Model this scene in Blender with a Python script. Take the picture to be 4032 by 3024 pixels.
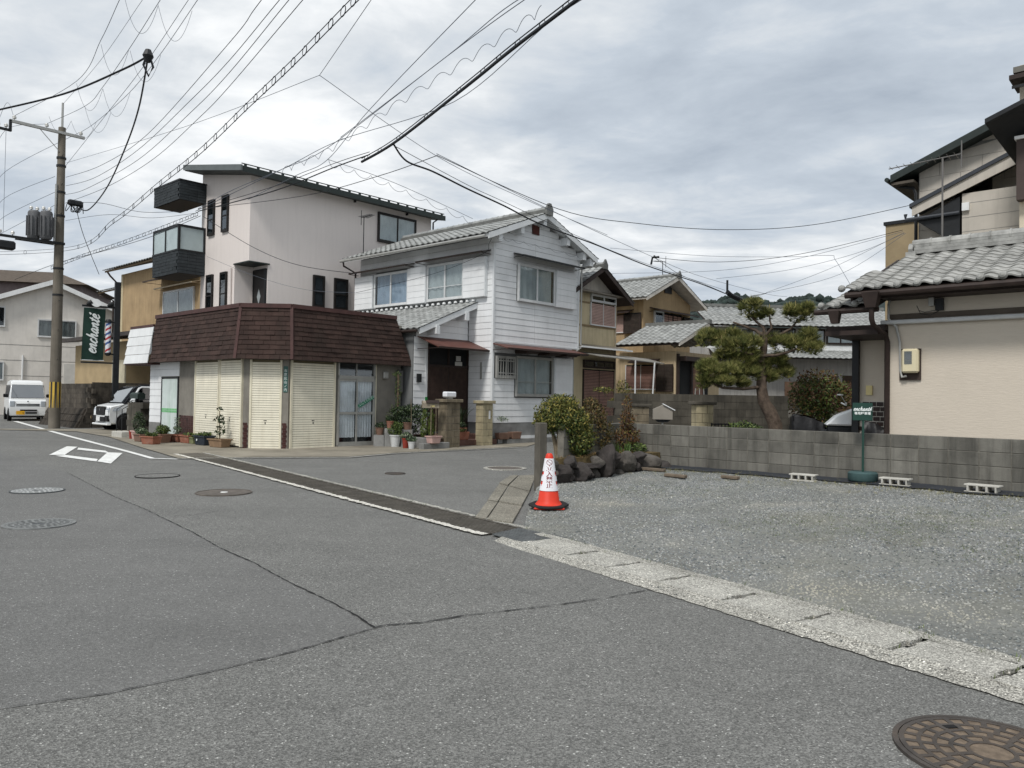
import bpy, bmesh, math, random
import numpy as np
from mathutils import Vector, Matrix, noise as mnoise

random.seed(7); RNG = np.random.default_rng(11)
for _o in list(bpy.data.objects): bpy.data.objects.remove(_o)
SC = bpy.context.scene
COL = SC.collection
R = math.radians

# ------------------------------------------------------------------ camera
FPX, CX, CY, TILT, ROLL, EYE = 3028.0, 2016.0, 1512.0, 0.0194, 0.0155, Vector((0, 0, 1.5))
_f = Vector((0, math.cos(TILT), math.sin(TILT))); _u0 = Vector((0, -math.sin(TILT), math.cos(TILT))); _r0 = Vector((1, 0, 0))
_cr = _r0 * math.cos(ROLL) + _u0 * math.sin(ROLL); _cu = -_r0 * math.sin(ROLL) + _u0 * math.cos(ROLL)
cam = bpy.data.cameras.new('camera'); cam.lens = FPX / 4032 * 36; cam.sensor_width = 36; cam.clip_start = .05; cam.clip_end = 6000
camo = bpy.data.objects.new('camera', cam); COL.objects.link(camo)
camo.matrix_world = Matrix(((_cr.x, _cu.x, -_f.x, EYE.x), (_cr.y, _cu.y, -_f.y, EYE.y), (_cr.z, _cu.z, -_f.z, EYE.z), (0, 0, 0, 1)))
SC.camera = camo

# ------------------------------------------------------------------ world: nishita sky behind a procedural cloud deck
SUN_EL, SUN_AZ = R(52), R(-152)          # azimuth clockwise from +Y
wd = bpy.data.worlds.new('World'); SC.world = wd; wd.use_nodes = True
nt = wd.node_tree; nt.nodes.clear()
def N(t, typ, **kw):
    n = t.nodes.new(typ)
    for k, v in kw.items(): setattr(n, k, v)
    return n
def L(t, a, b): t.links.new(a, b)
def mth(t, op, a, b=None, c=None):
    n = N(t, 'ShaderNodeMath', operation=op)
    for i, x in enumerate((a, b, c)):
        if x is None: continue
        if isinstance(x, (int, float)): n.inputs[i].default_value = x
        else: L(t, x, n.inputs[i])
    return n.outputs[0]
def ramp(t, fac, stops, interp='LINEAR'):
    n = N(t, 'ShaderNodeValToRGB'); n.color_ramp.interpolation = interp
    e = n.color_ramp.elements
    while len(e) < len(stops): e.new(.5)
    for i, (p, c) in enumerate(stops):
        e[i].position = p; e[i].color = (*c, 1) if len(c) == 3 else c
    if fac is not None: L(t, fac, n.inputs[0])
    return n.outputs[0]
def mixc(t, fac, a, b, blend='MIX'):
    n = N(t, 'ShaderNodeMix', data_type='RGBA', blend_type=blend)
    for i, x in ((0, fac), (6, a), (7, b)):
        if isinstance(x, (int, float)): n.inputs[i].default_value = x
        elif isinstance(x, tuple): n.inputs[i].default_value = (*x, 1) if len(x) == 3 else x
        else: L(t, x, n.inputs[i])
    return n.outputs[2]
def noise(t, vec, scale, detail=4, rough=.55, dist=0.):
    n = N(t, 'ShaderNodeTexNoise'); n.inputs['Scale'].default_value = scale; n.inputs['Detail'].default_value = detail
    n.inputs['Roughness'].default_value = rough; n.inputs['Distortion'].default_value = dist
    if vec is not None: L(t, vec, n.inputs['Vector'])
    return n.outputs[0]
sky = N(nt, 'ShaderNodeTexSky', sky_type='NISHITA'); sky.sun_disc = False
sky.sun_elevation = SUN_EL; sky.sun_rotation = SUN_AZ
tc = N(nt, 'ShaderNodeTexCoord'); sp = N(nt, 'ShaderNodeSeparateXYZ'); L(nt, tc.outputs['Generated'], sp.inputs[0])
zz = mth(nt, 'ADD', mth(nt, 'MAXIMUM', sp.outputs[2], 0.0), .13)
cb = N(nt, 'ShaderNodeCombineXYZ'); L(nt, mth(nt, 'DIVIDE', sp.outputs[0], zz), cb.inputs[0]); L(nt, mth(nt, 'DIVIDE', sp.outputs[1], zz), cb.inputs[1])
mp = N(nt, 'ShaderNodeMapping'); L(nt, cb.outputs[0], mp.inputs[0])
mp.inputs['Rotation'].default_value = (0, 0, R(38)); mp.inputs['Scale'].default_value = (.75, 1.0, 1); mp.inputs['Location'].default_value = (3.3, 1.9, 0)
n1 = noise(nt, mp.outputs[0], .95, 7, .55, .3); n2 = noise(nt, mp.outputs[0], 3.4, 6, .6, .3)
nn = mth(nt, 'ADD', mth(nt, 'MULTIPLY', n1, .66), mth(nt, 'MULTIPLY', n2, .34))
cloud = ramp(nt, nn, [(.28, (.35, .40, .465)), (.44, (.495, .55, .615)), (.52, (.64, .675, .71)), (.59, (.82, .84, .855)), (.66, (.98, .985, .985))])
cover = ramp(nt, nn, [(.30, (.90,) * 3), (.46, (.985,) * 3)])
skyc = N(nt, 'ShaderNodeVectorMath', operation='SCALE'); L(nt, sky.outputs[0], skyc.inputs[0]); skyc.inputs['Scale'].default_value = .08
tot = mixc(nt, cover, skyc.outputs[0], cloud)
bgn = N(nt, 'ShaderNodeBackground'); L(nt, tot, bgn.inputs[0]); bgn.inputs[1].default_value = .67
L(nt, bgn.outputs[0], N(nt, 'ShaderNodeOutputWorld').inputs[0])

# ------------------------------------------------------------------ sun behind thin cloud
sl = bpy.data.lights.new('sun', 'SUN'); sl.energy = 1.5; sl.angle = R(11); sl.color = (1, .965, .92)
so = bpy.data.objects.new('sun', sl); COL.objects.link(so)
_sd = Vector((math.sin(SUN_AZ) * math.cos(SUN_EL), math.cos(SUN_AZ) * math.cos(SUN_EL), math.sin(SUN_EL)))
so.rotation_euler = (-_sd).to_track_quat('-Z', 'Y').to_euler()
so.location = _sd * 60
SC.view_settings.view_transform = 'Standard'; SC.view_settings.look = 'None'; SC.view_settings.exposure = 0.80; SC.view_settings.gamma = 1
SC.view_settings.use_curve_mapping = False
SC.render.engine = 'CYCLES'; SC.cycles.max_bounces = 6; SC.cycles.transparent_max_bounces = 12; SC.cycles.use_denoising = True

# ------------------------------------------------------------------ measuring: rays of the photograph and the street grid
def ray(u, v): return _f + _cr * ((u - CX) / FPX) - _cu * ((v - CY) / FPX)
def G(u, v, z=0.): d = ray(u, v); return EYE + d * ((z - EYE.z) / d.z)
def D(u, v, Y): d = ray(u, v); return EYE + d * (Y / d.y)
TH = R(47.5); _A = Vector((math.cos(TH), math.sin(TH), 0)); _B = Vector((-math.sin(TH), math.cos(TH), 0))
def W(a, b, z=0.): p = _A * a + _B * b; p.z = z; return p
def ab(p): return p.dot(_A), p.dot(_B)
def gz(x, y):
    t = min(max((y - 5) / 15., 0), 1); t = t * t * (3 - 2 * t)
    return .1 * t + .04 * min(max((y - 20) / 16., 0), 1)

# ------------------------------------------------------------------ mesh building
class MB:
    def __init__(s): s.v = []; s.f = []; s.m = []
    def add(s, vs, fs, m=0):
        o = len(s.v); s.v += [tuple(p) for p in vs]
        for q in fs: s.f.append(tuple(i + o for i in q)); s.m.append(m)
        return s
    def box(s, x0, x1, y0, y1, z0, z1, m=0):
        if x0 > x1: x0, x1 = x1, x0
        if y0 > y1: y0, y1 = y1, y0
        if z0 > z1: z0, z1 = z1, z0
        return s.add([(x0, y0, z0), (x1, y0, z0), (x1, y1, z0), (x0, y1, z0), (x0, y0, z1), (x1, y0, z1), (x1, y1, z1), (x0, y1, z1)],
                     [(0, 3, 2, 1), (4, 5, 6, 7), (0, 1, 5, 4), (1, 2, 6, 5), (2, 3, 7, 6), (3, 0, 4, 7)], m)
    def hexa(s, b, t, m=0):
        return s.add(list(b) + list(t), [(0, 3, 2, 1), (4, 5, 6, 7), (0, 1, 5, 4), (1, 2, 6, 5), (2, 3, 7, 6), (3, 0, 4, 7)], m)
    def prism(s, poly, ext, m=0):
        n = len(poly); ext = Vector(ext); p = [Vector(q) for q in poly]
        return s.add(p + [q + ext for q in p], [tuple(range(n - 1, -1, -1)), tuple(range(n, 2 * n))] + [(i, (i + 1) % n, n + (i + 1) % n, n + i) for i in range(n)], m)
    def quad(s, a, b, c, d, m=0): return s.add([a, b, c, d], [(0, 1, 2, 3)], m)
    def tube(s, pts, r, n=6, m=0, cap=True):
        pts = [Vector(p) for p in pts]; k = len(pts); rr = r if isinstance(r, (list, tuple)) else [r] * k
        vs = []; ref = None
        for i, p in enumerate(pts):
            t = (pts[min(i + 1, k - 1)] - pts[max(i - 1, 0)])
            if t.length < 1e-9: t = Vector((0, 0, 1))
            t.normalize()
            if ref is None: ref = Vector((0, 0, 1)) if abs(t.z) < .9 else Vector((1, 0, 0))
            a = t.cross(ref)
            if a.length < 1e-6: a = t.cross(Vector((0, 1, 0)))
            a.normalize(); b = t.cross(a); ref = -b if b.dot(ref) < 0 else b
            for j in range(n):
                q = 2 * math.pi * j / n; vs.append(p + (a * math.cos(q) + b * math.sin(q)) * rr[i])
        fs = [(i * n + j, i * n + (j + 1) % n, (i + 1) * n + (j + 1) % n, (i + 1) * n + j) for i in range(k - 1) for j in range(n)]
        if cap: fs += [tuple(range(n)), tuple(range((k - 1) * n + n - 1, (k - 1) * n - 1, -1))]
        return s.add(vs, fs, m)
    def lathe(s, prof, c=(0, 0, 0), n=16, m=0, sq=1.0):
        k = len(prof); vs = [(c[0] + r * math.cos(2 * math.pi * j / n), c[1] + sq * r * math.sin(2 * math.pi * j / n), c[2] + z) for r, z in prof for j in range(n)]
        fs = [(i * n + j, i * n + (j + 1) % n, (i + 1) * n + (j + 1) % n, (i + 1) * n + j) for i in range(k - 1) for j in range(n)]
        fs += [tuple(range(n - 1, -1, -1)), tuple(range((k - 1) * n, k * n))]
        return s.add(vs, fs, m)
    def mesh(s, name, mats, smooth=None):
        me = bpy.data.meshes.new(name); me.from_pydata(s.v, [], s.f)
        mats = mats if isinstance(mats, (list, tuple)) else [mats]
        for x in mats: me.materials.append(x)
        if len(mats) > 1: me.polygons.foreach_set('material_index', s.m)
        if smooth is not None:
            me.polygons.foreach_set('use_smooth', [True] * len(me.polygons)); me.update()
            try: me.set_sharp_from_angle(angle=R(smooth))
            except Exception: pass
        me.update(); return me
def npmesh(name, v, f, mats, smooth=False):
    me = bpy.data.meshes.new(name); v = np.asarray(v, np.float32); f = np.asarray(f, np.int32)
    k = f.shape[1]; me.vertices.add(len(v)); me.vertices.foreach_set('co', v.ravel()); me.loops.add(f.size); me.loops.foreach_set('vertex_index', f.ravel())
    me.polygons.add(len(f)); me.polygons.foreach_set('loop_start', np.arange(0, f.size, k, dtype=np.int32)); me.polygons.foreach_set('loop_total', np.full(len(f), k, np.int32))
    for x in (mats if isinstance(mats, (list, tuple)) else [mats]): me.materials.append(x)
    if smooth: me.polygons.foreach_set('use_smooth', np.ones(len(f), bool))
    me.update(); me.validate(); return me
def obj(name, data, parent=None, M=None):
    o = bpy.data.objects.new(name, data); COL.objects.link(o)
    if parent is not None: o.parent = parent
    if M is not None: o.matrix_local = M
    return o
def part(name, mb, mats, parent, smooth=None, bev=0., label=None):
    me = mb.mesh(name, mats, smooth)
    if bev:
        bm = bmesh.new(); bm.from_mesh(me); bmesh.ops.remove_doubles(bm, verts=bm.verts, dist=1e-5)
        bmesh.ops.bevel(bm, geom=list(bm.edges), offset=bev, segments=1, affect='EDGES', clamp_overlap=True); bm.to_mesh(me); bm.free()
    o = obj(name, me, parent)
    if label: o['label'] = label
    return o
def tag(o, label, cat=None, group=None, kind=None):
    o['label'] = label
    if cat: o['category'] = cat
    if group: o['group'] = group
    if kind: o['kind'] = kind
    return o
def thing(name, label, cat, loc=(0, 0, 0), rz=0., group=None):
    o = bpy.data.objects.new(name, None); COL.objects.link(o); o.location = loc; o.rotation_euler = (0, 0, rz); o.empty_display_size = .1
    return tag(o, label, cat, group)
def grid_thing(name, label, cat, a, b, z=0., group=None): return thing(name, label, cat, W(a, b, z), TH, group)
def structure(name, data, label=None):
    o = obj(name, data); o['kind'] = 'structure'
    if label: o['label'] = label
    return o
def pieces(name, items, parent, limit=300, rest=None):
    """items: (mesh, matrix) biggest in view first; past the limit they are joined into one part"""
    for me, M in items[:limit]: obj(name, me, parent, M)
    if len(items) > limit:
        vs, fs, k, mats = [], [], 0, items[0][0].materials
        for me, M in items[limit:]:
            a = np.empty(len(me.vertices) * 3); me.vertices.foreach_get('co', a); a = a.reshape(-1, 3)
            Mn = np.array(M); vs.append(a @ Mn[:3, :3].T + Mn[:3, 3]); fs += [tuple(i + k for i in p.vertices) for p in me.polygons]; k += len(a)
        m2 = bpy.data.meshes.new(rest or name + '_field'); m2.from_pydata(np.concatenate(vs).tolist(), [], fs)
        for x in mats: m2.materials.append(x)
        m2.update(); o = obj(rest or name + '_field', m2, parent); o['kind'] = 'stuff'
def copy_tree(o, parent=None):
    c = o.copy(); COL.objects.link(c); c.parent = parent
    for ch in list(o.children):
        copy_tree(ch, c)
    return c
def text_mesh(name, body, size, mat, depth=.002, shear=0., bold=0., align='CENTER'):
    cu = bpy.data.curves.new(name, 'FONT'); cu.body = body; cu.size = size; cu.extrude = depth; cu.shear = shear; cu.offset = bold
    cu.align_x = align; cu.align_y = 'CENTER'; cu.resolution_u = 3
    t = bpy.data.objects.new(name + '_tmp', cu); COL.objects.link(t)
    bpy.context.view_layer.update()
    me = bpy.data.meshes.new_from_object(t.evaluated_get(bpy.context.evaluated_depsgraph_get()))
    bpy.data.objects.remove(t); me.materials.clear(); me.materials.append(mat); me.name = name
    return me

# ------------------------------------------------------------------ materials
def lin(c): c = c / 255.; return c / 12.92 if c <= .04045 else ((c + .055) / 1.055) ** 2.4
def rgb(r, g, b, k=1.): return (lin(r) * k, lin(g) * k, lin(b) * k)
MATS = {}
def mat(name, col, rough=.8, var=.12, scale=3., bump=0., bscale=60., tint=0., stain=0., stain_col=(.02, .02, .018), metal=0., spec=.28, streak=0., island=0., stain_scale=1.2, fine=0.):
    if name in MATS: return MATS[name]
    m = bpy.data.materials.new(name); m.use_nodes = True; t = m.node_tree; b = t.nodes['Principled BSDF']
    b.inputs['Roughness'].default_value = rough; b.inputs['Metallic'].default_value = metal; b.inputs['Specular IOR Level'].default_value = spec
    geo = N(t, 'ShaderNodeNewGeometry'); pos = geo.outputs['Position']
    c = (*col, 1)
    cur = None
    if var or fine:
        fac = noise(t, pos, scale, 5, .6)
        if fine: fac = mth(t, 'ADD', mth(t, 'MULTIPLY', fac, 1 - fine), mth(t, 'MULTIPLY', noise(t, pos, scale * 28, 3, .6), fine))
        cur = ramp(t, fac, [(.3, tuple(x * (1 - var * 1.6) for x in col)), (.7, tuple(min(1, x * (1 + var * 1.1)) for x in col))])
    if streak:
        mpn = N(t, 'ShaderNodeMapping'); L(t, pos, mpn.inputs[0]); mpn.inputs['Scale'].default_value = (5.5, 5.5, .4)
        s1 = noise(t, mpn.outputs[0], 1.4, 4, .65)
        sf = ramp(t, s1, [(.47, (0, 0, 0)), (.72, (1, 1, 1))])
        cur = mixc(t, mth(t, 'MULTIPLY', sf, streak), cur if cur else c, stain_col)
    if stain:
        s2 = noise(t, pos, stain_scale, 6, .62)
        cur = mixc(t, mth(t, 'MULTIPLY', ramp(t, s2, [(.48, (0, 0, 0)), (.68, (1, 1, 1))]), stain), cur if cur else c, stain_col)
    if tint or island:
        oi = N(t, 'ShaderNodeObjectInfo').outputs['Random'] if tint else geo.outputs['Random Per Island']
        a = tint or island
        hv = N(t, 'ShaderNodeHueSaturation'); L(t, mth(t, 'ADD', mth(t, 'MULTIPLY', oi, 2 * a), 1 - a), hv.inputs['Value'])
        if cur: L(t, cur, hv.inputs['Color'])
        else: hv.inputs['Color'].default_value = c
        cur = hv.outputs[0]
    if cur: L(t, cur, b.inputs['Base Color'])
    else: b.inputs['Base Color'].default_value = c
    if bump:
        bn = N(t, 'ShaderNodeBump'); bn.inputs['Strength'].default_value = bump; bn.inputs['Distance'].default_value = .01
        L(t, noise(t, pos, bscale, 4, .6), bn.inputs['Height']); L(t, bn.outputs[0], b.inputs['Normal'])
    MATS[name] = m; return m
def glass(name, tint=(.84, .87, .88), refl=.05, rough=.03):
    if name in MATS: return MATS[name]
    m = bpy.data.materials.new(name); m.use_nodes = True; t = m.node_tree; t.nodes.clear()
    o = N(t, 'ShaderNodeOutputMaterial'); mx = N(t, 'ShaderNodeMixShader'); tr = N(t, 'ShaderNodeBsdfTransparent'); gl = N(t, 'ShaderNodeBsdfGlossy')
    tr.inputs[0].default_value = (*tint, 1); gl.inputs['Roughness'].default_value = rough; gl.inputs[0].default_value = (.9, .93, .95, 1)
    fr = N(t, 'ShaderNodeLayerWeight'); fr.inputs[0].default_value = .5
    L(t, mth(t, 'ADD', mth(t, 'MULTIPLY', mth(t, 'POWER', fr.outputs['Facing'], 4.), .6), refl), mx.inputs[0]); L(t, tr.outputs[0], mx.inputs[1]); L(t, gl.outputs[0], mx.inputs[2]); L(t, mx.outputs[0], o.inputs[0])
    MATS[name] = m; return m

# faces of grid-aligned buildings: 'A' looks along -y (to the side street), 'B' looks along -x (to the main street)
def fbox(mb, face, pos, u0, u1, n0, n1, z0, z1, m=0):
    if face == 'A': return mb.box(u0, u1, pos - n1, pos - n0, z0, z1, m)
    return mb.box(pos - n1, pos - n0, u0, u1, z0, z1, m)
# ================================================================== GROUND
def asphalt(name, base, var, speck=.5):
    m = bpy.data.materials.new(name); m.use_nodes = True; t = m.node_tree; b = t.nodes['Principled BSDF']
    pos = N(t, 'ShaderNodeNewGeometry').outputs['Position']
    big = noise(t, pos, .35, 4, .6); mid = noise(t, pos, 2.2, 5, .65)
    v = N(t, 'ShaderNodeTexVoronoi'); v.inputs['Scale'].default_value = 125; L(t, pos, v.inputs['Vector'])
    c0 = ramp(t, mth(t, 'ADD', mth(t, 'MULTIPLY', big, .5), mth(t, 'MULTIPLY', mid, .5)), [(.3, tuple(x * (1 - var) for x in base)), (.7, tuple(x * (1 + var) for x in base))])
    mps = N(t, 'ShaderNodeMapping'); L(t, pos, mps.inputs[0]); mps.inputs['Rotation'].default_value = (0, 0, R(-52)); mps.inputs['Scale'].default_value = (.18, .9, 1)
    c0 = mixc(t, mth(t, 'MULTIPLY', ramp(t, noise(t, mps.outputs[0], 1.1, 5, .6), [(.5, (0, 0, 0)), (.7, (1, 1, 1))]), .28), c0, tuple(x * .62 for x in base))
    c0 = mixc(t, mth(t, 'MULTIPLY', ramp(t, noise(t, pos, .9, 5, .7), [(.60, (0, 0, 0)), (.72, (1, 1, 1))]), .25), c0, tuple(x * 1.45 for x in base))
    hv = N(t, 'ShaderNodeHueSaturation'); L(t, c0, hv.inputs['Color'])
    sx = N(t, 'ShaderNodeSeparateColor'); L(t, v.outputs['Color'], sx.inputs[0])
    L(t, ramp(t, sx.outputs[0], [(0, (1 - speck,) * 3), (.55, (1,) * 3), (.9, (1 + speck * .8,) * 3), (.985, (1 + speck * 1.3,) * 3), (1, (3.4,) * 3)]), hv.inputs['Value'])
    L(t, hv.outputs[0], b.inputs['Base Color']); b.inputs['Roughness'].default_value = .88; b.inputs['Specular IOR Level'].default_value = .35
    bn = N(t, 'ShaderNodeBump'); bn.inputs['Strength'].default_value = .55; bn.inputs['Distance'].default_value = .012
    L(t, mth(t, 'ADD', v.outputs['Distance'], mth(t, 'MULTIPLY', noise(t, pos, 130, 3, .7), .6)), bn.inputs['Height']); L(t, bn.outputs[0], b.inputs['Normal'])
    return m
ASPH = asphalt('asphalt_old', rgb(113, 113, 110), .15, .48)
ASPH2 = asphalt('asphalt_smooth', rgb(110, 110, 108), .12, .32)
CONC = asphalt('concrete_kerb', rgb(170, 168, 160), .28, .55)
CONCL = asphalt('pale_mortar', rgb(204, 201, 192), .2, .5)
CONCD = asphalt('concrete_worn', rgb(130, 126, 115), .34, .55)
CONCW = asphalt('mortar_edge', rgb(160, 158, 150), .36, .65)
APRON = mat('apron_concrete', rgb(140, 134, 121), .9, .2, 1.3, .35, 70, stain=.5, stain_scale=.9, stain_col=rgb(95, 90, 80), fine=.3)
WPAINT = mat('road_paint', rgb(228, 229, 226), .8, .07, 6, .3, 120, stain=.42, stain_scale=14, stain_col=rgb(130, 132, 130))
IRON = mat('cast_iron', rgb(80, 75, 71), .62, .2, 6, .3, 90, stain=.3, stain_scale=5, stain_col=rgb(110, 92, 74), metal=.3)
DARK = mat('dark_gap', (.012, .012, .012), .95, 0)
STEEL = mat('steel_grating', rgb(88, 84, 77), .6, .2, 7, .2, 90, stain=.4, stain_scale=3, stain_col=rgb(64, 58, 50), metal=.2)

def axis(lo, hi, step, far): return [-x for x in reversed(far)] + list(np.arange(lo, hi + .01, step)) + list(far)
xs = axis(-44, 44, 1.1, [60, 150, 600, 2600]); ys = axis(-10, 70, 1.0, [100, 300, 900, 3000])
xs = sorted(set(xs)); ys = sorted(set([y for y in ys if y > -3100]))
gv = [(x, y, gz(x, y)) for y in ys for x in xs]; nx = len(xs)
gf = [(j * nx + i, j * nx + i + 1, (j + 1) * nx + i + 1, (j + 1) * nx + i) for j in range(len(ys) - 1) for i in range(nx - 1)]
me = bpy.data.meshes.new('ground'); me.from_pydata(gv, [], gf); me.materials.append(ASPH)
me.polygons.foreach_set('use_smooth', [True] * len(me.polygons)); me.update()
structure('ground', me, 'grey asphalt street surface')

def sheet(poly, lift, m, name, zf=gz, sub=.8, parent=None):
    """a flat polygon laid over the ground, cut fine enough to follow it"""
    bm = bmesh.new(); vs = [bm.verts.new((p[0], p[1], 0)) for p in poly]; bm.faces.new(vs)
    bmesh.ops.triangulate(bm, faces=bm.faces[:])
    for _ in range(9):
        e = [x for x in bm.edges if x.calc_length() > sub]
        if not e: break
        bmesh.ops.subdivide_edges(bm, edges=e, cuts=1); bmesh.ops.triangulate(bm, faces=bm.faces[:])
    for v in bm.verts: v.co.z = zf(v.co.x, v.co.y) + lift
    bm.normal_update()
    for f in bm.faces:
        if f.normal.z < 0: f.normal_flip()
        f.smooth = True
    me = bpy.data.meshes.new(name); bm.to_mesh(me); bm.free(); me.materials.append(m)
    return obj(name, me, parent)
def band(pts, w, lift, m, name, zf=gz, parent=None, jit=0., side=0., lift2=None):
    mb = MB(); P = [Vector((p[0], p[1], 0)) for p in pts]; Q = []
    for a, b in zip(P[:-1], P[1:]):
        k = max(1, int((b - a).length / (.045 if jit else .6)))
        Q += [a.lerp(b, i / k) for i in range(k)]
    Q.append(P[-1]); vs = []
    for i, p in enumerate(Q):
        t = (Q[min(i + 1, len(Q) - 1)] - Q[max(i - 1, 0)]).normalized(); n = Vector((-t.y, t.x, 0))
        ww = w if not isinstance(w, tuple) else w[0] + (w[1] - w[0]) * i / max(1, len(Q) - 1)
        a = p + n * (ww * (.5 + side)) + n * random.uniform(-jit, jit); b = p - n * (ww * (.5 - side)) + n * random.uniform(-jit, jit)
        vs += [(a.x, a.y, zf(a.x, a.y) + (lift if lift2 is None else lift2)), (b.x, b.y, zf(b.x, b.y) + lift)]
    mb.add(vs, [(2 * i, 2 * i + 1, 2 * i + 3, 2 * i + 2) for i in range(len(Q) - 1)])
    return obj(name, mb.mesh(name, m), parent)
def xy(u, v, z=.05): p = G(u, v, z); return (p.x, p.y)

# newer asphalt left of the long joint
J = [(265, 1862, .06), (347, 1904, .05), (450, 1955, .04), (570, 2004, .03), (662, 2050, .02), (760, 2099, .01), (868, 2159, .01), (1000, 2220, .0), (1095, 2273, 0), (1202, 2326, 0), (1316, 2380, 0), (1405, 2428, 0), (1475, 2475, 0)]
JP = [xy(*q) for q in J]
o = sheet([(-20, 26)] + JP[:1] + JP + [xy(*q) for q in [(1150, 2570, 0), (820, 2650, 0), (420, 2735, 0), (30, 2790, 0)]] + [(-5.2, 2.6), (-26, 4), (-30, 12)], .002, ASPH2, 'road_patch'); o['kind'] = 'structure'; o['label'] = 'smoother darker asphalt lane surface'
SEAL = mat('crack_shadow', rgb(38, 38, 38), .95, .2, 20)
def crack(pts, w, lbl, nm='road_crack'):
    o = band(pts, w, .008, SEAL, nm, jit=.006); o['kind'] = 'structure'; o['label'] = lbl
crack(JP, (.006, .013), 'long dark joint in the asphalt')
crack([JP[-1]] + [xy(*q) for q in [(1506, 2466, 0), (1670, 2453, 0), (1823, 2428, 0), (2044, 2403, 0), (2203, 2384, 0), (2400, 2355, 0), (2560, 2325, 0)]], (.013, .008), 'dark crack running to the kerb lids')
crack([xy(*q) for q in [(682, 2037, .01), (760, 2030, .02), (860, 2014, .02)]], .008, 'short crack in the asphalt')
crack([JP[-1]] + [xy(*q) for q in [(1150, 2570, 0), (820, 2650, 0), (420, 2735, 0), (30, 2790, 0)]], (.005, .002), 'faint patch joint in the near asphalt')

# painted lines
pm = band([xy(60, 1660, .13), xy(280, 1721, .11), xy(504, 1779, .1), xy(600, 1806, .09), xy(700, 1811, .08)], (.19, .12), .012, WPAINT, 'road_marking'); pm['kind'] = 'structure'; pm['label'] = 'white edge line along the street'
def marking(poly, lbl):
    o = sheet([xy(0 + x / 1.8433, 1600 + y / 1.8433, .085) for x, y in poly], .012, WPAINT, 'road_marking', sub=.6); o['kind'] = 'structure'; o['label'] = lbl
marking([(355, 358), (486, 297), (562, 301), (470, 357)], 'broad white bar of the box marking')
marking([(568, 307), (765, 329), (795, 345), (560, 321)], 'thin far side of the white box marking')
marking([(475, 358), (710, 386), (700, 402), (400, 364)], 'near side of the white box marking')
marking([(780, 340), (890, 345), (805, 416), (706, 402)], 'scuffed bar of the white box marking')

# concrete apron in front of the shop, brownish
ap = [xy(300, 1700, .12), xy(430, 1722, .11), xy(560, 1765, .1), xy(700, 1806, .09), xy(1000, 1803, .09), xy(1380, 1801, .09), xy(1550, 1785, .1), xy(2076, 1760, .1), tuple(W(20, 16.6)[:2]), tuple(W(11, 18.5)[:2]), tuple(W(10, 26)[:2]), tuple(W(12, 30)[:2]), tuple(W(7, 33)[:2])]
o = sheet(ap, .018, APRON, 'pavement'); o['kind'] = 'structure'; o['label'] = 'stained concrete apron in front of the shop'
o = band([xy(700, 1808, .09), xy(1000, 1806, .09), xy(1380, 1804, .09), xy(1550, 1788, .1), xy(1700, 1780, .1), xy(2076, 1763, .1)], .10, .024, CONCW, 'kerb_edge', jit=.016); o['kind'] = 'structure'; o['label'] = 'pale broken edge of the apron'

# ---- drain with long gratings
dA, dC = Vector((*xy(700, 1792, .08), 0)), Vector((*xy(1886, 2105, 0), 0)); dd = (dC - dA).normalized(); dC = dC + dd * .16; dn = Vector((-dd.y, dd.x, 0))
if dn.x < 0: dn = -dn
drain = obj('drain', None); tag(drain, 'long steel drain grating across the mouth of the side street', 'drain')
mb = MB(); LEN = (dC - dA).length
def dpt(s, n, z): p = dA + dd * s + dn * n; return (p.x, p.y, gz(p.x, p.y) + z)
ns = int(LEN / .998)
for k in range(ns):
    s0, s1 = k * LEN / ns + .006, (k + 1) * LEN / ns - .006
    g = MB()
    for n0, n1 in [(.02, .055)] + [(.08 + i * .05, .105 + i * .05) for i in range(8)] + [(.50, .54)]:
        g.hexa([dpt(s0, n0, .006), dpt(s1, n0, .006), dpt(s1, n1, .006), dpt(s0, n1, .006)], [dpt(s0, n0, .022), dpt(s1, n0, .022), dpt(s1, n1, .022), dpt(s0, n1, .022)])
    for s in (s0, (s0 + s1) / 2 - .02, s1 - .03):
        g.hexa([dpt(s, .03, .006), dpt(s + .03, .03, .006), dpt(s + .03, .53, .006), dpt(s, .53, .006)], [dpt(s, .03, .0185), dpt(s + .03, .03, .0185), dpt(s + .03, .53, .0185), dpt(s, .53, .0185)])
    part('grating_panel', g, STEEL, drain)
g = MB(); g.add([dpt(k * LEN / 20, n, .007) for k in range(21) for n in (.01, .55)], [(2 * i, 2 * i + 2, 2 * i + 3, 2 * i + 1) for i in range(20)]); part('drain_bed', g, mat('drain_mud', rgb(58, 55, 48), .95, .3, 5), drain)
for nm, off, w, lb in (('kerb_edge', -.05, .10, 'pale mortar strip on the road side of the drain'), ('kerb_edge', .60, .08, 'pale mortar strip on the far side of the drain')):
    o = band([(dA + dd * s + dn * off)[:2] for s in np.linspace(0, LEN, 9)], w, .020, CONCL if off < 0 else CONCW, nm, jit=.018); o['kind'] = 'structure'; o['label'] = lb
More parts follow.
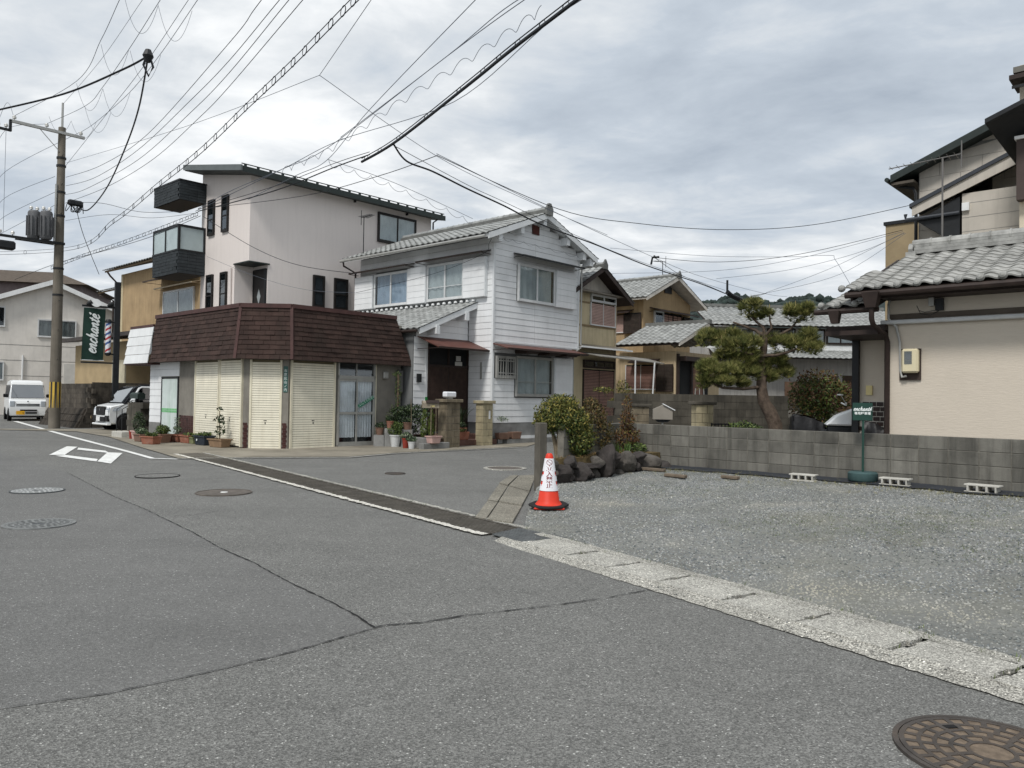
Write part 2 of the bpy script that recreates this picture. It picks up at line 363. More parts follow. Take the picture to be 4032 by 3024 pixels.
# checker plate
pp = [Vector((*xy(u, v, .03), 0)) for u, v in [(1937, 2105), (2044, 2081), (2232, 2119), (2093, 2152)]]
pl = thing('drain_plate', 'dark steel checker plate bridging the drain by the gravel lot', 'drain cover', (pp[0].x, pp[0].y, .0))
g = MB(); q = [p - pp[0] for p in pp]; g.hexa([(p.x, p.y, .028) for p in q], [(p.x, p.y, .040) for p in q]); part('plate', g, mat('checker_plate', rgb(92, 95, 95), .55, .2, 8, metal=.4), pl, bev=.003)
g = MB()
for i in range(16):
    for j in range(9):
        c = q[0].lerp(q[3], (i + .5) / 16).lerp(q[1].lerp(q[2], (i + .5) / 16), (j + .5) / 9); a = R(45 if (i + j) % 2 else 135); dx, dy = math.cos(a) * .012, math.sin(a) * .012
        g.hexa([(c.x - dx - dy * .3, c.y - dy + dx * .3, .039), (c.x - dx + dy * .3, c.y - dy - dx * .3, .039), (c.x + dx + dy * .3, c.y + dy - dx * .3, .039), (c.x + dx - dy * .3, c.y + dy + dx * .3, .039)],
               [(c.x - dx - dy * .2, c.y - dy + dx * .2, .0425), (c.x - dx + dy * .2, c.y - dy - dx * .2, .0425), (c.x + dx + dy * .2, c.y + dy - dx * .2, .0425), (c.x + dx - dy * .2, c.y + dy + dx * .2, .0425)])
part('tread_pattern', g, MATS['checker_plate'], pl)['kind'] = 'stuff'

# ---- gutter lids along the lot
kc0, kc1 = Vector((*xy(2000, 2138), 0)), Vector((*xy(3920, 2716), 0)); kd = (kc1 - kc0).normalized(); kn = Vector((-kd.y, kd.x, 0))
if kn.x < 0: kn = -kn
js = [(2232, 2119), (2349, 2176), (2519, 2220), (2739, 2271), (2978, 2344), (3258, 2427), (3585, 2542), (4012, 2643)]
sj = [(Vector((*xy(u, v, .03), 0)) - kc0).dot(kd) for u, v in js]; sj = sorted(sj); sj += [sj[-1] + .6 * i for i in (1, 2, 3, 4)]
KZ = .045
gut = obj('kerb', None); gut['kind'] = 'structure'; gut['label'] = 'row of concrete gutter lids along the gravel lot'
for s0, s1 in zip(sj[:-1], sj[1:]):
    p = [kc0 + kd * (s0 + .012) + kn * .15, kc0 + kd * (s1 - .012) + kn * .15, kc0 + kd * (s1 - .02) + kn * .56, kc0 + kd * (s0 + .02) + kn * .56]
    g = MB(); dz = random.uniform(-.004, .004)
    m0 = p[0].lerp(p[3], .35); m1 = p[0].lerp(p[3], .65); n0 = p[1].lerp(p[2], .35); n1 = p[1].lerp(p[2], .65)
    poly = [p[0], p[1], n0, n0 - kd * .02, n1 - kd * .02, n1, p[2], p[3], m1, m1 + kd * .02, m0 + kd * .02, m0]
    g.prism([(c.x, c.y, -.05) for c in poly], (0, 0, .05 + KZ + dz)); part('kerb_stone', g, CONC, gut)
g = MB(); s0, s1 = sj[0] - .1, sj[-1]
a, b, c, d = kc0 + kd * s0 + kn * .1, kc0 + kd * s1 + kn * .1, kc0 + kd * s1 + kn * .6, kc0 + kd * s0 + kn * .6
g.quad(*[(p.x, p.y, .016) for p in (a, b, c, d)]); part('gutter_bed', g, DARK, gut)
for off, w, lb in ((.10, .13, 'pale rough mortar edge between asphalt and lids'), (.62, .13, 'pale rough edge between lids and gravel')):
    o = band([(kc0 + kd * s + kn * off)[:2] for s in np.linspace(-.35, sj[-1], 14)], w, .008 if off < .3 else .044, CONCW, 'kerb_edge', zf=lambda x, y: 0., jit=.012, lift2=.046); o['kind'] = 'structure'; o['label'] = lb

# ---- gutter slabs turning into the side street
side = obj('kerb', None); side['kind'] = 'structure'; side['label'] = 'worn concrete kerb slabs turning into the side street'
Lf = [xy(*q) for q in [(1870, 2040, .04), (1920, 1968, .06), (1965, 1903, .07), (2010, 1872, .08)]]; Rt = [xy(*q) for q in [(2016, 2062, .04), (2055, 1990, .06), (2085, 1935, .07), (2112, 1868, .08)]]
for i in range(3):
    for (f0, f1) in ((.0, .3), (.33, 1.0)):
        A0, A1, B0, B1 = [Vector((*p, 0)) for p in (Lf[i], Lf[i + 1], Rt[i], Rt[i + 1])]
        q = [A0.lerp(B0, f0), A0.lerp(B0, f1), A1.lerp(B1, f1), A1.lerp(B1, f0)]; cen = sum(q, Vector()) / 4
        q = [cen + (p - cen) * .975 for p in q]; z = .04 + .015 * i
        g = MB(); g.prism([(p.x, p.y, -.02) for p in q], (0, 0, z + .025 + random.uniform(0, .008))); part('kerb_stone', g, CONCD, side)

# ---- manhole covers
def manhole(u, v, z, r, label, ring, fill, rib, style=1, lid=.92):
    p = G(u, v, z); z0 = gz(p.x, p.y) + .009; t = thing('manhole_cover', label, 'manhole cover', (p.x, p.y, z0), random.uniform(0, 6))
    g = MB(); n = 48
    def ann(g, r0, r1, za, zb):
        vs = [(rr * math.cos(2 * math.pi * i / n), rr * math.sin(2 * math.pi * i / n), zz) for rr, zz in ((r0, za), (r0, zb), (r1, zb), (r1, za)) for i in range(n)]
        g.add(vs, [(k * n + i, k * n + (i + 1) % n, (k + 1) * n + (i + 1) % n, (k + 1) * n + i) for k in range(3) for i in range(n)])
    ann(g, r * (lid + .012), r, -.02, .006); part('frame_ring', g, ring, t)
    g = MB(); g.lathe([(r * lid, -.02), (r * lid, .002)], n=n); part('lid', g, fill, t)
    if style:
        g = MB(); rr = [lid * r * x for x in (1, .80, .62, .44, .26)]
        ann(g, rr[0] * .94, rr[0], 0, .006)
        for a in rr[1:]: ann(g, a * .97 - .008, a * .97 + .010, 0, .006)
        for k in range(4):
            m = (26, 20, 14, 9)[k]; r1, r0 = rr[k], rr[k + 1]
            for i in range(m):
                a = 2 * math.pi * (i + .5 * (k % 2)) / m; w = .012; c, s = math.cos(a), math.sin(a)
                g.hexa([(c * r0 - s * w, s * r0 + c * w, 0), (c * r0 + s * w, s * r0 - c * w, 0), (c * r1 + s * w, s * r1 - c * w, 0), (c * r1 - s * w, s * r1 + c * w, 0)],
                       [(c * r0 - s * w, s * r0 + c * w, .0062), (c * r0 + s * w, s * r0 - c * w, .0062), (c * r1 + s * w, s * r1 - c * w, .0062), (c * r1 - s * w, s * r1 + c * w, .0062)])
        part('relief', g, rib, t)
        if style == 2:
            g = MB(); g.box(-.03, .03, lid * r - .12, lid * r - .09, .003, .0075); part('key_hole', g, DARK, t)
    return t
TAN = mat('lid_dirt', rgb(114, 101, 87), .9, .25, 18, .3, 120); GREYL = mat('lid_grey', rgb(126, 128, 127), .7, .2, 14, metal=.2); GREYD = mat('lid_grey_dark', rgb(84, 87, 88), .7, .2, 14, metal=.2)
RUST = mat('lid_brown', rgb(98, 92, 86), .85, .22, 10, .4, 90)
manhole(3905, 2972, 0, .385, 'brown patterned iron manhole cover, largest, at the bottom right corner', IRON, TAN, IRON, 2, .93)
manhole(154, 2071, 0, .36, 'grey patterned manhole cover, nearer of the two on the left', GREYL, GREYD, GREYL, 1, .88)
manhole(147, 1944, .0, .355, 'pale patterned manhole cover, farther of the two on the left', GREYD, GREYD, mat('lid_pale', rgb(165, 167, 166), .7, .15, 14), 1, .93)
manhole(620, 1882, .03, .36, 'asphalt-filled manhole cover near the white box marking', DARK, ASPH, IRON, 0, .965)
t = manhole(882, 1946, 0.02, .40, 'brown concrete manhole lid with a white spot in its centre', RUST, RUST, IRON, 0, .93)
g = MB(); g.lathe([(.055, .0), (.05, .006)], n=14); part('centre_spot', g, WPAINT, t)
manhole(1988, 1845, .08, .44, 'pale concrete ring with iron lid on the side street by the lot corner', CONC, RUST, IRON, 0, .80)
manhole(1556, 1863, .08, .19, 'small dark iron valve cover in the side street', IRON, IRON, IRON, 0, .9)

# ================================================================== GRAVEL LOT
LN = Vector((.833, .552, 0)); LP0 = Vector((.61, 8.35, 0))
def lotz(x, y):
    d = (Vector((x, y, 0)) - LP0).dot(LN); k = min(max(d / 6.2, 0), 1.05)
    return .03 + .27 * k + min(1, max(0, d) / .8) * (.022 * mnoise.noise(Vector((x * .9, y * .9, 3))) + .014 * mnoise.noise(Vector((x * 2.3, y * 2.3, 7))))
WALL_A, WALL_B = Vector((2.25, 15.6, 0)), Vector((8.6, 9.05, 0))          # block wall line
wdir = (WALL_B - WALL_A).normalized(); wnrm = Vector((wdir.y, -wdir.x, 0))
if wnrm.y > 0: wnrm = -wnrm                                             # towards the lot
LOT = [xy(2060, 2085, .03), (.25, 10.2), (.42, 12.1), (1.3, 13.2), (2.5, 15.2), tuple(WALL_B[:2]), (6.6, 3.0), (4.9, 1.6), tuple((kc0 + kd * 8.4 + kn * .6)[:2]), tuple((kc0 + kd * .2 + kn * .6)[:2])]
DIRT = mat('lot_grit', rgb(124, 125, 121), .95, .25, 1.1, .8, 120, stain=.35, stain_scale=.8, stain_col=rgb(112, 110, 92), fine=.5)
o = sheet(LOT, 0.002, DIRT, 'gravel_ground', zf=lotz, sub=.2); o['kind'] = 'structure'; o['label'] = 'grey gravel parking lot surface'
def inpoly(P, poly):
    x, y = P[:, 0], P[:, 1]; c = np.zeros(len(P), bool); j = len(poly) - 1
    for i in range(len(poly)):
        xi, yi = poly[i]; xj, yj = poly[j]
        c ^= ((yi > y) != (yj > y)) & (x < (xj - xi) * (y - yi) / (yj - yi + 1e-12) + xi); j = i
    return c
def stones(n, poly, smin, smax, zf, gap=None):
    lo = np.min(poly, 0); hi = np.max(poly, 0); P = RNG.uniform(lo, hi, (n * 3, 2)); P = P[inpoly(P, poly)]; P = P[gap(P)] if gap else P; P = P[:n]; n = len(P)
    base = np.array([(1, 0, 0), (0, 1, 0), (-1, 0, 0), (0, -1, 0), (0, 0, 1), (0, 0, -1)], float); tri = np.array([(0, 1, 4), (1, 2, 4), (2, 3, 4), (3, 0, 4), (1, 0, 5), (2, 1, 5), (3, 2, 5), (0, 3, 5)])
    s = RNG.uniform(smin, smax, (n, 1, 1)) * RNG.uniform(.6, 1.25, (n, 1, 3)); V = base[None] * s * RNG.uniform(.7, 1.2, (n, 6, 1))
    V[:, :, 2] *= .6; a = RNG.uniform(0, 2 * np.pi, n); ti = RNG.normal(0, .5, n)
    ca, sa, ct, st = np.cos(a)[:, None], np.sin(a)[:, None], np.cos(ti)[:, None], np.sin(ti)[:, None]
    x, y, z = V[..., 0], V[..., 1], V[..., 2]; y, z = y * ct - z * st, y * st + z * ct; x, y = x * ca - y * sa, x * sa + y * ca
    zb = np.array([zf(px, py) for px, py in P])
    V = np.stack([x + P[:, :1], y + P[:, 1:], z + zb[:, None] + s[:, :, 2] * .18], -1).reshape(-1, 3)
    F = (tri[None] + (np.arange(n) * 6)[:, None, None]).reshape(-1, 3)
    return V, F
def gravel_mat(name, cols):
    m = bpy.data.materials.new(name); m.use_nodes = True; t = m.node_tree; b = t.nodes['Principled BSDF']; geo = N(t, 'ShaderNodeNewGeometry')
    c = ramp(t, geo.outputs['Random Per Island'], cols)
    p = noise(t, geo.outputs['Position'], .9, 4, .6); c = mixc(t, mth(t, 'MULTIPLY', ramp(t, p, [(.47, (0, 0, 0)), (.66, (1, 1, 1))]), .45), c, rgb(90, 92, 76))
    p2 = noise(t, geo.outputs['Position'], .55, 5, .62, .4); c = mixc(t, mth(t, 'MULTIPLY', ramp(t, p2, [(.54, (0, 0, 0)), (.68, (1, 1, 1))]), .6), c, rgb(184, 179, 162))
    L(t, c, b.inputs['Base Color']); b.inputs['Roughness'].default_value = .9; return m
GRAV = gravel_mat('gravel_stone', [(0, rgb(76, 81, 83)), (.25, rgb(110, 115, 117)), (.55, rgb(136, 139, 139)), (.85, rgb(160, 161, 158)), (.985, rgb(182, 181, 175)), (1, rgb(216, 213, 205))])
def offwall(P): d = (P[:, 0] - WALL_A.x) * wnrm.x + (P[:, 1] - WALL_A.y) * wnrm.y; return d > .50 + .12 * np.sin(P[:, 0] * 5.1) + RNG.normal(0, .05, len(P))
V, F = stones(84000, LOT, .006, .0165, lotz, offwall); o = obj('gravel', npmesh('gravel', V, F, GRAV)); tag(o, 'loose grey crushed gravel covering the parking lot', 'gravel', kind='stuff')
# loose grit thrown onto the lids and road edge
V, F = stones(1800, [tuple((kc0 + kd * s + kn * n)[:2]) for s, n in ((-.2, .0), (8, .0), (8, .72), (-.2, .72))], .004, .010, lambda x, y: .036)
o = obj('grit', npmesh('grit', V, F, GRAV)); tag(o, 'loose grit scattered along the gutter lids', 'grit', kind='stuff')
# dry stalks and bright chips on the gravel
def blades(P, n, hmin, hmax, lean, w, zf):
    V, F = [], []
    for (x, y) in P:
        for _ in range(n):
            a = random.uniform(0, 6.28); h = random.uniform(hmin, hmax); l = random.uniform(0, lean) * h; bx, by = x + random.gauss(0, .02), y + random.gauss(0, .02); z = zf(bx, by)
            c, s = math.cos(a), math.sin(a); k = len(V); ww = w * random.uniform(.6, 1.3)
            V += [(bx - s * ww, by + c * ww, z), (bx + s * ww, by - c * ww, z), (bx + c * l * .45 + s * ww * .7, by + s * l * .45 - c * ww * .7, z + h * .6), (bx + c * l * .45 - s * ww * .7, by + s * l * .45 + c * ww * .7, z + h * .6), (bx + c * l + s * .0004, by + s * l, z + h * (1 - .25 * lean / 2)), (bx + c * l, by + s * l, z + h * (1 - .25 * lean / 2))]
            F += [(k, k + 1, k + 2, k + 3), (k + 3, k + 2, k + 4, k + 5)]
    return V, F
WEED = mat('weed_dry', rgb(132, 128, 92), .9, .3, 5, island=.35); WEEDG = mat('weed_green', rgb(84, 96, 52), .85, .3, 5, island=.35)
P = [];
for _ in range(620):
    s = random.uniform(0, 8.6); d = random.gauss(.62, .13) if random.random() < .75 else random.uniform(.5, 1.6); p = WALL_A + wdir * s + wnrm * d; P.append((p.x, p.y))
V, F = blades(P, 6, .015, .06, 1.9, .0022, lotz); o = obj('dry_grass', npmesh('dry_grass', V, F, WEED)); tag(o, 'straggly dry grass along the foot of the block wall', 'dry grass', kind='stuff')
P = [(random.gauss(cx, .55), random.gauss(cy, .35)) for cx, cy in ((4.2, 8.2), (4.9, 7.0), (3.2, 8.8), (2.0, 11.6), (5.2, 9.0)) for _ in range(260)]; P = [p for p in P if inpoly(np.array([p]), LOT)[0]]
V, F = blades(P, 4, .012, .03, 1.6, .002, lotz); o = obj('weeds', npmesh('weeds', V, F, WEEDG)); tag(o, 'sparse low weeds in the gravel', 'weeds', kind='stuff')

P = [tuple((kc0 + kd * random.uniform(-.2, 8) + kn * random.gauss(.66, .05))[:2]) for _ in range(70)] + [tuple((kc0 + kd * random.choice(sj) + kn * random.uniform(.2, .55))[:2]) for _ in range(26)]
V, F = blades(P, 5, .012, .04, 1.5, .0022, lambda x, y: .035); o = obj('kerb_weeds', npmesh('kerb_weeds', V, F, WEEDG)); tag(o, 'small weeds sprouting along the gutter lids', 'weeds', kind='stuff')
P = [tuple((dA + dd * random.uniform(0, LEN) + dn * random.choice((-.005, .57)))[:2]) for _ in range(60)]
V, F = blades(P, 5, .01, .03, 1.5, .0022, lambda x, y: gz(x, y) + .02); o = obj('drain_weeds', npmesh('drain_weeds', V, F, WEEDG)); tag(o, 'tiny weeds growing along the drain grating', 'weeds', kind='stuff')
# black weed sheet along the wall foot
o = band([(WALL_A + wdir * s + wnrm * .33)[:2] for s in np.linspace(.4, 9, 16)], .5, .022, mat('weed_sheet', rgb(50, 53, 58), .75, .2, 3, .5, 12), 'weed_sheet', zf=lotz, jit=.015)
tag(o, 'black weed-proof sheet lying along the foot of the block wall', 'ground sheet')

# ---- block wall between lot and houses
WTOP = 1.055
BLK = mat('wall_block', rgb(116, 114, 107), .92, .16, 3, .5, 80, tint=.2, streak=.6, stain=.5, stain_scale=1.7, stain_col=rgb(62, 61, 57), fine=.35)
MORT = mat('block_mortar', rgb(112, 109, 101), .95, .2, 8, .4, 90)
blkm = MB().box(.006, .394, -.06, .06, .005, .195); bme = blkm.mesh('block', BLK)
bm = bmesh.new(); bm.from_mesh(bme); bmesh.ops.bevel(bm, geom=list(bm.edges), offset=.004, segments=1, affect='EDGES'); bm.to_mesh(bme); bm.free()
capm = MB().box(.006, .394, -.062, .062, .003, .055).mesh('coping_block', BLK)
def block_wall(name, label, p0, d, n, rows, z0, top_cap=False, cat='wall', bmesh_=None, bl=.4, running=False, mort=None):
    t = thing(name, label, cat, (p0.x, p0.y, z0), math.atan2(d.y, d.x))
    items = []
    for r in range(rows):
        for i in range(n + (1 if running and r % 2 else 0)):
            x = i * bl - (bl / 2 if running and r % 2 else 0)
            items.append((bmesh_ or bme, Matrix.Translation((x, random.uniform(-.0025, .0025), r * .2 + (0)))))
    pieces('block', items, t, 300)
    g = MB().box(.0, n * bl, -.052, .052, -.25, rows * .2 - .004); part('mortar_core', g, mort or MORT, t)
    if top_cap:
        for i in range(n): obj('coping', capm, t, Matrix.Translation((i * bl, 0, rows * .2)))
    return t
block_wall('block_wall', 'long low grey concrete block wall along the back of the gravel lot', WALL_A, wdir, 23, 4, WTOP - .805)
d2 = (Vector((.62, 12.7, 0)) - WALL_A).normalized()
block_wall('block_wall', 'short block wall behind the corner bushes, meeting the long wall', WALL_A + d2 * .07, d2, 7, 4, WTOP - .80)
# corner post
p = Vector((.47, 12.22, 0)); t = tag(part('concrete_post', MB().box(-.075, .075, -.075, .075, 0, 1.08), mat('post_concrete', rgb(96, 92, 84), .9, .15, 4, .5, 70, streak=.6, stain_col=rgb(70, 68, 62)), None, bev=.012), 'square weathered concrete post at the lot corner behind the cone', 'post')
t.location = (p.x, p.y, .05); t.rotation_euler = (0, 0, R(32))

# hollow concrete blocks used as wheel stops
HB = mat('hollow_block', rgb(188, 186, 178), .92, .12, 6, .5, 90, stain=.25, stain_scale=5, stain_col=rgb(120, 118, 108))
def hollow_block(u, v, lab, rz, s=1.):
    p = G(u, v, .24); z = lotz(p.x, p.y); t = thing('hollow_block', lab, 'concrete block', (p.x, p.y, z), rz, 'hollow blocks serving as wheel stops')
    g = MB(); w, h, d = .2 * s, .11 * s, .10
    g.box(-w, w, -d, d, h - .022, h)
    g.box(-w, w, -d, d, 0, .022)
    for x0, x1 in ((-.17, -.145), (-.062, -.036), (.046, .072), (.15, .17)): g.box(x0 * s, x1 * s, -d, d, .02, h - .02)
    part('shell', g, HB, t, bev=.004)
    return t
wr = math.atan2(wdir.y, wdir.x)
hollow_block(3164, 1902, 'hollow block between the planks and the green sign base', wr + .12)
hollow_block(3527, 1928, 'hollow block just right of the green sign base', wr + .05, 1.05)
hollow_block(3872, 1958, 'hollow block nearest the right edge with a plank behind it', wr - .03, 1.08)
WOOD = mat('old_wood', rgb(118, 106, 92), .92, .3, 6, .5, 40, stain=.4, stain_scale=6, stain_col=rgb(66, 58, 50))
for u, v, l, dz, lab in ((3060, 1862, .75, .03, 'long weathered plank lying on the black sheet'), (2875, 1882, .30, .0, 'short broken timber at the edge of the gravel'), (2660, 1872, .40, .0, 'thin timber by the last rock'), (3880, 1926, .60, .05, 'grey plank lying behind the rightmost hollow block'), (2560, 1850, .6, 0, 'narrow batten half buried beside the rocks')):
    p = G(u, v, .26); t = tag(part('wood_plank', MB().box(-l / 2, l / 2, -.05, .05, 0, .05), WOOD, None, bev=.008), lab, 'plank'); t.location = (p.x, p.y, lotz(p.x, p.y) + .015); t.rotation_euler = (0, 0, wr + random.uniform(-.08, .08))
# ================================================================== BUILDING KIT
TILE = mat('roof_tile', rgb(150, 152, 150), .5, .2, 4, .15, 40, tint=.14, stain=.4, stain_scale=2.5, stain_col=rgb(86, 88, 84), spec=.5)
TILED = mat('roof_tile_dull', rgb(112, 113, 110), .55, .25, 4, .15, 40, tint=.14, stain=.45, stain_scale=2., stain_col=rgb(62, 62, 58))
GLASS = glass('window_glass'); GLASSD = glass('window_glass_dark', (.4, .44, .46), .12)
CURT = mat('curtain', rgb(206, 208, 206), .95, .1, 2); CURTD = mat('curtain_dim', rgb(120, 122, 120), .95, .15, 2)
INT = mat('dark_interior', (.015, .016, .017), .9, 0)
ALU = mat('aluminium', rgb(168, 168, 164), .45, .08, 5, metal=.35); ALUW = mat('white_frame', rgb(206, 208, 208), .5, .06, 5); BRZ = mat('bronze_frame', rgb(38, 36, 35), .5, .1, 5)
WHITE = mat('white_paint', rgb(224, 226, 226), .6, .06, 2, streak=.12, stain_col=rgb(120, 118, 112))
SIDING = mat('white_siding', rgb(226, 228, 229), .62, .05, 1.2, .12, 50, tint=.025, streak=.10, stain=.14, stain_scale=.7, stain_col=rgb(160, 160, 156))
DKBROWN = mat('dark_brown', rgb(52, 42, 38), .6, .2, 5); REDTIN = mat('red_tin', rgb(96, 62, 54), .55, .25, 3, stain=.4, stain_scale=3, stain_col=rgb(78, 56, 50))
FOUND = mat('foundation', rgb(134, 134, 132), .92, .18, 3, .4, 70, stain=.3, stain_col=rgb(92, 92, 88))
BLACKM = mat('black_metal', rgb(34, 36, 38), .5, .15, 6)

def tile_mesh(w, l, mats, amp=.03, th=.02, k=8, name='roof_tile'):
    """one interlocking S tile: x across, y up the slope, z off the roof"""
    pr = []
    for i in range(k + 1):
        f = i / k; pr.append((f * w, amp * (math.sin((f * 1.0 - .05) * 2 * math.pi) * .62 + (.55 if f > .5 else 0) * 0) - (0)))
    vs = []
    for y, dz in ((0, th), (l, 0.)):
        for x, z in pr: vs.append((x, y, z + dz + amp))
    for x, z in pr: vs.append((x, 0, z + amp - .006))
    n = k + 1
    fs = [(i, i + 1, n + i + 1, n + i) for i in range(k)] + [(2 * n + i, 2 * n + i + 1, i + 1, i) for i in range(k)]
    mb = MB(); mb.add(vs, fs); me = mb.mesh(name, mats)
    me.polygons.foreach_set('use_smooth', [True] * k + [False] * k); me.update(); return me
def roof_frame(o, u, v):
    u = Vector(u).normalized(); v = Vector(v).normalized(); n = u.cross(v)
    return Matrix(((u.x, v.x, n.x, o[0]), (u.y, v.y, n.y, o[1]), (u.z, v.z, n.z, o[2]), (0, 0, 0, 1)))
def tile_roof(parent, o, u, v, width, slope, w, ex, mats, limit=300, amp=.03, nm='roof_tile', skip=None, order='col'):
    """o: eave corner, u along the eave, v up the slope (lengths given)"""
    nc, nr = max(1, round(width / w)), max(1, round(slope / ex)); w = width / nc; ex = slope / nr
    me = tile_mesh(w * 1.02, ex * 1.14, mats, amp, name=nm); base = roof_frame(o, u, v); it = []
    for r in range(nr):
        for c in range(nc):
            if skip and skip(c, r, nc, nr): continue
            it.append((r, base @ Matrix.Translation((c * w + random.uniform(-.004, .004), r * ex, random.uniform(0, .005))) @ Matrix.Rotation(random.uniform(-.012, .012), 4, 'Z')))
    it.sort(key=lambda q: q[0]); pieces(nm, [(me, m) for _, m in it], parent, limit)
def slab(pts, t, m=0):
    """roof board: quad pts (top side), thickness t downward"""
    return MB().hexa([(p[0], p[1], p[2] - t) for p in pts], pts, m)

def window(parent, face, pos, u0, u1, z0, z1, n=2, frame=ALUW, curtain=CURT, fw=.04, depth=.09, pane=GLASS, name='window', bar=False, curt_cov=(0., 1.), back=INT, recess=.0):
    t = obj(name, None, parent)
    g = MB(); fbox(g, face, pos, u0, u1, -recess + .002, -recess + .006, z0, z1); part('interior', g, back, t)
    if curtain:
        g = MB(); uw = u1 - u0; a, b = u0 + fw + uw * curt_cov[0], u1 - fw - uw * (1 - curt_cov[1]); k = max(6, int((b - a) / .055)); vs = []
        for i in range(k + 1):
            u = a + (b - a) * i / k; d = .030 + .018 * math.sin(i * 1.25) + random.uniform(0, .004)
            for z in (z0 + fw, z1 - fw): vs.append((u, pos - d, z) if face == 'A' else (pos - d, u, z))
        g.add(vs, [(2 * i, 2 * i + 1, 2 * i + 3, 2 * i + 2) for i in range(k)]); part('curtain', g, curtain, t)
    g = MB(); d = depth
    fbox(g, face, pos, u0, u1, 0, d, z0, z0 + fw); fbox(g, face, pos, u0, u1, 0, d, z1 - fw, z1); fbox(g, face, pos, u0, u0 + fw, 0, d, z0 + fw, z1 - fw); fbox(g, face, pos, u1 - fw, u1, 0, d, z0 + fw, z1 - fw)
    part('frame', g, frame, t)
    for i in range(n):
        a = u0 + fw + (u1 - u0 - 2 * fw) * i / n; b = u0 + fw + (u1 - u0 - 2 * fw) * (i + 1) / n; dd = .058 + .012 * (i % 2)
        s = obj('sash', None, t); g = MB(); sw = .028
        e = .012 if n > 1 else 0
        fbox(g, face, pos, a - e, a + sw, dd - .006, dd + .014, z0 + fw, z1 - fw); fbox(g, face, pos, b - sw, b + e, dd - .006, dd + .014, z0 + fw, z1 - fw)
        fbox(g, face, pos, a + sw, b - sw, dd - .006, dd + .014, z0 + fw, z0 + fw + .05); fbox(g, face, pos, a + sw, b - sw, dd - .006, dd + .014, z1 - fw - .04, z1 - fw)
        if bar: zm = z0 + (z1 - z0) * .36; fbox(g, face, pos, a + sw, b - sw, dd - .004, dd + .012, zm, zm + .018)
        part('sash_frame', g, frame, s)
        g = MB(); fbox(g, face, pos, a + sw, b - sw, dd, dd + .004, z0 + fw + .05, z1 - fw - .04); part('pane', g, pane, s)
    return t
def boards(parent, face, pos, u0, u1, z0, z1, pitch, mats, holes=(), th=.020, gap=.006, nm='siding_board', joints=(), ztop=None):
    """horizontal boards cut round the holes (u0,u1,z0,z1); ztop(u) limits gable boards"""
    n = round((z1 - z0) / pitch); pitch = (z1 - z0) / n
    for r in range(n):
        za, zb = z0 + r * pitch, z0 + (r + 1) * pitch - gap
        cuts = [(u0, u1)]
        if ztop:
            zc = (za + zb) / 2; us = [u for u in np.linspace(u0, u1, 200) if ztop(u) > zb]
            if not us: continue
            cuts = [(us[0], us[-1])]
        for h in holes:
            if h[2] < (za + zb) / 2 < h[3]:
                nc = []
                for a, b in cuts:
                    if h[1] <= a or h[0] >= b: nc.append((a, b)); continue
                    if h[0] > a: nc.append((a, h[0]))
                    if h[1] < b: nc.append((h[1], b))
                cuts = nc
        for j in joints:
            nc = []
            for a, b in cuts:
                if a < j < b: nc += [(a, j - .003), (j + .003, b)]
                else: nc.append((a, b))
            cuts = nc
        for a, b in cuts:
            if b - a < .02: continue
            g = MB(); t0, t1 = th, th * .55
            P = lambda u, n_, z: (u, pos - n_, z) if face == 'A' else (pos - n_, u, z)
            g.hexa([P(a, 0, za), P(b, 0, za), P(b, t0, za), P(a, t0, za)], [P(a, 0, zb), P(b, 0, zb), P(b, t1, zb), P(a, t1, zb)]); part(nm, g, mats, parent)
def awning(parent, face, pos, u0, u1, z, out=.5, drop=.12, th=.03, mats=None, edge=None, name='awning', brackets=True):
    t = obj(name, None, parent); g = MB()
    P = lambda u, n_, zz: (u, pos - n_, zz) if face == 'A' else (pos - n_, u, zz)
    g.hexa([P(u0, 0, z - th), P(u1, 0, z - th), P(u1, out, z - drop - th), P(u0, out, z - drop - th)], [P(u0, 0, z), P(u1, 0, z), P(u1, out, z - drop), P(u0, out, z - drop)]); part('sheet', g, mats or DKBROWN, t)
    g = MB(); fbox(g, face, pos, u0, u1, out - .002, out + .02, z - drop - .05, z - drop + .006); fbox(g, face, pos, u0, u0 + .025, 0, out, z - drop - .05, z - drop - .032); fbox(g, face, pos, u1 - .025, u1, 0, out, z - drop - .05, z - drop - .032)
    part('edge_trim', g, edge or mats or DKBROWN, t); return t
def tubes(parent, name, runs, m, n=8):
    g = MB()
    for pts, r in runs: g.tube(pts, r, n)
    return part(name, g, m, parent, smooth=40)

# ================================================================== CORNER SHOP with mansard front
SH = grid_thing('corner_shop', 'closed corner shop with brown shingled mansard front and cream roller shutters', 'shop', 10.86, 17.83)
STUC = mat('shop_render', rgb(132, 128, 120), .92, .12, 2, .4, 60, streak=.35, stain=.25, stain_col=rgb(88, 86, 80))
SHUT = mat('cream_shutter', rgb(234, 229, 210), .55, .06, 2, streak=.22, tint=.03, stain_col=rgb(172, 160, 134), spec=.4)
SHUTF = mat('cream_frame', rgb(220, 214, 192), .55, .08, 4, streak=.2, stain_col=rgb(150, 138, 112))
WTILE = mat('wine_tile', rgb(72, 46, 42), .35, .2, 8, tint=.2)
cl, cr_ = Vector((-.81, .84, 0)), Vector((0, 0, 0)); cdv = (cr_ - cl).normalized(); cnv = Vector((cdv.y, -cdv.x, 0))
if cnv.x > 0: cnv = -cnv
g = MB(); foot = [(-.81, .84), (0, 0), (3.72, 0), (3.72, 4.2), (2.2, 7.0), (-.81, 5.84)]
g.prism([(x, y, .0) for x, y in foot], (0, 0, 3.62)); part('wall', g, STUC, SH)
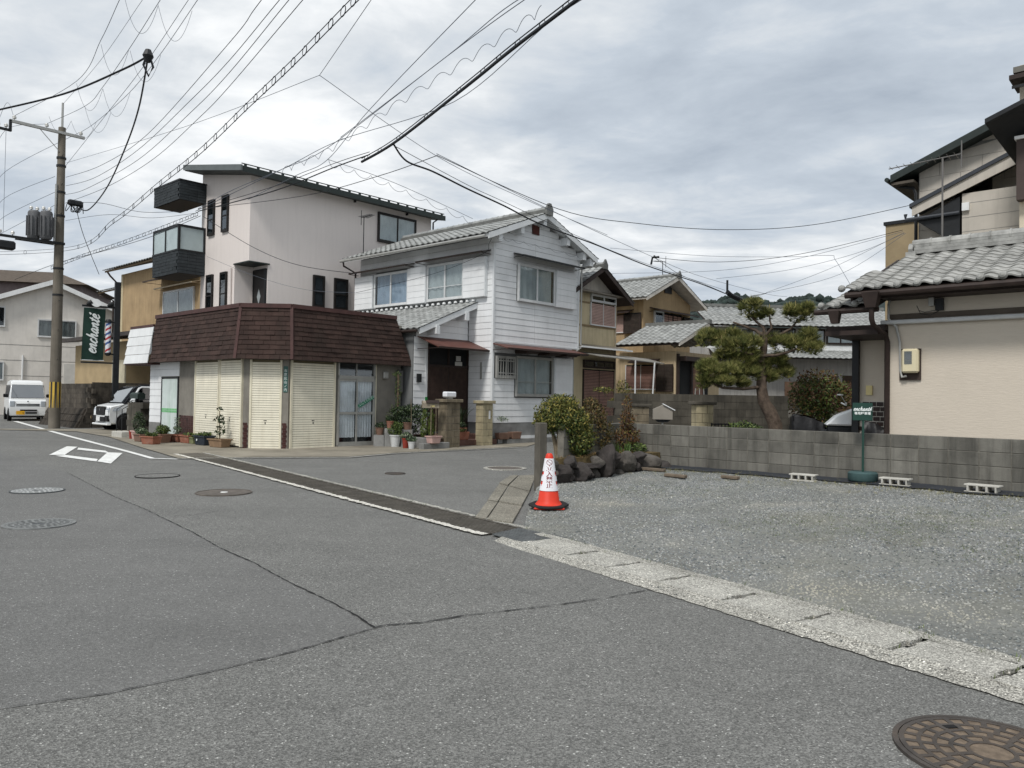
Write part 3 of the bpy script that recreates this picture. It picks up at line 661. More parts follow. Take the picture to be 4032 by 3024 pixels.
def shutter(u0, u1, z0, z1, M, lock=True):
    """roller shutter lying in its own plane: x across, -y outwards"""
    t = obj('roller_shutter', None, SH, M); sl = MB().box(0, u1 - u0 - .10, -.045, -.012, .004, .057).mesh('slat', SHUT)
    for i in range(int((z1 - z0) / .0625)):
        obj('slat', sl, t, Matrix.Translation((u0 + .05, 0, z0 + i * .0625)))
    part('guide_rail', MB().box(u0, u0 + .055, -.06, 0, z0 - .02, z1), SHUTF, t); part('guide_rail', MB().box(u1 - .055, u1, -.06, 0, z0 - .02, z1), SHUTF, t)
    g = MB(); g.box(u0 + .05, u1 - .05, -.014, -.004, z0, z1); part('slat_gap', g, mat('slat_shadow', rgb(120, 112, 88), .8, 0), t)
    if lock:
        c = (u0 + u1) / 2; g = MB(); g.box(c - .04, c + .04, -.052, -.044, z0 + .72, z0 + .735); part('pull_handle', g, BLACKM, t); part('lock', MB().box(c - .012, c + .012, -.054, -.044, z0 + .64, z0 + .685), BLACKM, t)
    return t
MR = Matrix.Identity(4)
ML = Matrix.Translation((-.81, .84, 0)) @ Matrix.Rotation(R(-90), 4, 'Z')        # x runs to -y ; outwards is -x
def MLs(s0): return Matrix.Translation((-.81, .84 + s0, 0)) @ Matrix.Rotation(R(-90), 4, 'Z')
shutter(0.02, 1.40, .115, 2.42, MR)
shutter(0, 1.22, .16, 2.44, MLs(1.25)); shutter(0, 1.42, .2, 2.44, MLs(2.70))
ca = math.atan2(cdv.y, cdv.x); MC = Matrix.Translation((*cl[:2], 0)) @ Matrix.Rotation(ca, 4, 'Z'); clen = (cr_ - cl).length
shutter(.16, clen - .17, .11, 2.42, MC)
g = MB()
for a, b in ((0.0, .15), (clen - .16, clen)):
    q = [cl + cdv * a, cl + cdv * b]; g.prism([(q[0].x, q[0].y, .1), (q[1].x, q[1].y, .1), (q[1].x + cnv.x * .05, q[1].y + cnv.y * .05, .1), (q[0].x + cnv.x * .05, q[0].y + cnv.y * .05, .1)], (0, 0, 2.33))
part('pillar', g, STUC, SH)
# wine-red tiles at the feet
wt = MB().box(0, .105, -.012, 0, 0, .056).mesh('tile', WTILE)
for r in range(10):
    for i in range(9): obj('tile', wt, SH, Matrix.Translation((-.81, 4.58 - i * .118, .26 + r * .062)) @ Matrix.Rotation(R(-90), 4, 'Z'))
for a, wid in ((.0, .15), (clen - .16, .16)):
    for r in range(11):
        q = cl + cdv * (a + .01 + (.02 if r % 2 else 0)) + cnv * .052; obj('tile', wt, SH, Matrix.Translation((q.x, q.y, .1 + r * .062)) @ Matrix.Rotation(ca, 4, 'Z'))
# address plate on the chamfer pillar
pt = obj('address_plate', None, SH); pt.matrix_local = Matrix.Translation((*(cl + cdv * (clen - .08) + cnv * .056)[:2], 1.92)) @ Matrix.Rotation(ca, 4, 'Z')
GREENP = mat('green_plate', rgb(58, 92, 86), .4, .1, 4); LETW = mat('white_letter', rgb(222, 228, 226), .6, 0)
part('plate', MB().box(-.055, .055, -.006, 0, -.34, .34), GREENP, pt)
for i, ch in enumerate('右京区山ノ内'):
    obj('lettering', text_mesh('lettering', ch, .085, LETW, .001), pt, Matrix.Translation((0, -.0075, -.28 + .1 * (5 - i))) @ Matrix.Rotation(R(90), 4, 'X'))
# glazed sliding door on the right wing
dr = obj('sliding_door', None, SH); dx0, dx1 = 1.46, 2.72
part('interior', MB().box(dx0, dx1, -.006, -.002, .14, 2.42), INT, dr)
g = MB(); g.box(dx0, dx0 + .04, -.09, 0, .12, 2.42); g.box(dx1 - .04, dx1, -.09, 0, .12, 2.42); g.box(dx0, dx1, -.09, 0, .11, .16); g.box(dx0, dx1, -.09, 0, 1.98, 2.08); g.box((dx0 + dx1) / 2 - .012, (dx0 + dx1) / 2 + .012, -.06, 0, 2.08, 2.42); part('frame', g, ALU, dr)
part('transom_pane', MB().box(dx0 + .04, dx1 - .04, -.03, -.026, 2.08, 2.42), GLASSD, dr)
LACE = mat('lace_curtain', rgb(226, 228, 230), .95, .1, 3)
for k, (a, b) in enumerate(((dx0 + .04, (dx0 + dx1) / 2 + .02), ((dx0 + dx1) / 2 - .01, dx1 - .04))):
    y = -.045 - .022 * k; s = obj('door_leaf', None, dr); g = MB()
    g.box(a, a + .035, y - .02, y, .16, 1.98); g.box(b - .035, b, y - .02, y, .16, 1.98); g.box(a + .035, b - .035, y - .02, y, .16, .24); g.box(a + .035, b - .035, y - .02, y, 1.92, 1.98); g.box(a + .035, b - .035, y - .02, y, 1.0, 1.07); part('leaf_frame', g, ALU, s)
    g = MB(); g.box(a + .035, b - .035, y - .012, y - .008, .24, 1.0); g.box(a + .035, b - .035, y - .012, y - .008, 1.07, 1.92); part('pane', g, glass('door_glass', (.9, .92, .93), .04), s)
    g = MB(); n = 26; vs = []
    for i in range(n + 1):
        u = a + .05 + (b - a - .1) * i / n; d = -.018 + .011 * math.sin(i * 1.35 + k) + random.uniform(-.003, .003)
        vs += [(u, d, .36 + random.uniform(-.006, .006)), (u, d, 1.94)]
    g.add(vs, [(2 * i, 2 * i + 1, 2 * i + 3, 2 * i + 2) for i in range(n)]); part('lace_curtain', g, LACE, s)
st = obj('notice_strip', None, dr); st.matrix_local = Matrix.Translation((2.40, -.094, 1.36)) @ Matrix.Rotation(R(-28), 4, 'Y')
part('strip', MB().box(-.30, .30, -.002, 0, -.05, .05), mat('green_strip', rgb(58, 122, 98), .5, .05), st)
obj('lettering', text_mesh('lettering', '＿いしてくださし', .085, LETW, .001), st, Matrix.Translation((0, -.0035, .01)) @ Matrix.Rotation(R(90), 4, 'X'))
part('corner_pipe', MB().box(2.76, 2.79, -.05, 0, .1, 2.42), SHUTF, SH)
g = MB(); g.box(3.02, 3.2, -.10, 0, 2.02, 2.24); part('vent_hood', g, ALU, SH, bev=.03)
g = MB(); g.box(3.52, 3.70, -.16, 0, 1.62, 2.3); part('meter_box', g, mat('grey_box', rgb(92, 92, 90), .6, .1), SH, bev=.03)
# left wing: white paint-peeled doors and siding
lw = -.81
g = MB(); boards(SH, 'B', lw, 5.83, 6.64, .62, 2.44, .20, SIDING); boards(SH, 'B', lw, 4.62, 5.83, 2.02, 2.44, .21, SIDING)
part('plinth', MB().box(lw - .02, lw, 5.83, 6.64, .0, .62), FOUND, SH)
part('wall', MB().box(lw + .01, 2.2, 5.84, 6.64, .0, 3.4), STUC, SH)
dd_ = obj('garage_door', None, SH); part('frame', MB().box(lw - .03, lw, 4.64, 4.70, .2, 2.0).box(lw - .03, lw, 5.74, 5.80, .2, 2.0).box(lw - .03, lw, 4.64, 5.80, 1.96, 2.0), BLACKM, dd_)
PALE = mat('pale_door', rgb(198, 208, 206), .6, .08, 2, streak=.3, stain_col=rgb(120, 170, 130)); GRN = mat('green_tape', rgb(122, 184, 132), .6, .15, 8)
for a, b in ((4.70, 5.20), (5.21, 5.74)):
    part('door_leaf', MB().box(lw - .02, lw - .004, a, b, .22, .98).box(lw - .02, lw - .004, a, b, 1.0, 1.94), PALE, dd_)
    part('green_band', MB().box(lw - .024, lw - .021, a, b, .94, 1.0).box(lw - .024, lw - .021, a, b, 1.01, 1.06), GRN, dd_)
part('eave_panel', MB().box(lw - .35, lw + .3, .9, 6.9, 2.435, 2.45), mat('soffit_grey', rgb(92, 88, 84), .9, .15), SH)
# mansard: three shingled slopes
ZB, ZT, PB, PT = 2.43, 3.80, .35, .17
SHG = mat('brown_shingle', rgb(62, 47, 42), .85, .22, 3, .4, 70, tint=.22, stain=.35, stain_scale=1.6, stain_col=rgb(52, 46, 40))
CAPM = mat('wine_cap', rgb(80, 56, 53), .6, .15, 4, streak=.2)
def offc(p):   # corners of the mansard outline pushed out by p
    x1 = -.81 - p; n = cnv; c = n.dot(cl) + p; yL = (c - n.x * x1) / n.y; y2 = -p; xR = (c - n.y * y2) / n.x; return (x1, yL), (xR, y2)
(b1, b2), (t1, t2) = offc(PB), offc(PT)
Ls = [((b1[0], 5.86), b1, (t1[0], 5.90), t1), (b1, b2, t1, t2), (b2, (3.86, -PB), t2, (3.36, -PT))]
items = []
for si, (pb0, pb1, pt0, pt1) in enumerate(Ls):
    B0, B1, T0, T1 = Vector((*pb0, ZB)), Vector((*pb1, ZB)), Vector((*pt0, ZT)), Vector((*pt1, ZT))
    g = MB(); nrm = (B1 - B0).cross(T0 - B0).normalized(); inn = -nrm * .04 if nrm.dot(Vector((-1, -1, 0))) > 0 else nrm * .04
    out = -inn.normalized()
    g.hexa([B0 + inn, B1 + inn, T1 + inn, T0 + inn], [B0, B1, T1, T0]); part('mansard_backing', g, SHG, SH)
    rows = 11
    for r in range(rows):
        f0, f1 = r / rows, (r + 1) / rows
        a0, a1, c0, c1 = B0.lerp(T0, f0), B1.lerp(T1, f0), B0.lerp(T0, f1), B1.lerp(T1, f1)
        w = (a1 - a0).length; k = max(2, round(w / .30)); x = 0.; bnd = [0.]
        off = .5 if r % 2 else 0
        bnd += [(i + off + random.uniform(-.08, .08)) / k for i in range(0 if off else 1, k)] + [1.]
        bnd = sorted(b for b in bnd if 0 <= b <= 1)
        for i in range(len(bnd) - 1):
            g0, g1 = bnd[i], bnd[i + 1]
            if (g1 - g0) * w < .03: continue
            e = .004 / w; lift = random.uniform(.006, .014) + (.012 if random.random() < .07 else 0)
            q = [a0.lerp(a1, g0 + e), a0.lerp(a1, g1 - e), c0.lerp(c1, g1 - e), c0.lerp(c1, g0 + e)]
            dn = (a0 - c0).normalized() * random.uniform(0, .010)
            g = MB(); g.hexa([q[0] + out * .001 + dn, q[1] + out * .001 + dn, q[2] + out * .001, q[3] + out * .001], [q[0] + out * (.010 + lift) + dn, q[1] + out * (.010 + lift) + dn, q[2] + out * .004, q[3] + out * .004])
            items.append((g.mesh('shingle', SHG), Matrix.Identity(4)))
random.shuffle(items); pieces('shingle', items, SH, 300)
for B_, T_ in ((b1, t1), (b2, t2)):
    g = MB(); o_ = cnv * .03; B0, T0 = Vector((*B_, ZB)), Vector((*T_, ZT)); sd = Vector((cdv.x, cdv.y, 0)) * .045
    g.hexa([B0 - sd, B0 + sd, T0 + sd, T0 - sd], [B0 - sd * .8 + o_, B0 + sd * .8 + o_, T0 + sd * .8 + o_, T0 - sd * .8 + o_]); part('hip_trim', g, CAPM, SH)
g = MB()
for pb0, pb1 in (((t1[0], 5.90), t1), (t1, t2), (t2, (3.36, -PT))):
    a, b = Vector((*pb0, 0)), Vector((*pb1, 0)); d_ = (b - a).normalized(); n_ = Vector((d_.y, -d_.x, 0)); n_ = -n_ if n_.dot(Vector((-1, -1, 0))) < 0 else n_
    q = [a + n_ * .05, b + n_ * .05, b - n_ * .1, a - n_ * .1]; g.prism([(p.x, p.y, ZT - .04) for p in q], (0, 0, .11))
part('parapet_cap', g, CAPM, SH)
g = MB(); g.prism([(t1[0], 5.9, 3.5), (t1[0], t1[1], 3.5), (t2[0], t2[1], 3.5), (3.36, -PT, 3.5), (3.5, 4.2, 3.5), (1.5, 6.2, 3.5)], (0, 0, .25)); part('flat_roof', g, FOUND, SH)
g = MB(); g.hexa([(3.80, -PB, ZB), (3.86, -PB, ZB), (3.86, .3, ZB), (3.80, .3, ZB)], [(3.30, -PT, ZT), (3.36, -PT, ZT), (3.36, .3, ZT), (3.30, .3, ZT)]); part('end_trim', g, SHG, SH)
# white sheet canopy at the far end
cn = obj('side_canopy', None, SH)
for i in range(4):
    f0, f1 = i / 4, (i + 1) / 4 - .012; X = lambda f: -1.22 + .17 * f; Z = lambda f: 2.42 + 1.12 * f
    g = MB(); g.hexa([(X(f0), 5.93, Z(f0)), (X(f0) + .02, 5.93, Z(f0)), (X(f0) + .02, 7.75, Z(f0)), (X(f0), 7.75, Z(f0))], [(X(f1), 5.93, Z(f1)), (X(f1) + .02, 5.93, Z(f1)), (X(f1) + .02, 7.68, Z(f1)), (X(f1), 7.68, Z(f1))]); part('white_panel', g, WHITE, cn)
part('canopy_frame', MB().box(-1.19, -.3, 5.95, 7.72, 2.38, 2.42).box(-1.06, -.3, 5.95, 7.66, 3.52, 3.60), CAPM, cn)
# ================================================================== WHITE HOUSE
WH = grid_thing('white_house', 'two-storey white house with horizontal siding and grey tiled gable roof', 'house', 16.9, 16.31)
g = MB(); g.box(.02, 3.84, .02, 6.78, .1, 3.3); g.box(.02, 4.24, .02, 6.78, 3.3, 6.5)
g.add([(.02, .02, 6.5), (4.24, .02, 6.5), (2.12, .02, 7.36), (.02, 6.78, 6.5), (4.24, 6.78, 6.5), (2.12, 6.78, 7.36)], [(0, 1, 2), (5, 4, 3), (0, 2, 5, 3), (1, 4, 5, 2)])
part('wall', g, mat('white_core', rgb(120, 122, 122), .8, .05), WH)
RS, RZ0, RX = .40, 7.52, 2.12                       # roof slope, ridge height, ridge x
rz = lambda x: RZ0 - RS * abs(x - RX)
hA2 = (1.02, 3.92, 4.58, 5.80); hA1 = (.06, 3.84, 1.58, 2.92)
boards(WH, 'A', 0, .05, 4.22, 3.28, 6.50, .195, SIDING, holes=[(1.02, 2.86, 4.58, 5.82)], joints=(1.92,))
boards(WH, 'A', 0, .10, 4.15, 6.50, 7.45, .195, SIDING, ztop=lambda u: rz(u) - .06)
boards(WH, 'A', 0, .05, 3.80, .76, 2.92, .197, SIDING, holes=[(.06, .98, 2.10, 2.92), (.98, 2.82, 1.56, 2.92)])
boards(WH, 'A', 0, .05, 3.80, 2.92, 3.24, .16, SIDING)
boards(WH, 'B', 0, .05, 6.76, 4.62, 6.48, .195, SIDING, holes=[(1.22, 3.0, 4.62, 5.9), (3.94, 5.84, 4.62, 5.86)], joints=(2.98,))
boards(WH, 'B', 0, .05, 1.05, .76, 4.62, .196, SIDING)
TRIM = mat('white_trim', rgb(218, 221, 222), .55, .05, 3)
part('corner_trim', MB().box(-.03, .045, -.03, .045, .76, 6.5), TRIM, WH); part('corner_trim', MB().box(4.19, 4.27, -.03, .04, 3.26, 6.4), TRIM, WH); part('corner_trim', MB().box(3.78, 3.87, -.028, .03, .76, 3.26), TRIM, WH)
part('belly_trim', MB().box(.05, 4.2, -.035, 0, 3.235, 3.285), TRIM, WH)
part('foundation', MB().box(.0, 3.86, -.01, .1, .3, .755), FOUND, WH); part('foundation_band', MB().box(.3, 3.86, -.05, 0, .08, .34), WHITE, WH)
# windows
window(WH, 'A', -.022, 1.04, 2.84, 4.60, 5.80, 2, ALUW, CURT, bar=False, curt_cov=(.0, .95)); window(WH, 'A', -.022, 1.0, 2.80, 1.58, 2.86, 2, ALU, CURT, bar=True, curt_cov=(0, .96))
window(WH, 'B', -.022, 1.24, 2.98, 4.66, 5.88, 2, ALUW, CURT, bar=True); window(WH, 'B', -.022, 3.96, 5.82, 4.66, 5.84, 2, ALUW, mat('curtain_blue', rgb(178, 190, 206), .95, .1), curt_cov=(.0, .95))
t = window(WH, 'A', -.022, .10, .96, 2.14, 2.82, 2, ALU, None, name='barred_window')
g = MB()
for i in range(8): u = .14 + i * .112; g.box(u, u + .02, -.12, -.10, 2.12, 2.82)
for z in (2.28, 2.66): g.box(.1, .96, -.118, -.096, z, z + .03)
part('bars', g, ALU, t)
# storm shutter boxes
def shutterbox(face, u0, u1, z0, z1):
    t = obj('storm_shutter_box', None, WH); g = MB(); fbox(g, face, -.022, u0, u1, 0, .12, z0, z1); part('box', g, TRIM, t)
    n = 6
    for i in range(n):
        g = MB(); h = (z1 - z0) / n; fbox(g, face, -.022, u0 + .02, u1 - .02, .12, .135, z0 + i * h + .008, z0 + (i + 1) * h - .004); part('board', g, SIDING, t)
shutterbox('A', 2.86, 3.92, 4.58, 5.80); shutterbox('A', 2.84, 3.80, 1.60, 2.88); shutterbox('B', .24, 1.22, 4.64, 5.88); shutterbox('B', 3.0, 3.94, 4.64, 5.86); shutterbox('B', 5.86, 6.92, 4.64, 5.82)
awning(WH, 'A', -.022, .86, 4.0, 6.10, .42, .10, mats=BLACKM); awning(WH, 'B', -.022, .12, 3.2, 6.08, .40, .10, mats=DKBROWN); awning(WH, 'B', -.022, 3.72, 6.9, 6.06, .40, .10, mats=DKBROWN)
awning(WH, 'A', -.036, -.02, 3.98, 3.20, .62, .16, mats=REDTIN, edge=DKBROWN)
for x in (.9, 2.0, 2.9): part('awning_bracket', MB().hexa([(x, -.60, 2.92), (x + .5, -.60, 2.92), (x + .6, -.1, 2.92), (x, -.1, 2.92)], [(x, -.62, 3.0), (x + .7, -.62, 3.0), (x + .7, -.1, 3.12), (x, -.1, 3.12)]), DKBROWN, WH)
# main roof
for sx, lab in ((-1, 'l'), (1, 'r')):
    xe = -.60 if sx < 0 else 4.85; g = slab([(xe, -.32, rz(xe)), (RX, -.32, RZ0), (RX, 6.98, RZ0), (xe, 6.98, rz(xe))] if sx < 0 else [(RX, -.32, RZ0), (xe, -.32, rz(xe)), (xe, 6.98, rz(xe)), (RX, 6.98, RZ0)], .10); part('roof_deck', g, WHITE, WH)
    g = MB(); g.hexa([(xe, -.36, rz(xe) - .16), (RX, -.36, RZ0 - .16), (RX, -.32, RZ0 - .16), (xe, -.32, rz(xe) - .16)], [(xe, -.36, rz(xe) + .02), (RX, -.36, RZ0 + .02), (RX, -.32, RZ0 + .02), (xe, -.32, rz(xe) + .02)]); part('bargeboard', g, TRIM, WH)
sl = math.hypot(RX + .66, (RX + .66) * RS)
tile_roof(WH, (-.66, 7.0, rz(-.66) + .01), (0, -1, 0), (1, 0, RS), 7.36, sl, .27, .235, TILE, 300)
tile_roof(WH, (4.91, -.36, rz(4.91) + .01), (0, 1, 0), (-1, 0, RS), 7.36, math.hypot(4.91 - RX, (4.91 - RX) * RS), .27, .235, TILE, 0)
rg = obj('ridge', None, WH); rt = MB().lathe([(.085, 0), (.085, .26), (.098, .265), (.098, .29)], n=10).mesh('ridge_tile', TILE)
part('ridge_course', MB().box(RX - .1, RX + .1, -.36, 7.0, RZ0 - .02, RZ0 + .13), TILED, rg)
for i in range(26): obj('ridge_tile', rt, rg, Matrix.Translation((RX, -.38 + i * .28, RZ0 + .15)) @ Matrix.Rotation(R(-90), 4, 'X'))
part('ridge_end', MB().prism([(RX - .15, 0, -.08), (RX + .15, 0, -.08), (RX + .17, 0, .12), (RX + .06, 0, .3), (RX - .06, 0, .3), (RX - .17, 0, .12)], (0, .08, 0)), TILED, rg).location = (0, -.44, RZ0 + .02)
for (x, dz) in ((-.1, 0), (.9, 0), (1.98, .06), (3.2, 0), (4.1, 0), (4.5, -.02)): part('purlin_end', MB().box(x, x + .16, -.30, .05, rz(x + .08) - .38, rz(x + .08) - .12), TRIM, WH)
part('gable_vent', MB().box(1.72, 2.06, -.05, -.02, 6.84, 7.14), mat('rust_vent', rgb(82, 44, 38), .8, .3, 9), WH)
tubes(WH, 'gutter', [([(-.70, 7.05, rz(-.7) - .02), (-.70, -.30, rz(-.7) - .05)], .05)], ALU); tubes(WH, 'downpipe', [([(-.68, 6.9, 6.4), (-.66, 6.9, 6.2), (-.1, 6.95, 6.02), (-.05, 6.95, 4.5)], .035)], DKBROWN)
tubes(WH, 'downpipe', [([(4.9, -.25, 6.35), (4.85, -.2, 6.2), (4.33, -.06, 6.05), (4.33, -.06, 3.3), (3.93, -.05, 3.1), (3.93, -.05, .3)], .03)], ALU)
# porch wing with its own tiled lean-to roof
pw = obj('porch_wing', None, WH); YD = 1.07
part('porch_wall', MB().box(-2.24, -.02, YD + .02, 6.7, .1, 3.5).add([(-2.24, YD + .02, 3.5), (-.02, YD + .02, 3.5), (-.02, YD + .02, 4.3), (-2.24, 6.7, 3.5), (-.02, 6.7, 3.5), (-.02, 6.7, 4.3)], [(0, 1, 2), (5, 4, 3), (0, 2, 5, 3)]), MATS['white_core'], pw)
pz = lambda x: 4.48 + .42 * x
boards(pw, 'A', YD, -2.22, -1.72, .3, 3.3, .196, SIDING); boards(pw, 'A', YD, -2.22, -.04, 3.3, 4.3, .196, SIDING, ztop=lambda u: pz(u) - .08)
part('porch_trim', MB().box(-1.78, -1.70, YD - .03, YD + .02, .3, 3.2), TRIM, pw)
part('porch_deck', slab([(-2.35, .70, pz(-2.35)), (0, .70, pz(0)), (0, 6.9, pz(0)), (-2.35, 6.9, pz(-2.35))], .09), TRIM, pw)
part('porch_bargeboard', MB().hexa([(-2.35, .66, pz(-2.35) - .15), (.02, .66, pz(0) - .15), (.02, .70, pz(0) - .15), (-2.35, .70, pz(-2.35) - .15)], [(-2.35, .66, pz(-2.35) + .02), (.02, .66, pz(0) + .02), (.02, .70, pz(0) + .02), (-2.35, .70, pz(-2.35) + .02)]), TRIM, pw)
for x in (-1.75, -.55): part('purlin_end', MB().box(x, x + .14, .62, YD, pz(x) - .36, pz(x) - .11), TRIM, pw)
tile_roof(pw, (-2.42, 6.9, pz(-2.42) + .01), (0, -1, 0), (1, 0, .42), 6.25, math.hypot(2.42, 2.42 * .42), .27, .235, TILE, 300)
fcm = MB().lathe([(.06, 0), (.055, .05), (.02, .07)], n=8).mesh('flashing_cap', WHITE)
for i in range(23): obj('flashing_cap', fcm, pw, Matrix.Translation((-.07, .8 + i * .27, pz(0) + .05)))
tubes(pw, 'gutter', [([(-2.46, 6.9, pz(-2.46)), (-2.46, .68, pz(-2.46) - .02)], .045)], DKBROWN)
# entrance
en = obj('entrance_door', None, pw); part('recess', MB().box(-1.70, -.03, YD + .0, YD + .02, .5, 3.1), INT, en)
g = MB(); g.box(-1.70, -1.66, YD - .06, YD, .5, 3.1); g.box(-.07, -.03, YD - .06, YD, .5, 3.1); g.box(-1.7, -.03, YD - .06, YD, 2.44, 2.5); g.box(-.88, -.85, YD - .06, YD, .5, 3.1); part('frame', g, DKBROWN, en)
bat = MB().box(0, .022, YD - .05, YD - .02, .52, 2.44).mesh('slat', mat('door_slat', rgb(66, 52, 46), .55, .2, 8))
for i in range(36): obj('slat', bat, en, Matrix.Translation((-1.65 + i * .0438, 0, 0)))
part('paper_note', MB().box(-.62, -.32, YD - .07, YD - .062, 2.5, 2.62).box(-.58, -.38, YD - .07, YD - .062, 2.64, 2.8), mat('paper', rgb(176, 176, 172), .9, .05), en)
awning(WH, 'A', YD, -2.1, .1, 3.32, .95, .34, mats=REDTIN, edge=DKBROWN, name='porch_awning')
part('lamp', MB().box(-.035, -.0, .42, .50, 2.1, 2.62), ALU, WH); part('meter', MB().box(-2.12, -1.98, YD - .09, YD - .02, 1.95, 2.2), BLACKM, WH)
part('green_notice', MB().box(-1.79, -1.70, YD - .045, YD - .035, 1.12, 1.52), mat('green_sticker', rgb(38, 130, 66), .6, .15, 20), WH)
part('step', MB().box(-2.2, -.02, .2, YD, .0, .42).box(-1.9, -.02, -.25, .2, .0, .28), mat('step_tile', rgb(104, 78, 70), .8, .2, 4), WH)
g = MB(); g.box(0.45, 3.9, -.26, -.05, .02, .26); part('planter_kerb', g, FOUND, WH)

# gate pillars, stacked split-face blocks
PBL = mat('split_block', rgb(168, 158, 130), .9, .16, 4, .6, 40, tint=.1, streak=.35, stain_col=rgb(96, 88, 70)); PBD = mat('split_block_dark', rgb(126, 116, 98), .9, .2, 4, .6, 40, tint=.12, streak=.5, stain=.4, stain_col=rgb(62, 56, 48))
def gate_pillar(a, b, z, m, w, d, rows, label, capw=.06, cz=.09, jx=.4):
    t = grid_thing('gate_pillar', label, 'gate pillar', a, b, z); h = .19
    part('core', MB().box(-w / 2 + .012, w / 2 - .012, -d / 2 + .012, d / 2 - .012, 0, rows * h), MORT, t)
    for r in range(rows):
        f = jx if r % 2 else 1 - jx; x = -w / 2 + w * f
        for x0, x1 in ((-w / 2, x - .004), (x + .004, w / 2)): part('block', MB().box(x0, x1, -d / 2 + random.uniform(0, .005), d / 2, r * h + .004, (r + 1) * h - .004), m, t, bev=.006)
    part('cap', MB().box(-w / 2 - capw, w / 2 + capw, -d / 2 - capw, d / 2 + capw, rows * h, rows * h + cz), m, t, bev=.01); return t
gp = gate_pillar(16.22, 15.95, .02, PBL, .42, .30, 7, 'cream block gate pillar with a white nameplate')
part('nameplate', MB().box(.03, .09, -.162, -.15, .88, 1.12), mat('nameplate_white', rgb(214, 216, 216), .4, .03), gp)
gp = gate_pillar(14.72, 15.86, .02, PBD, .52, .36, 7, 'dark stained gate pillar behind the wall mailbox'); gp.scale = (1, 1, 1.02)
gl = thing('porch_lamp', 'white box lamp on top of the dark gate pillar', 'lamp', W(14.72, 15.86, 1.475), TH)
part('foot', MB().box(-.08, .08, -.06, .06, 0, .04), ALU, gl); part('shade', MB().box(-.2, .2, -.09, .09, .04, .2), mat('lamp_white', rgb(226, 228, 232), .35, .02), gl, bev=.03)

# ================================================================== THREE-STOREY HOUSE
TS = grid_thing('three_storey_house', 'tall pinkish-grey rendered house with dark balconies and single-slope dark roof', 'house', 13.35, 24.65)
PINK = mat('pink_render', rgb(222, 214, 209), .9, .03, 1.0, .35, 55, streak=.10, stain=.10, stain_scale=.5, stain_col=rgb(160, 152, 146), fine=.3)
DGRN = mat('dark_green_trim', rgb(44, 52, 50), .55, .12, 5); CHAR = mat('charcoal_shingle', rgb(52, 57, 60), .75, .15, 6, tint=.14)
wz = lambda y: 9.13 + .19 * y
g = MB()
def tsbox(x0, x1, y0, y1, z0, zt=None):
    if zt is None: g.hexa([(x0, y0, z0), (x1, y0, z0), (x1, y1, z0), (x0, y1, z0)], [(x0, y0, wz(y0)), (x1, y0, wz(y0)), (x1, y1, wz(y1)), (x0, y1, wz(y1))])
    else: g.box(x0, x1, y0, y1, z0, zt)
tsbox(0, 8.3, 0, 3.6, 6.14); tsbox(0, 8.3, 1.0, 3.6, 0, 6.14); tsbox(.72, 8.3, 0, 1.0, 0, 6.14); part('wall', g, PINK, TS)
g = slab([(-.62, -.55, wz(-.55) + .18), (8.62, -.55, wz(-.55) + .18), (8.62, 3.75, wz(3.75) + .18), (-.62, 3.75, wz(3.75) + .18)], .20); part('roof', g, DGRN, TS)
part('roof_verge', MB().hexa([(-.68, -.58, wz(-.58)), (-.62, -.58, wz(-.58)), (-.62, 3.78, wz(3.78)), (-.68, 3.78, wz(3.78))], [(-.68, -.58, wz(-.58) + .2), (-.62, -.58, wz(-.58) + .2), (-.62, 3.78, wz(3.78) + .2), (-.68, 3.78, wz(3.78) + .2)]), mat('verge_grey', rgb(96, 102, 102), .5, .1), TS)
g = MB()
for i in range(20): g.box(-.5 + i * .47, -.42 + i * .47, -.5, -.44, wz(-.5) + .18, wz(-.5) + .25)
g.box(-.6, 8.6, -.49, -.45, wz(-.5) + .25, wz(-.5) + .275); part('snow_guard', g, DGRN, TS)
part('notch_soffit', MB().box(-.04, .78, -.04, 1.04, 6.10, 6.138), DGRN, TS)
dn_ = obj('entrance_door', None, TS); part('leaf', MB().box(.66, .718, .10, .84, 4.2, 5.92), BRZ, dn_)
part('diamond_light', MB().add([(.652, .47, 4.72), (.652, .60, 5.0), (.652, .47, 5.28), (.652, .34, 5.0)], [(0, 1, 2, 3)]), mat('door_light', rgb(150, 156, 158), .3, .05), dn_); part('frame', MB().box(.64, .72, .05, .10, 4.2, 5.97).box(.64, .72, .84, .89, 4.2, 5.97).box(.64, .72, .05, .89, 5.92, 5.97), BLACKM, dn_)
for (a, b, z0, z1) in ((2.54, 3.02, 7.37, 8.69), (1.49, 1.95, 7.37, 8.69), (2.54, 3.02, 4.5, 5.91), (1.49, 1.95, 4.5, 5.91)):
    t = window(TS, 'B', 0, a, b, z0, z1, 1, BRZ, CURTD, depth=.08, pane=GLASSD, name='slit_window', curt_cov=(0, 1)); g = MB(); fbox(g, 'B', 0, a, b, 0, .084, (z0 + z1) / 2 - .1, (z0 + z1) / 2 - .06); part('rail', g, BRZ, t)
for (a, b) in ((2.55, 3.04), (3.47, 4.08)):
    t = window(TS, 'A', 0, a, b, 4.78, 5.98, 1, BRZ, None, depth=.08, fw=.05, name='slit_window', back=mat('night_glass', rgb(72, 76, 80), .4, .1)); g = MB(); fbox(g, 'A', 0, a, b, 0, .084, 5.34, 5.39); part('rail', g, BRZ, t)
window(TS, 'A', 0, 5.46, 7.42, 7.69, 8.88, 2, BRZ, CURT, fw=.06, depth=.09)
tubes(TS, 'downpipe', [([(8.45, -.3, 9.1), (8.36, -.06, 8.95), (8.36, -.06, 3.)], .035)], BLACKM); tubes(TS, 'downpipe', [([(-.05, 1.2, 6.0), (-.05, 1.2, 4.0)], .05)], PINK)
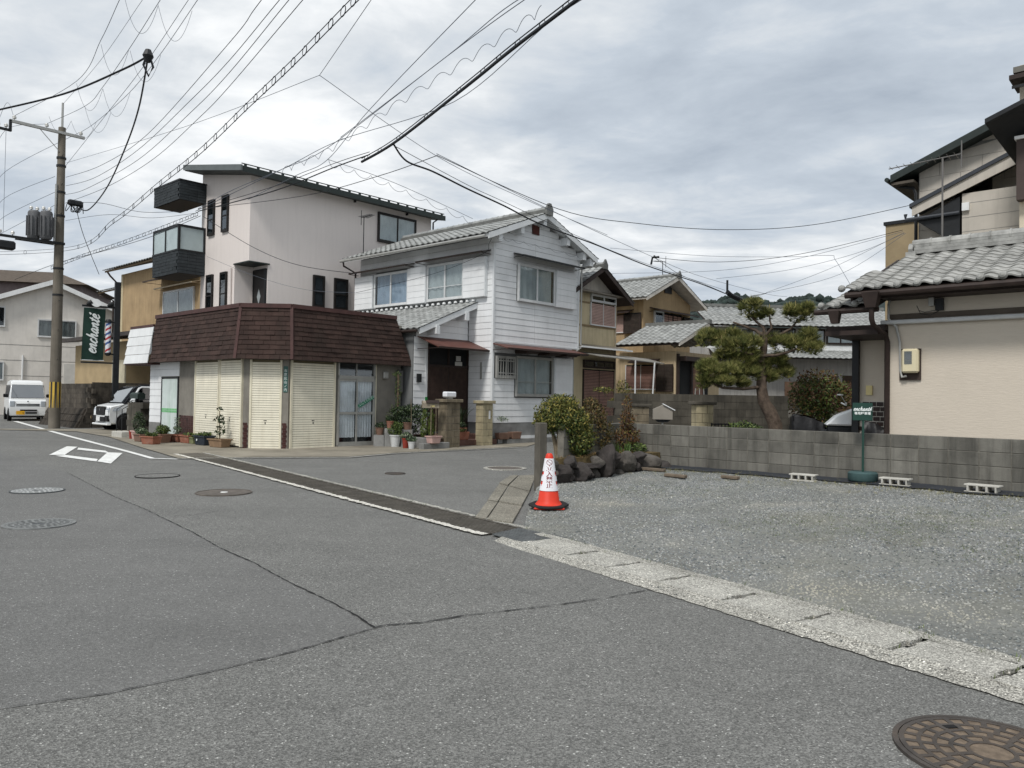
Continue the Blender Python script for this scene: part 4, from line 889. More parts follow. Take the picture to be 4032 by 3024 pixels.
for x, z in ((4.3, 9.02), (6.9, 9.0)): part('eave_hook', MB().box(x, x + .06, -.1, 0, z, z + .08), BLACKM, TS)
def balcony(z0, z1, glazed):
    t = obj('balcony', None, TS); x0, y0, y1 = -1.0, 3.28, 5.46
    part('floor_slab', MB().box(x0, 0, y0, y1, z0, z0 + .06), BLACKM, t); part('inner', MB().box(x0 + .05, -.02, y0 + .05, y1 - .05, z0 + .05, z1 - .04), BLACKM, t)
    n = 7; h = (z1 - z0) / n
    for r in range(n):
        for k in range(7):
            a = y0 + (y1 - y0) * (k + (.35 if r % 2 else 0)) / 7; b = min(y1, y0 + (y1 - y0) * (k + 1 + (.35 if r % 2 else 0)) / 7) - .006
            if b - a > .02: part('panel_shingle', MB().box(x0 - .02 - random.uniform(0, .012), x0 + .04, a, b, z0 + r * h, z0 + (r + 1) * h - .010), CHAR, t)
        for k in range(3):
            a = x0 - .01 + 1.0 * k / 3; part('panel_shingle', MB().box(a, a + .327, y0 - .02 - random.uniform(0, .008), y0 + .04, z0 + r * h, z0 + (r + 1) * h - .010), CHAR, t)
    part('coping', MB().box(x0 - .04, 0, y0 - .04, y0 + .06, z1 - .02, z1 + .04).box(x0 - .04, x0 + .06, y0 + .06, y1 + .02, z1 - .02, z1 + .04), BLACKM, t)
    if glazed:
        zt = 7.62; g = MB()
        g.box(x0 - .03, x0 + .05, y0 - .03, y0 + .05, z1, zt); g.box(x0 - .03, x0 + .04, y0 + 1.05, y0 + 1.12, z1, zt); g.box(x0 - .03, x0 + .04, y1 - .06, y1, z1, zt); g.box(-.08, 0, y0 - .03, y0 + .04, z1, zt)
        g.box(x0 - .03, x0 + .05, y0, y1, zt, zt + .09); g.box(x0, 0, y0 - .03, y0 + .05, zt, zt + .09); part('glazing_frame', g, BLACKM, t)
        FR = mat('frosted_pane', rgb(176, 190, 192), .25, .06, 2)
        for a, b in ((y0 + .05, y0 + 1.05), (y0 + 1.12, y1 - .06)): part('pane', MB().box(x0, x0 + .015, a, b, z1 + .04, zt), FR, t)
        part('pane', MB().box(x0 + .05, -.08, y0, y0 + .015, z1 + .04, zt), FR, t)
balcony(8.62, 9.33, False); balcony(5.92, 6.76, True)
# low ground-floor balcony rail behind the mansard
b3 = obj('roof_railing', None, TS); g = MB(); g.box(-1.0, -.95, 3.3, 6.6, 3.0, 3.95); g.box(-1.0, .0, 3.28, 3.33, 3.0, 3.95); part('grey_panel', g, mat('panel_grey', rgb(120, 124, 126), .5, .08), b3)
g = MB(); g.box(-1.03, -.93, 3.25, 6.6, 3.95, 4.02); g.box(-1.0, 0, 3.25, 3.35, 3.95, 4.02); g.box(-1.03, -.96, 3.25, 3.34, 3., 3.95); g.box(-1.03, -.96, 4.9, 4.98, 3., 3.95); part('rail_frame', g, BLACKM, b3)
# tv antenna on the white house roof
def antenna(label, base, h, boom, rz_, m=BLACKM, n=9):
    t = thing('tv_antenna', label, 'antenna', base, rz_); g = MB(); g.tube([(0, 0, 0), (0, 0, h)], .018, 6); part('mast', g, m, t)
    g = MB(); g.tube([(-boom * .75, 0, h - .04), (boom * .25, 0, h + .02)], .012, 5); part('boom', g, m, t)
    g = MB()
    for i in range(n): x = -boom * .72 + i * boom * .1; g.tube([(x, -.12 - .01 * i, h - .03 + i * .004), (x, .12 + .01 * i, h - .03 + i * .004)], .006, 4)
    g.tube([(boom * .25, 0, h - .25), (boom * .25, 0, h + .28)], .012, 5); part('elements', g, m, t); return t
antenna('thin tv antenna rising in front of the three-storey house window', W(16.5, 22.4, 6.6), 1.3, .9, 2.2)
# ================================================================== CREAM HOUSE and OCHRE HOUSE behind the white one
CREAM = mat('cream_render', rgb(204, 190, 158), .92, .1, 1.2, .4, 60, streak=.35, stain=.25, stain_col=rgb(128, 116, 90)); OCHRE = mat('ochre_render', rgb(168, 145, 112), .92, .1, 1.4, .4, 60, streak=.3, stain_col=rgb(112, 92, 66))
PALEW = mat('pale_render', rgb(192, 186, 176), .92, .08, 1.5, .3, 60, streak=.2); BLIND = mat('pink_blind', rgb(186, 158, 148), .6, .08, 4, tint=.06); BLINDD = mat('pink_blind_dark', rgb(146, 114, 104), .6, .1, 4, tint=.06); SHUTB = mat('dark_shutter', rgb(62, 54, 48), .7, .15, 5, tint=.08)
def blind(parent, face, pos, u0, u1, z0, z1, m, frame=ALUW, gap=.055, n0=.02, nm='louvre_shutter'):
    t = obj(nm, None, parent); g = MB(); fbox(g, face, pos, u0, u1, .002, .012, z0, z1); part('backing', g, INT, t)
    k = int((z1 - z0) / gap); g0 = MB(); fbox(g0, face, pos, u0 + .03, u1 - .03, n0, n0 + .03, 0, gap * .74); sm = g0.mesh('louvre', m)
    for i in range(k): obj('louvre', sm, t, Matrix.Translation((0, 0, z0 + i * gap)))
    g = MB(); fbox(g, face, pos, u0, u0 + .035, .0, .06, z0, z1); fbox(g, face, pos, u1 - .035, u1, .0, .06, z0, z1); fbox(g, face, pos, u0, u1, .0, .07, z0 - .04, z0); fbox(g, face, pos, (u0 + u1) / 2 - .012, (u0 + u1) / 2 + .012, .03, .058, z0, z1); part('frame', g, frame, t); return t
def gable_roof(parent, x0, x1, y0, y1, ze, rise, ov, ovy, tw, ex, tm, limit, deck, barge, both=True, amp=.028, left=True):
    """ridge along y; gable towards -y"""
    xm = (x0 + x1) / 2; s = rise / (xm - x0); z = lambda x: ze + rise - s * abs(x - xm); xa, xb = x0 - ov, x1 + ov; ya = y0 - ovy
    for xe in (xa, xb):
        P = [(xe, ya, z(xe)), (xm, ya, z(xm)), (xm, y1, z(xm)), (xe, y1, z(xe))]
        part('roof_deck', slab(P if xe < xm else P[::-1], .07), deck, parent)
        part('bargeboard', MB().hexa([(xe, ya - .03, z(xe) - .13), (xm, ya - .03, z(xm) - .13), (xm, ya, z(xm) - .13), (xe, ya, z(xe) - .13)], [(xe, ya - .03, z(xe) + .03), (xm, ya - .03, z(xm) + .03), (xm, ya, z(xm) + .03), (xe, ya, z(xe) + .03)]), barge, parent)
    L_ = math.hypot(xm - xa, s * (xm - xa))
    tile_roof(parent, (xa - .05, y1, z(xa) + .0), (0, -1, 0), (1, 0, s), y1 - ya + .04, L_, tw, ex, tm, limit, amp)
    if both: tile_roof(parent, (xb + .05, ya - .04, z(xb) + .0), (0, 1, 0), (-1, 0, s), y1 - ya + .04, L_, tw, ex, tm, 0, amp, nm='roof_tile_far')
    rg = obj('ridge', None, parent); part('ridge_course', MB().box(xm - .08, xm + .08, ya - .03, y1, z(xm) - .02, z(xm) + .12), TILED, rg)
    rt = MB().lathe([(.075, 0), (.075, .25), (.09, .255), (.09, .28)], n=8).mesh('ridge_tile', tm)
    for i in range(int((y1 - ya) / .27)): obj('ridge_tile', rt, rg, Matrix.Translation((xm, ya - .03 + i * .27, z(xm) + .13)) @ Matrix.Rotation(R(-90), 4, 'X'))
    part('ridge_end', MB().prism([(xm - .13, ya - .09, z(xm) - .06), (xm + .13, ya - .09, z(xm) - .06), (xm + .14, ya - .09, z(xm) + .1), (xm, ya - .09, z(xm) + .3), (xm - .14, ya - .09, z(xm) + .1)], (0, .07, 0)), TILED, rg)
    return z
a0, b0 = ab(D(2420, 1500, 29.))
CH = grid_thing('cream_house', 'narrow cream two-storey house with pink louvre shutters beside the white house', 'house', a0, b0)
zc = 5.45
part('wall', MB().box(-2.8, 0, 0, 6, 0, zc), CREAM, CH); part('gable_wall', MB().prism([(-2.8, .02, zc), (0, .02, zc), (-1.4, .02, zc + .82)], (0, 5.9, 0)), PALEW, CH)
gable_roof(CH, -2.8, 0, 0, 6, zc + .02, .82, .5, .45, .27, .24, TILE, 120, DKBROWN, DKBROWN)
part('tin_skirt', MB().hexa([(-2.9, -.32, 5.36), (.16, -.32, 5.36), (.12, 0, 5.36), (-2.9, 0, 5.36)], [(-2.9, -.32, 5.40), (.16, -.32, 5.40), (.12, 0, 5.5), (-2.9, 0, 5.5)]), mat('tin_grey', rgb(122, 116, 106), .5, .2, 4), CH)
part('corner_post', MB().box(-.05, .03, -.03, .05, .2, 5.36), mat('post_pale', rgb(176, 164, 140), .8, .1), CH)
blind(CH, 'A', 0, -1.62, -.06, 4.26, 5.06, BLIND); window(CH, 'A', 0, -1.6, -.06, 5.08, 5.36, 2, ALUW, None, depth=.09, fw=.03)
part('dado_rail', MB().box(-2.8, 0, -.03, 0, 4.16, 4.22).box(-2.8, -1.65, -.03, 0, 5.0, 5.05), mat('tan_rail', rgb(142, 124, 96), .8, .15), CH)
blind(CH, 'A', 0, -2.0, -.10, .55, 2.62, BLINDD, frame=DKBROWN); window(CH, 'A', 0, -2.0, -.1, 2.66, 2.95, 3, DKBROWN, None, depth=.09, fw=.03)
awning(CH, 'A', 0, -2.8, .35, 3.52, .55, .14, mats=MATS['tin_grey'], edge=WHITE)
cpz = obj('carport', None, CH); part('roof_sheet', MB().hexa([(-2.4, -1.15, 3.0), (2.3, -.75, 2.96), (2.3, 0, 3.16), (-2.4, -.05, 3.2)], [(-2.4, -1.15, 3.03), (2.3, -.75, 2.99), (2.3, 0, 3.19), (-2.4, -.05, 3.23)]), mat('plastic_sheet', rgb(138, 136, 130), .5, .1, 3), cpz)
tubes(cpz, 'post', [([(-.05, -.95, .3), (-.05, -.95, 3.0)], .03)], ALUW); tubes(cpz, 'brace', [([(1.1, -.9, .3), (1.35, -.9, 2.98)], .03)], ALUW); tubes(CH, 'downpipe', [([(-2.75, -.06, 3.3), (-2.75, -.06, .3)], .03)], ALU)

a0, b0 = ab(D(2530, 1500, 34.)); k = 34 / 32
OH = grid_thing('ochre_house', 'ochre rendered house with white gable eaves and dark shutters behind the pine', 'house', a0, b0)
ze = 6.15
part('wall', MB().box(0, 4.1, 0, 6, 0, ze), OCHRE, OH); part('gable_wall', MB().prism([(0, .02, ze), (4.1, .02, ze), (2.05, .02, ze + .72)], (0, 5.9, 0)), OCHRE, OH)
WBRG = mat('white_barge', rgb(206, 200, 190), .7, .1, 4, streak=.2)
gable_roof(OH, 0, 4.1, 0, 6, ze + .12, .92, .62, .55, .27, .25, TILE, 260, WBRG, WBRG)
part('gable_vent', MB().prism([(1.75, -.03, ze + .34), (2.35, -.03, ze + .34), (2.35, -.03, ze + .6), (2.05, -.03, ze + .76), (1.75, -.03, ze + .6)], (0, .04, 0)), BLACKM, OH)
t = window(OH, 'A', 0, .84, 1.6, 4.8, 5.6, 1, ALUW, None, depth=.09); blind(OH, 'A', 0, 1.62, 2.42, 4.8, 5.58, mat('pink_panel', rgb(176, 140, 128), .6, .1), frame=DKBROWN, nm='shutter_panel', gap=.1); blind(OH, 'A', 0, 2.44, 3.22, 4.8, 5.58, MATS['pink_panel'], frame=DKBROWN, nm='shutter_panel', gap=.1)
blind(OH, 'A', -.08, 3.3, 4.15, 4.7, 5.5, SHUTB, frame=DKBROWN); awning(OH, 'A', 0, .5, 4.0, 5.72, .55, .16, mats=DKBROWN)
blind(OH, 'B', -.10, .05, .95, 4.55, 5.42, SHUTB, frame=DKBROWN); blind(OH, 'B', 0, .98, 1.9, 4.6, 5.4, BLIND); awning(OH, 'B', 0, .5, 1.9, 5.6, .4, .14, mats=DKBROWN)
# its single-storey front wing
a1, b1 = ab(D(2660, 1500, 30.5)); da, db = a1 - a0, b1 - b0
fw_ = obj('front_wing', None, OH, Matrix.Translation((da, db, 0)))
BEIGE = mat('beige_render', rgb(188, 170, 140), .92, .1, 1.4, .4, 60, streak=.4, stain_col=rgb(112, 96, 76))
part('wing_wall', MB().box(0, 3.6, .0, 3.2, .2, 3.5), BEIGE, fw_)
zf = lambda x: 3.78 + .40 * (x + .5)
part('wing_deck', slab([(-.5, -.42, zf(-.5)), (1.9, -.42, zf(1.9)), (1.9, 2.6, zf(1.9)), (-.5, 2.6, zf(-.5))], .07), DKBROWN, fw_)
part('wing_bargeboard', MB().hexa([(-.5, -.46, zf(-.5) - .12), (1.9, -.46, zf(1.9) - .12), (1.9, -.42, zf(1.9) - .12), (-.5, -.42, zf(-.5) - .12)], [(-.5, -.46, zf(-.5) + .03), (1.9, -.46, zf(1.9) + .03), (1.9, -.42, zf(1.9) + .03), (-.5, -.42, zf(-.5) + .03)]), WBRG, fw_)
tile_roof(fw_, (-.55, 2.6, zf(-.55) + .01), (0, -1, 0), (1, 0, .4), 3.06, math.hypot(2.45, .98), .27, .24, TILE, 140, .028)
tile_roof(fw_, (4.1, -.46, zf(-.2) + .05), (0, 1, 0), (-1, 0, .36), 3., 2.3, .27, .24, TILE, 40, .028)
part('wing_ridge', MB().box(1.8, 2.0, -.5, 2.6, zf(1.9) - .02, zf(1.9) + .16), TILED, fw_)
blind(fw_, 'B', 0, .85, 2.35, 2.0, 2.98, BLINDD); blind(fw_, 'B', -.08, .06, .83, 1.92, 2.98, SHUTB, frame=DKBROWN); awning(fw_, 'B', 0, .7, 2.0, 3.22, .4, .12, mats=DKBROWN)
part('entrance_recess', MB().box(.3, 2.6, -.02, 0, .8, 3.15), INT, fw_); part('entrance_door', MB().box(1.3, 2.1, -.05, -.02, .9, 2.9), mat('rose_door', rgb(128, 96, 84), .7, .12), fw_); part('porch_beam', MB().box(.1, 3.5, -.4, 0, 3.12, 3.3), DKBROWN, fw_); part('porch_post', MB().box(.05, .15, -.1, 0, .4, 3.4).box(1.1, 1.2, -.1, -.02, .4, 3.2), DKBROWN, fw_)
antenna('small tv antenna on the ridge of the ochre house', W(a0 + 2.05, b0 + .3, 7.25), .75, .8, .6, n=6)

# ================================================================== FAR HOUSES (behind the pine)
def far_house(name, label, u, v, Y, w, d, ze, rise, wall, roofm, win=(), left=0., ov=.5, limit=120, tw=.3, z0=0):
    a, b = ab(D(u, v, Y)); t = grid_thing(name, label, 'house', a, b)
    part('wall', MB().box(0, w, 0, d, z0, ze), wall, t); part('gable_wall', MB().prism([(0, .02, ze), (w, .02, ze), (w / 2, .02, ze + rise * .95)], (0, d - .1, 0)), wall, t)
    gable_roof(t, 0, w, 0, d, ze + .1, rise, ov, .5, tw, .28, roofm, limit, WBRG, WBRG)
    return t
t = far_house('gabled_house', 'far white house with a low gable seen left of the pine', 2742, 1300, 44, 5.2, 6, 5.0, 1.05, PALEW, TILE, limit=80)
part('gable_vent', MB().prism([(2.35, -.02, 5.55), (2.85, -.02, 5.55), (2.85, -.02, 5.75), (2.6, -.02, 5.85), (2.35, -.02, 5.75)], (0, .03, 0)), BLACKM, t); awning(t, 'A', 0, -.2, 3.2, 4.4, .5, .12, mats=MATS['tin_grey']); window(t, 'A', 0, 1.8, 3.4, 3.1, 4.2, 2, ALUW, CURTD)
part('pediment_band', MB().hexa([(.1, -.06, 4.95), (2.6, -.06, 5.62), (2.6, 0, 5.62), (.1, 0, 4.95)], [(.1, -.06, 5.03), (2.6, -.06, 5.70), (2.6, 0, 5.70), (.1, 0, 5.03)]), FOUND, t)
# terraced row, ridge running across the view (along A)
c = D(2880, 1300, 40); RW = thing('row_house', 'long pale terraced house with grey tiled roof behind the pine', 'house', (c.x, c.y, 0), R(4))
GREYW = mat('grey_render', rgb(178, 176, 172), .92, .1, 1.5, .3, 60, streak=.3)
part('wall', MB().box(-1.4, 9, 0, 5, 0, 5.45), GREYW, RW); zr = lambda y: 5.5 + .44 * (y + .6)
part('roof_deck', slab([(-1.4, -.6, zr(-.6)), (9.4, -.6, zr(-.6)), (9.4, 2.2, zr(2.2)), (-1.4, 2.2, zr(2.2))], .08), DKBROWN, RW)
tile_roof(RW, (-1.4, -.66, zr(-.66)), (1, 0, 0), (0, 1, .44), 10.8, 3.06, .29, .27, TILE, 260, .028); part('ridge_course', MB().box(-1.4, 9.4, 2.05, 2.35, zr(2.2), zr(2.2) + .16), TILED, RW)
zl = lambda y: 3.82 + .38 * (y + 1.2)
part('pent_deck', slab([(-1.2, -1.2, zl(-1.2)), (9.2, -1.2, zl(-1.2)), (9.2, 0, zl(0)), (-1.2, 0, zl(0))], .07), DKBROWN, RW); tile_roof(RW, (-1.2, -1.26, zl(-1.26)), (1, 0, 0), (0, 1, .38), 10.4, 1.35, .29, .27, TILE, 100, .028, nm='pent_tile')
for i, (x0, x1) in enumerate(((-.2, 1.2), (1.9, 3.4), (3.6, 5.0), (5.1, 6.6))): window(RW, 'A', 0, x0, x1, 4.62, 5.4, 2, DKBROWN if i else ALUW, CURT if i > 1 else CURTD, depth=.09)
part('upper_wall_band', MB().box(-1.3, 9, -.02, 0, 4.3, 4.55), WHITE, RW); part('lower_screen', MB().box(2.5, 6, -.9, -.85, .5, 2.6), mat('brown_screen', rgb(92, 72, 58), .8, .2, 3), RW); part('side_door', MB().box(6.0, 6.5, -.04, 0, .4, 3.0), mat('umber_door', rgb(70, 58, 50), .8, .2), RW)

# ================================================================== RIGHT HOUSE
RH = grid_thing('beige_house', 'beige rendered house with grey wave-tiled roof at the right edge', 'house', 14.41, 4.25)
def stucco(name, c):
    m = bpy.data.materials.new(name); m.use_nodes = True; t = m.node_tree; b = t.nodes['Principled BSDF']; pos = N(t, 'ShaderNodeNewGeometry').outputs['Position']
    mpn = N(t, 'ShaderNodeMapping'); L(t, pos, mpn.inputs[0]); mpn.inputs['Scale'].default_value = (7, 7, 55); n = noise(t, mpn.outputs[0], 1., 5, .65, .6)
    L(t, ramp(t, mth(t, 'ADD', mth(t, 'MULTIPLY', n, .5), mth(t, 'MULTIPLY', noise(t, pos, .8, 4), .5)), [(.3, tuple(x * .91 for x in c)), (.7, tuple(x * 1.05 for x in c))]), b.inputs['Base Color']); b.inputs['Roughness'].default_value = .93
    bn = N(t, 'ShaderNodeBump'); bn.inputs['Strength'].default_value = .45; bn.inputs['Distance'].default_value = .010; L(t, n, bn.inputs['Height']); L(t, bn.outputs[0], b.inputs['Normal']); MATS[name] = m; return m
STB = stucco('beige_stucco', rgb(207, 197, 182))
part('wall', MB().box(0, 5, -7, 0, .1, 3.5), STB, RH); part('recess_wall', MB().box(1.0, 5, 0, .9, .1, 3.0), STB, RH)
rr = lambda x: 3.46 + .355 * (x + .62)
part('roof_deck', slab([(-.58, -7, rr(-.58)), (2.1, -7, rr(2.1)), (2.1, .3, rr(2.1)), (-.58, .5, rr(-.58))], .08), DKBROWN, RH)
RTILE = mat('silver_tile', rgb(152, 152, 148), .45, .22, 5, .15, 40, tint=.10, stain=.6, stain_scale=3, stain_col=rgb(84, 84, 79), spec=.5)
tile_roof(RH, (-.70, .56, rr(-.70) + .02), (0, -1, 0), (1, 0, .355), 7.5, math.hypot(2.8, 2.8 * .355), .30, .25, RTILE, 300, .036, skip=lambda c, r, nc, nr: c == 0 and r > 5)
ecm = MB().lathe([(.0, -.02), (.062, -.012), (.066, .01), (.05, .045), (.02, .06)], n=10).mesh('eave_cap', RTILE)
for i in range(25): obj('eave_cap', ecm, RH, Matrix.Translation((-.71, .56 - (i + .02) * .30, rr(-.71) + .075)) @ Matrix.Rotation(R(-70), 4, 'Y'))
rg = obj('ridge', None, RH)
for i, z in enumerate((0, .065, .13)): part('ridge_course', MB().box(2.0 - .12 + i * .012, 2.0 + .12 - i * .012, -7, .12 - .02 * i, rr(2.0) + .06 + z, rr(2.0) + .12 + z), RTILE, rg)
rt = MB().lathe([(.10, 0), (.10, .30), (.115, .305), (.115, .34)], n=12).mesh('ridge_tile', RTILE)
for i in range(22): obj('ridge_tile', rt, rg, Matrix.Translation((2.0, .14 - i * .33, rr(2.0) + .25)) @ Matrix.Rotation(R(90), 4, 'X'))
part('ridge_end', MB().lathe([(.13, 0), (.13, .08)], n=12), RTILE, rg).matrix_local = Matrix.Translation((2.0, .12, rr(2.0) + .16)) @ Matrix.Rotation(R(-90), 4, 'X'); part('ridge_end_foot', MB().box(1.84, 2.16, .06, .24, rr(2.0) - .02, rr(2.0) + .1), RTILE, rg)
part('verge_board', MB().hexa([(-.55, .42, rr(-.55) - .2), (2.1, .42, rr(2.1) - .2), (2.1, .46, rr(2.1) - .2), (-.55, .46, rr(-.55) - .2)], [(-.55, .42, rr(-.55) - .02), (2.1, .42, rr(2.1) - .02), (2.1, .46, rr(2.1) - .02), (-.55, .46, rr(-.55) - .02)]), DKBROWN, RH)
part('gable_infill', MB().prism([(0, -.02, 3.4), (2.1, -.02, 3.4), (2.1, -.02, rr(2.1) - .1), (0, -.02, rr(0) - .1)], (0, .03, 0)), STB, RH)
# lower roof over the recess
r2 = lambda x: 3.20 + .32 * (x + .5); part('porch_deck', slab([(-.45, .1, r2(-.45)), (2.2, .1, r2(2.2)), (2.2, .9, r2(2.2)), (-.45, .9, r2(-.45))], .07), DKBROWN, RH)
tile_roof(RH, (-.55, .96, r2(-.55) + .01), (0, -1, 0), (1, 0, .32), .9, math.hypot(2.4, .8), .30, .25, RTILE, 60, .036, nm='porch_tile')
for i in range(4): obj('eave_cap', ecm, RH, Matrix.Translation((-.56, .96 - i * .29, r2(-.56) + .065)) @ Matrix.Rotation(R(-70), 4, 'Y'))
tubes(RH, 'gutter', [([(-.70, .5, rr(-.7) - .05), (-.70, -7, rr(-.7) - .03)], .055)], DKBROWN); tubes(RH, 'porch_gutter', [([(-.55, 1.08, r2(-.55) - .05), (-.55, .0, r2(-.55) - .05)], .05)], DKBROWN)
part('gutter_box', MB().hexa([(-.78, -.02, 3.14), (-.64, -.02, 3.14), (-.64, .14, 3.14), (-.78, .14, 3.14)], [(-.82, -.08, 3.40), (-.60, -.08, 3.40), (-.60, .2, 3.40), (-.82, .2, 3.40)]), DKBROWN, RH); part('porch_gutter_box', MB().hexa([(-.60, .66, 2.92), (-.50, .66, 2.92), (-.50, .78, 2.92), (-.60, .78, 2.92)], [(-.63, .63, 3.14), (-.47, .63, 3.14), (-.47, .83, 3.14), (-.63, .83, 3.14)]), DKBROWN, RH)
tubes(RH, 'downpipe', [([(-.71, .06, 3.2), (-.71, .06, 2.95), (-.65, .05, 2.85), (-.14, .01, 2.72), (-.06, .0, 2.6), (-.06, .0, .2)], .045)], DKBROWN)
part('soffit_board', MB().box(-.4, 1.9, .05, .95, 2.72, 2.80).box(-.2, 1.9, .0, 1.0, 2.80, 2.9).box(-.5, 0, -7, 0, 3.32, 3.37), DKBROWN, RH)
part('recess_post', MB().box(.90, .99, .80, .92, .1, 2.75), BLACKM, RH); part('eave_board', MB().box(-.03, 0, -7, -.02, 2.99, 3.08), mat('brown_board', rgb(92, 84, 76), .8, .15, 4), RH)
tubes(RH, 'white_rail', [([(-.08, .1, 2.94), (-.08, -7, 2.92)], .04)], ALUW)
mt = obj('electric_meter', None, RH); part('backboard', MB().box(-.03, -.0, -.53, -.19, 1.93, 2.47), mat('board_brown', rgb(70, 60, 54), .8, .2, 6), mt); part('case', MB().box(-.15, -.03, -.515, -.25, 2.05, 2.465), mat('meter_cream', rgb(214, 204, 172), .45, .04), mt, bev=.03); part('window', MB().box(-.156, -.15, -.42, -.30, 2.20, 2.42), GLASSD, mt); part('dial', MB().box(-.1525, -.151, -.40, -.32, 2.28, 2.38), ALU, mt)
tubes(RH, 'conduit', [([(-.04, -.05, 3.4), (-.07, -.02, 3.25), (-.10, -.03, 3.0), (-.05, -.14, 2.86), (-.05, -.20, 2.6), (-.05, -.215, 2.1), (-.08, -.25, 1.98), (-.08, -.32, 2.0)], .022)], ALU)
part('service_box', MB().box(-.09, -.01, -.88, -.76, 3.1, 3.3), BLACKM, RH); part('service_cap', MB().box(-.1, -.01, -.74, -.66, 3.18, 3.38), ALU, RH)
tubes(RH, 'service_wire', [([(-.06, -.82, 3.1), (-.12, -.7, 3.02), (-.14, -.55, 3.05), (-.1, -.48, 3.2)], .006), ([(-.06, -.86, 3.12), (-.1, -.6, 3.08), (-.08, -.5, 3.12)], .005)], BLACKM, 5)
part('intercom', MB().box(.96, 1.0, .57, .68, 1.68, 1.86), mat('cream_plastic', rgb(222, 206, 150), .5, .03), RH)
btm = [mat('brown_brick', rgb(48, 34, 30), .35, .2, 9, tint=.3)]; bk = MB().box(0, .018, 0, .115, 0, .078).mesh('brick', btm)
part('brick_grout', MB().box(.985, 1.0, 0, .78, .4, 1.56), mat('white_grout', rgb(206, 202, 192), .9, .05), RH)
for r in range(11):
    for i in range(6): obj('brick', bk, RH, Matrix.Translation((.974, .02 + i * .128 + (.06 if r % 2 else 0) - .03, 1.47 - r * .094)))

# ================================================================== UPPER RIGHT HOUSES
UR = grid_thing('sided_house', 'tall beige house with ruled siding panels behind the beige house roof', 'house', 22.97, 6.02)
PANEL = mat('beige_panel', rgb(188, 182, 172), .8, .06, 1.5, .3, 60, tint=.03, streak=.12); NAVY = mat('navy_trim', rgb(58, 62, 68), .5, .1)
uz = lambda y: 7.86 - .40 * y
part('wall', MB().hexa([(.02, -6, 3), (8, -6, 3), (8, 0, 3), (.02, 0, 3)], [(.02, -6, uz(-6)), (8, -6, uz(-6)), (8, 0, uz(0)), (.02, 0, uz(0))]), FOUND, UR)
for r in range(13):
    z0 = 5.2 + r * .36
    for i in range(6):
        y1 = -.02 - i * 1.0 + (.5 if r % 2 else 0); y0 = y1 - .99; y1 = min(y1, -.02)
        if y1 - y0 < .05 or uz(y1) < z0: continue
        za, zb = min(z0 + .352, uz(y1)), min(z0 + .352, uz(y0)); part('wall_panel', MB().hexa([(0, y0, z0), (.02, y0, z0), (.02, y1, z0), (0, y1, z0)], [(0, y0, zb), (.02, y0, zb), (.02, y1, za), (0, y1, za)]), PANEL, UR)
part('roof', slab([(-.45, -6, uz(-6) + .2), (8, -6, uz(-6) + .2), (8, .6, uz(.6) + .2), (-.45, .6, uz(.6) + .2)], .2), DGRN, UR); part('roof_soffit', MB().box(-.4, 6, .02, .58, 7.55, 7.62), mat('soffit_brown', rgb(84, 78, 70), .8, .1), UR)
tubes(UR, 'gutter', [([(-.5, .68, 7.7), (6, .68, 7.7)], .06)], DGRN); tubes(UR, 'downpipe', [([(-.1, .6, 7.6), (-.12, .1, 7.45), (-.12, .03, 7.3), (-.12, .03, 4)], .045)], BLACKM)
window(UR, 'B', 0, -1.75, -.90, 6.85, 7.5, 2, BRZ, None, depth=.09, fw=.06)
st = obj('stair_roof', None, UR)
dz = lambda y: 6.68 - .42 * y
part('stair_fascia', MB().hexa([(-1.0, -3.2, dz(-3.2) - .30), (-.96, -3.2, dz(-3.2) - .30), (-.96, -.1, dz(-.1) - .24), (-1.0, -.1, dz(-.1) - .24)], [(-1.0, -3.2, dz(-3.2)), (-.96, -3.2, dz(-3.2)), (-.96, -.1, dz(-.1)), (-1.0, -.1, dz(-.1))]), PANEL, st)
part('stair_rail', MB().hexa([(-1.05, -3.2, dz(-3.2)), (0, -3.2, dz(-3.2)), (0, -.05, dz(-.05)), (-1.05, -.05, dz(-.05))], [(-1.05, -3.2, dz(-3.2) + .1), (0, -3.2, dz(-3.2) + .1), (0, -.05, dz(-.05) + .1), (-1.05, -.05, dz(-.05) + .1)]), NAVY, st)
part('stair_soffit', MB().prism([(-.9, -.2, 6.35), (-.9, -1.2, 6.85), (-.9, -1.2, 5.6)], (.85, 0, 0)), BLACKM, st); part('side_wall', MB().box(-.9, 0, -4, -1.25, 4, 6.9), PANEL, st)
for i in range(5): part('side_panel_joint', MB().box(-.905, -.899, -4, -1.25, 5.2 + i * .36, 5.208 + i * .36), FOUND, st)
tubes(UR, 'gutter', [([(-1.0, .05, 6.55), (-1.0, .05, 6.4), (-.95, -1.2, 6.42)], .05)], NAVY); part('vent_box', MB().box(-.98, -.9, -1.42, -1.26, 6.45, 6.65), WHITE, UR)
a, b = ab(D(3560, 1000, 28.)); tb = grid_thing('tan_block_house', 'flat-topped tan rendered house behind the sided house', 'house', a, b); part('wall', MB().box(0, 5, -4, .64, 0, 8.15), mat('tan_render', rgb(150, 134, 106), .92, .1, 1.4, .3, 60), tb); part('parapet', MB().box(-.06, 5, -4, .70, 8.15, 8.27), BLACKM, tb)
FR_ = grid_thing('brown_shutter_house', 'house with deep dark eaves and brown shutter cut by the right edge', 'house', 20.05, 3.28)
part('wall', MB().box(.3, 5, -5, -.02, 4, 9.2), mat('cream_wall', rgb(206, 196, 176), .9, .06), FR_)
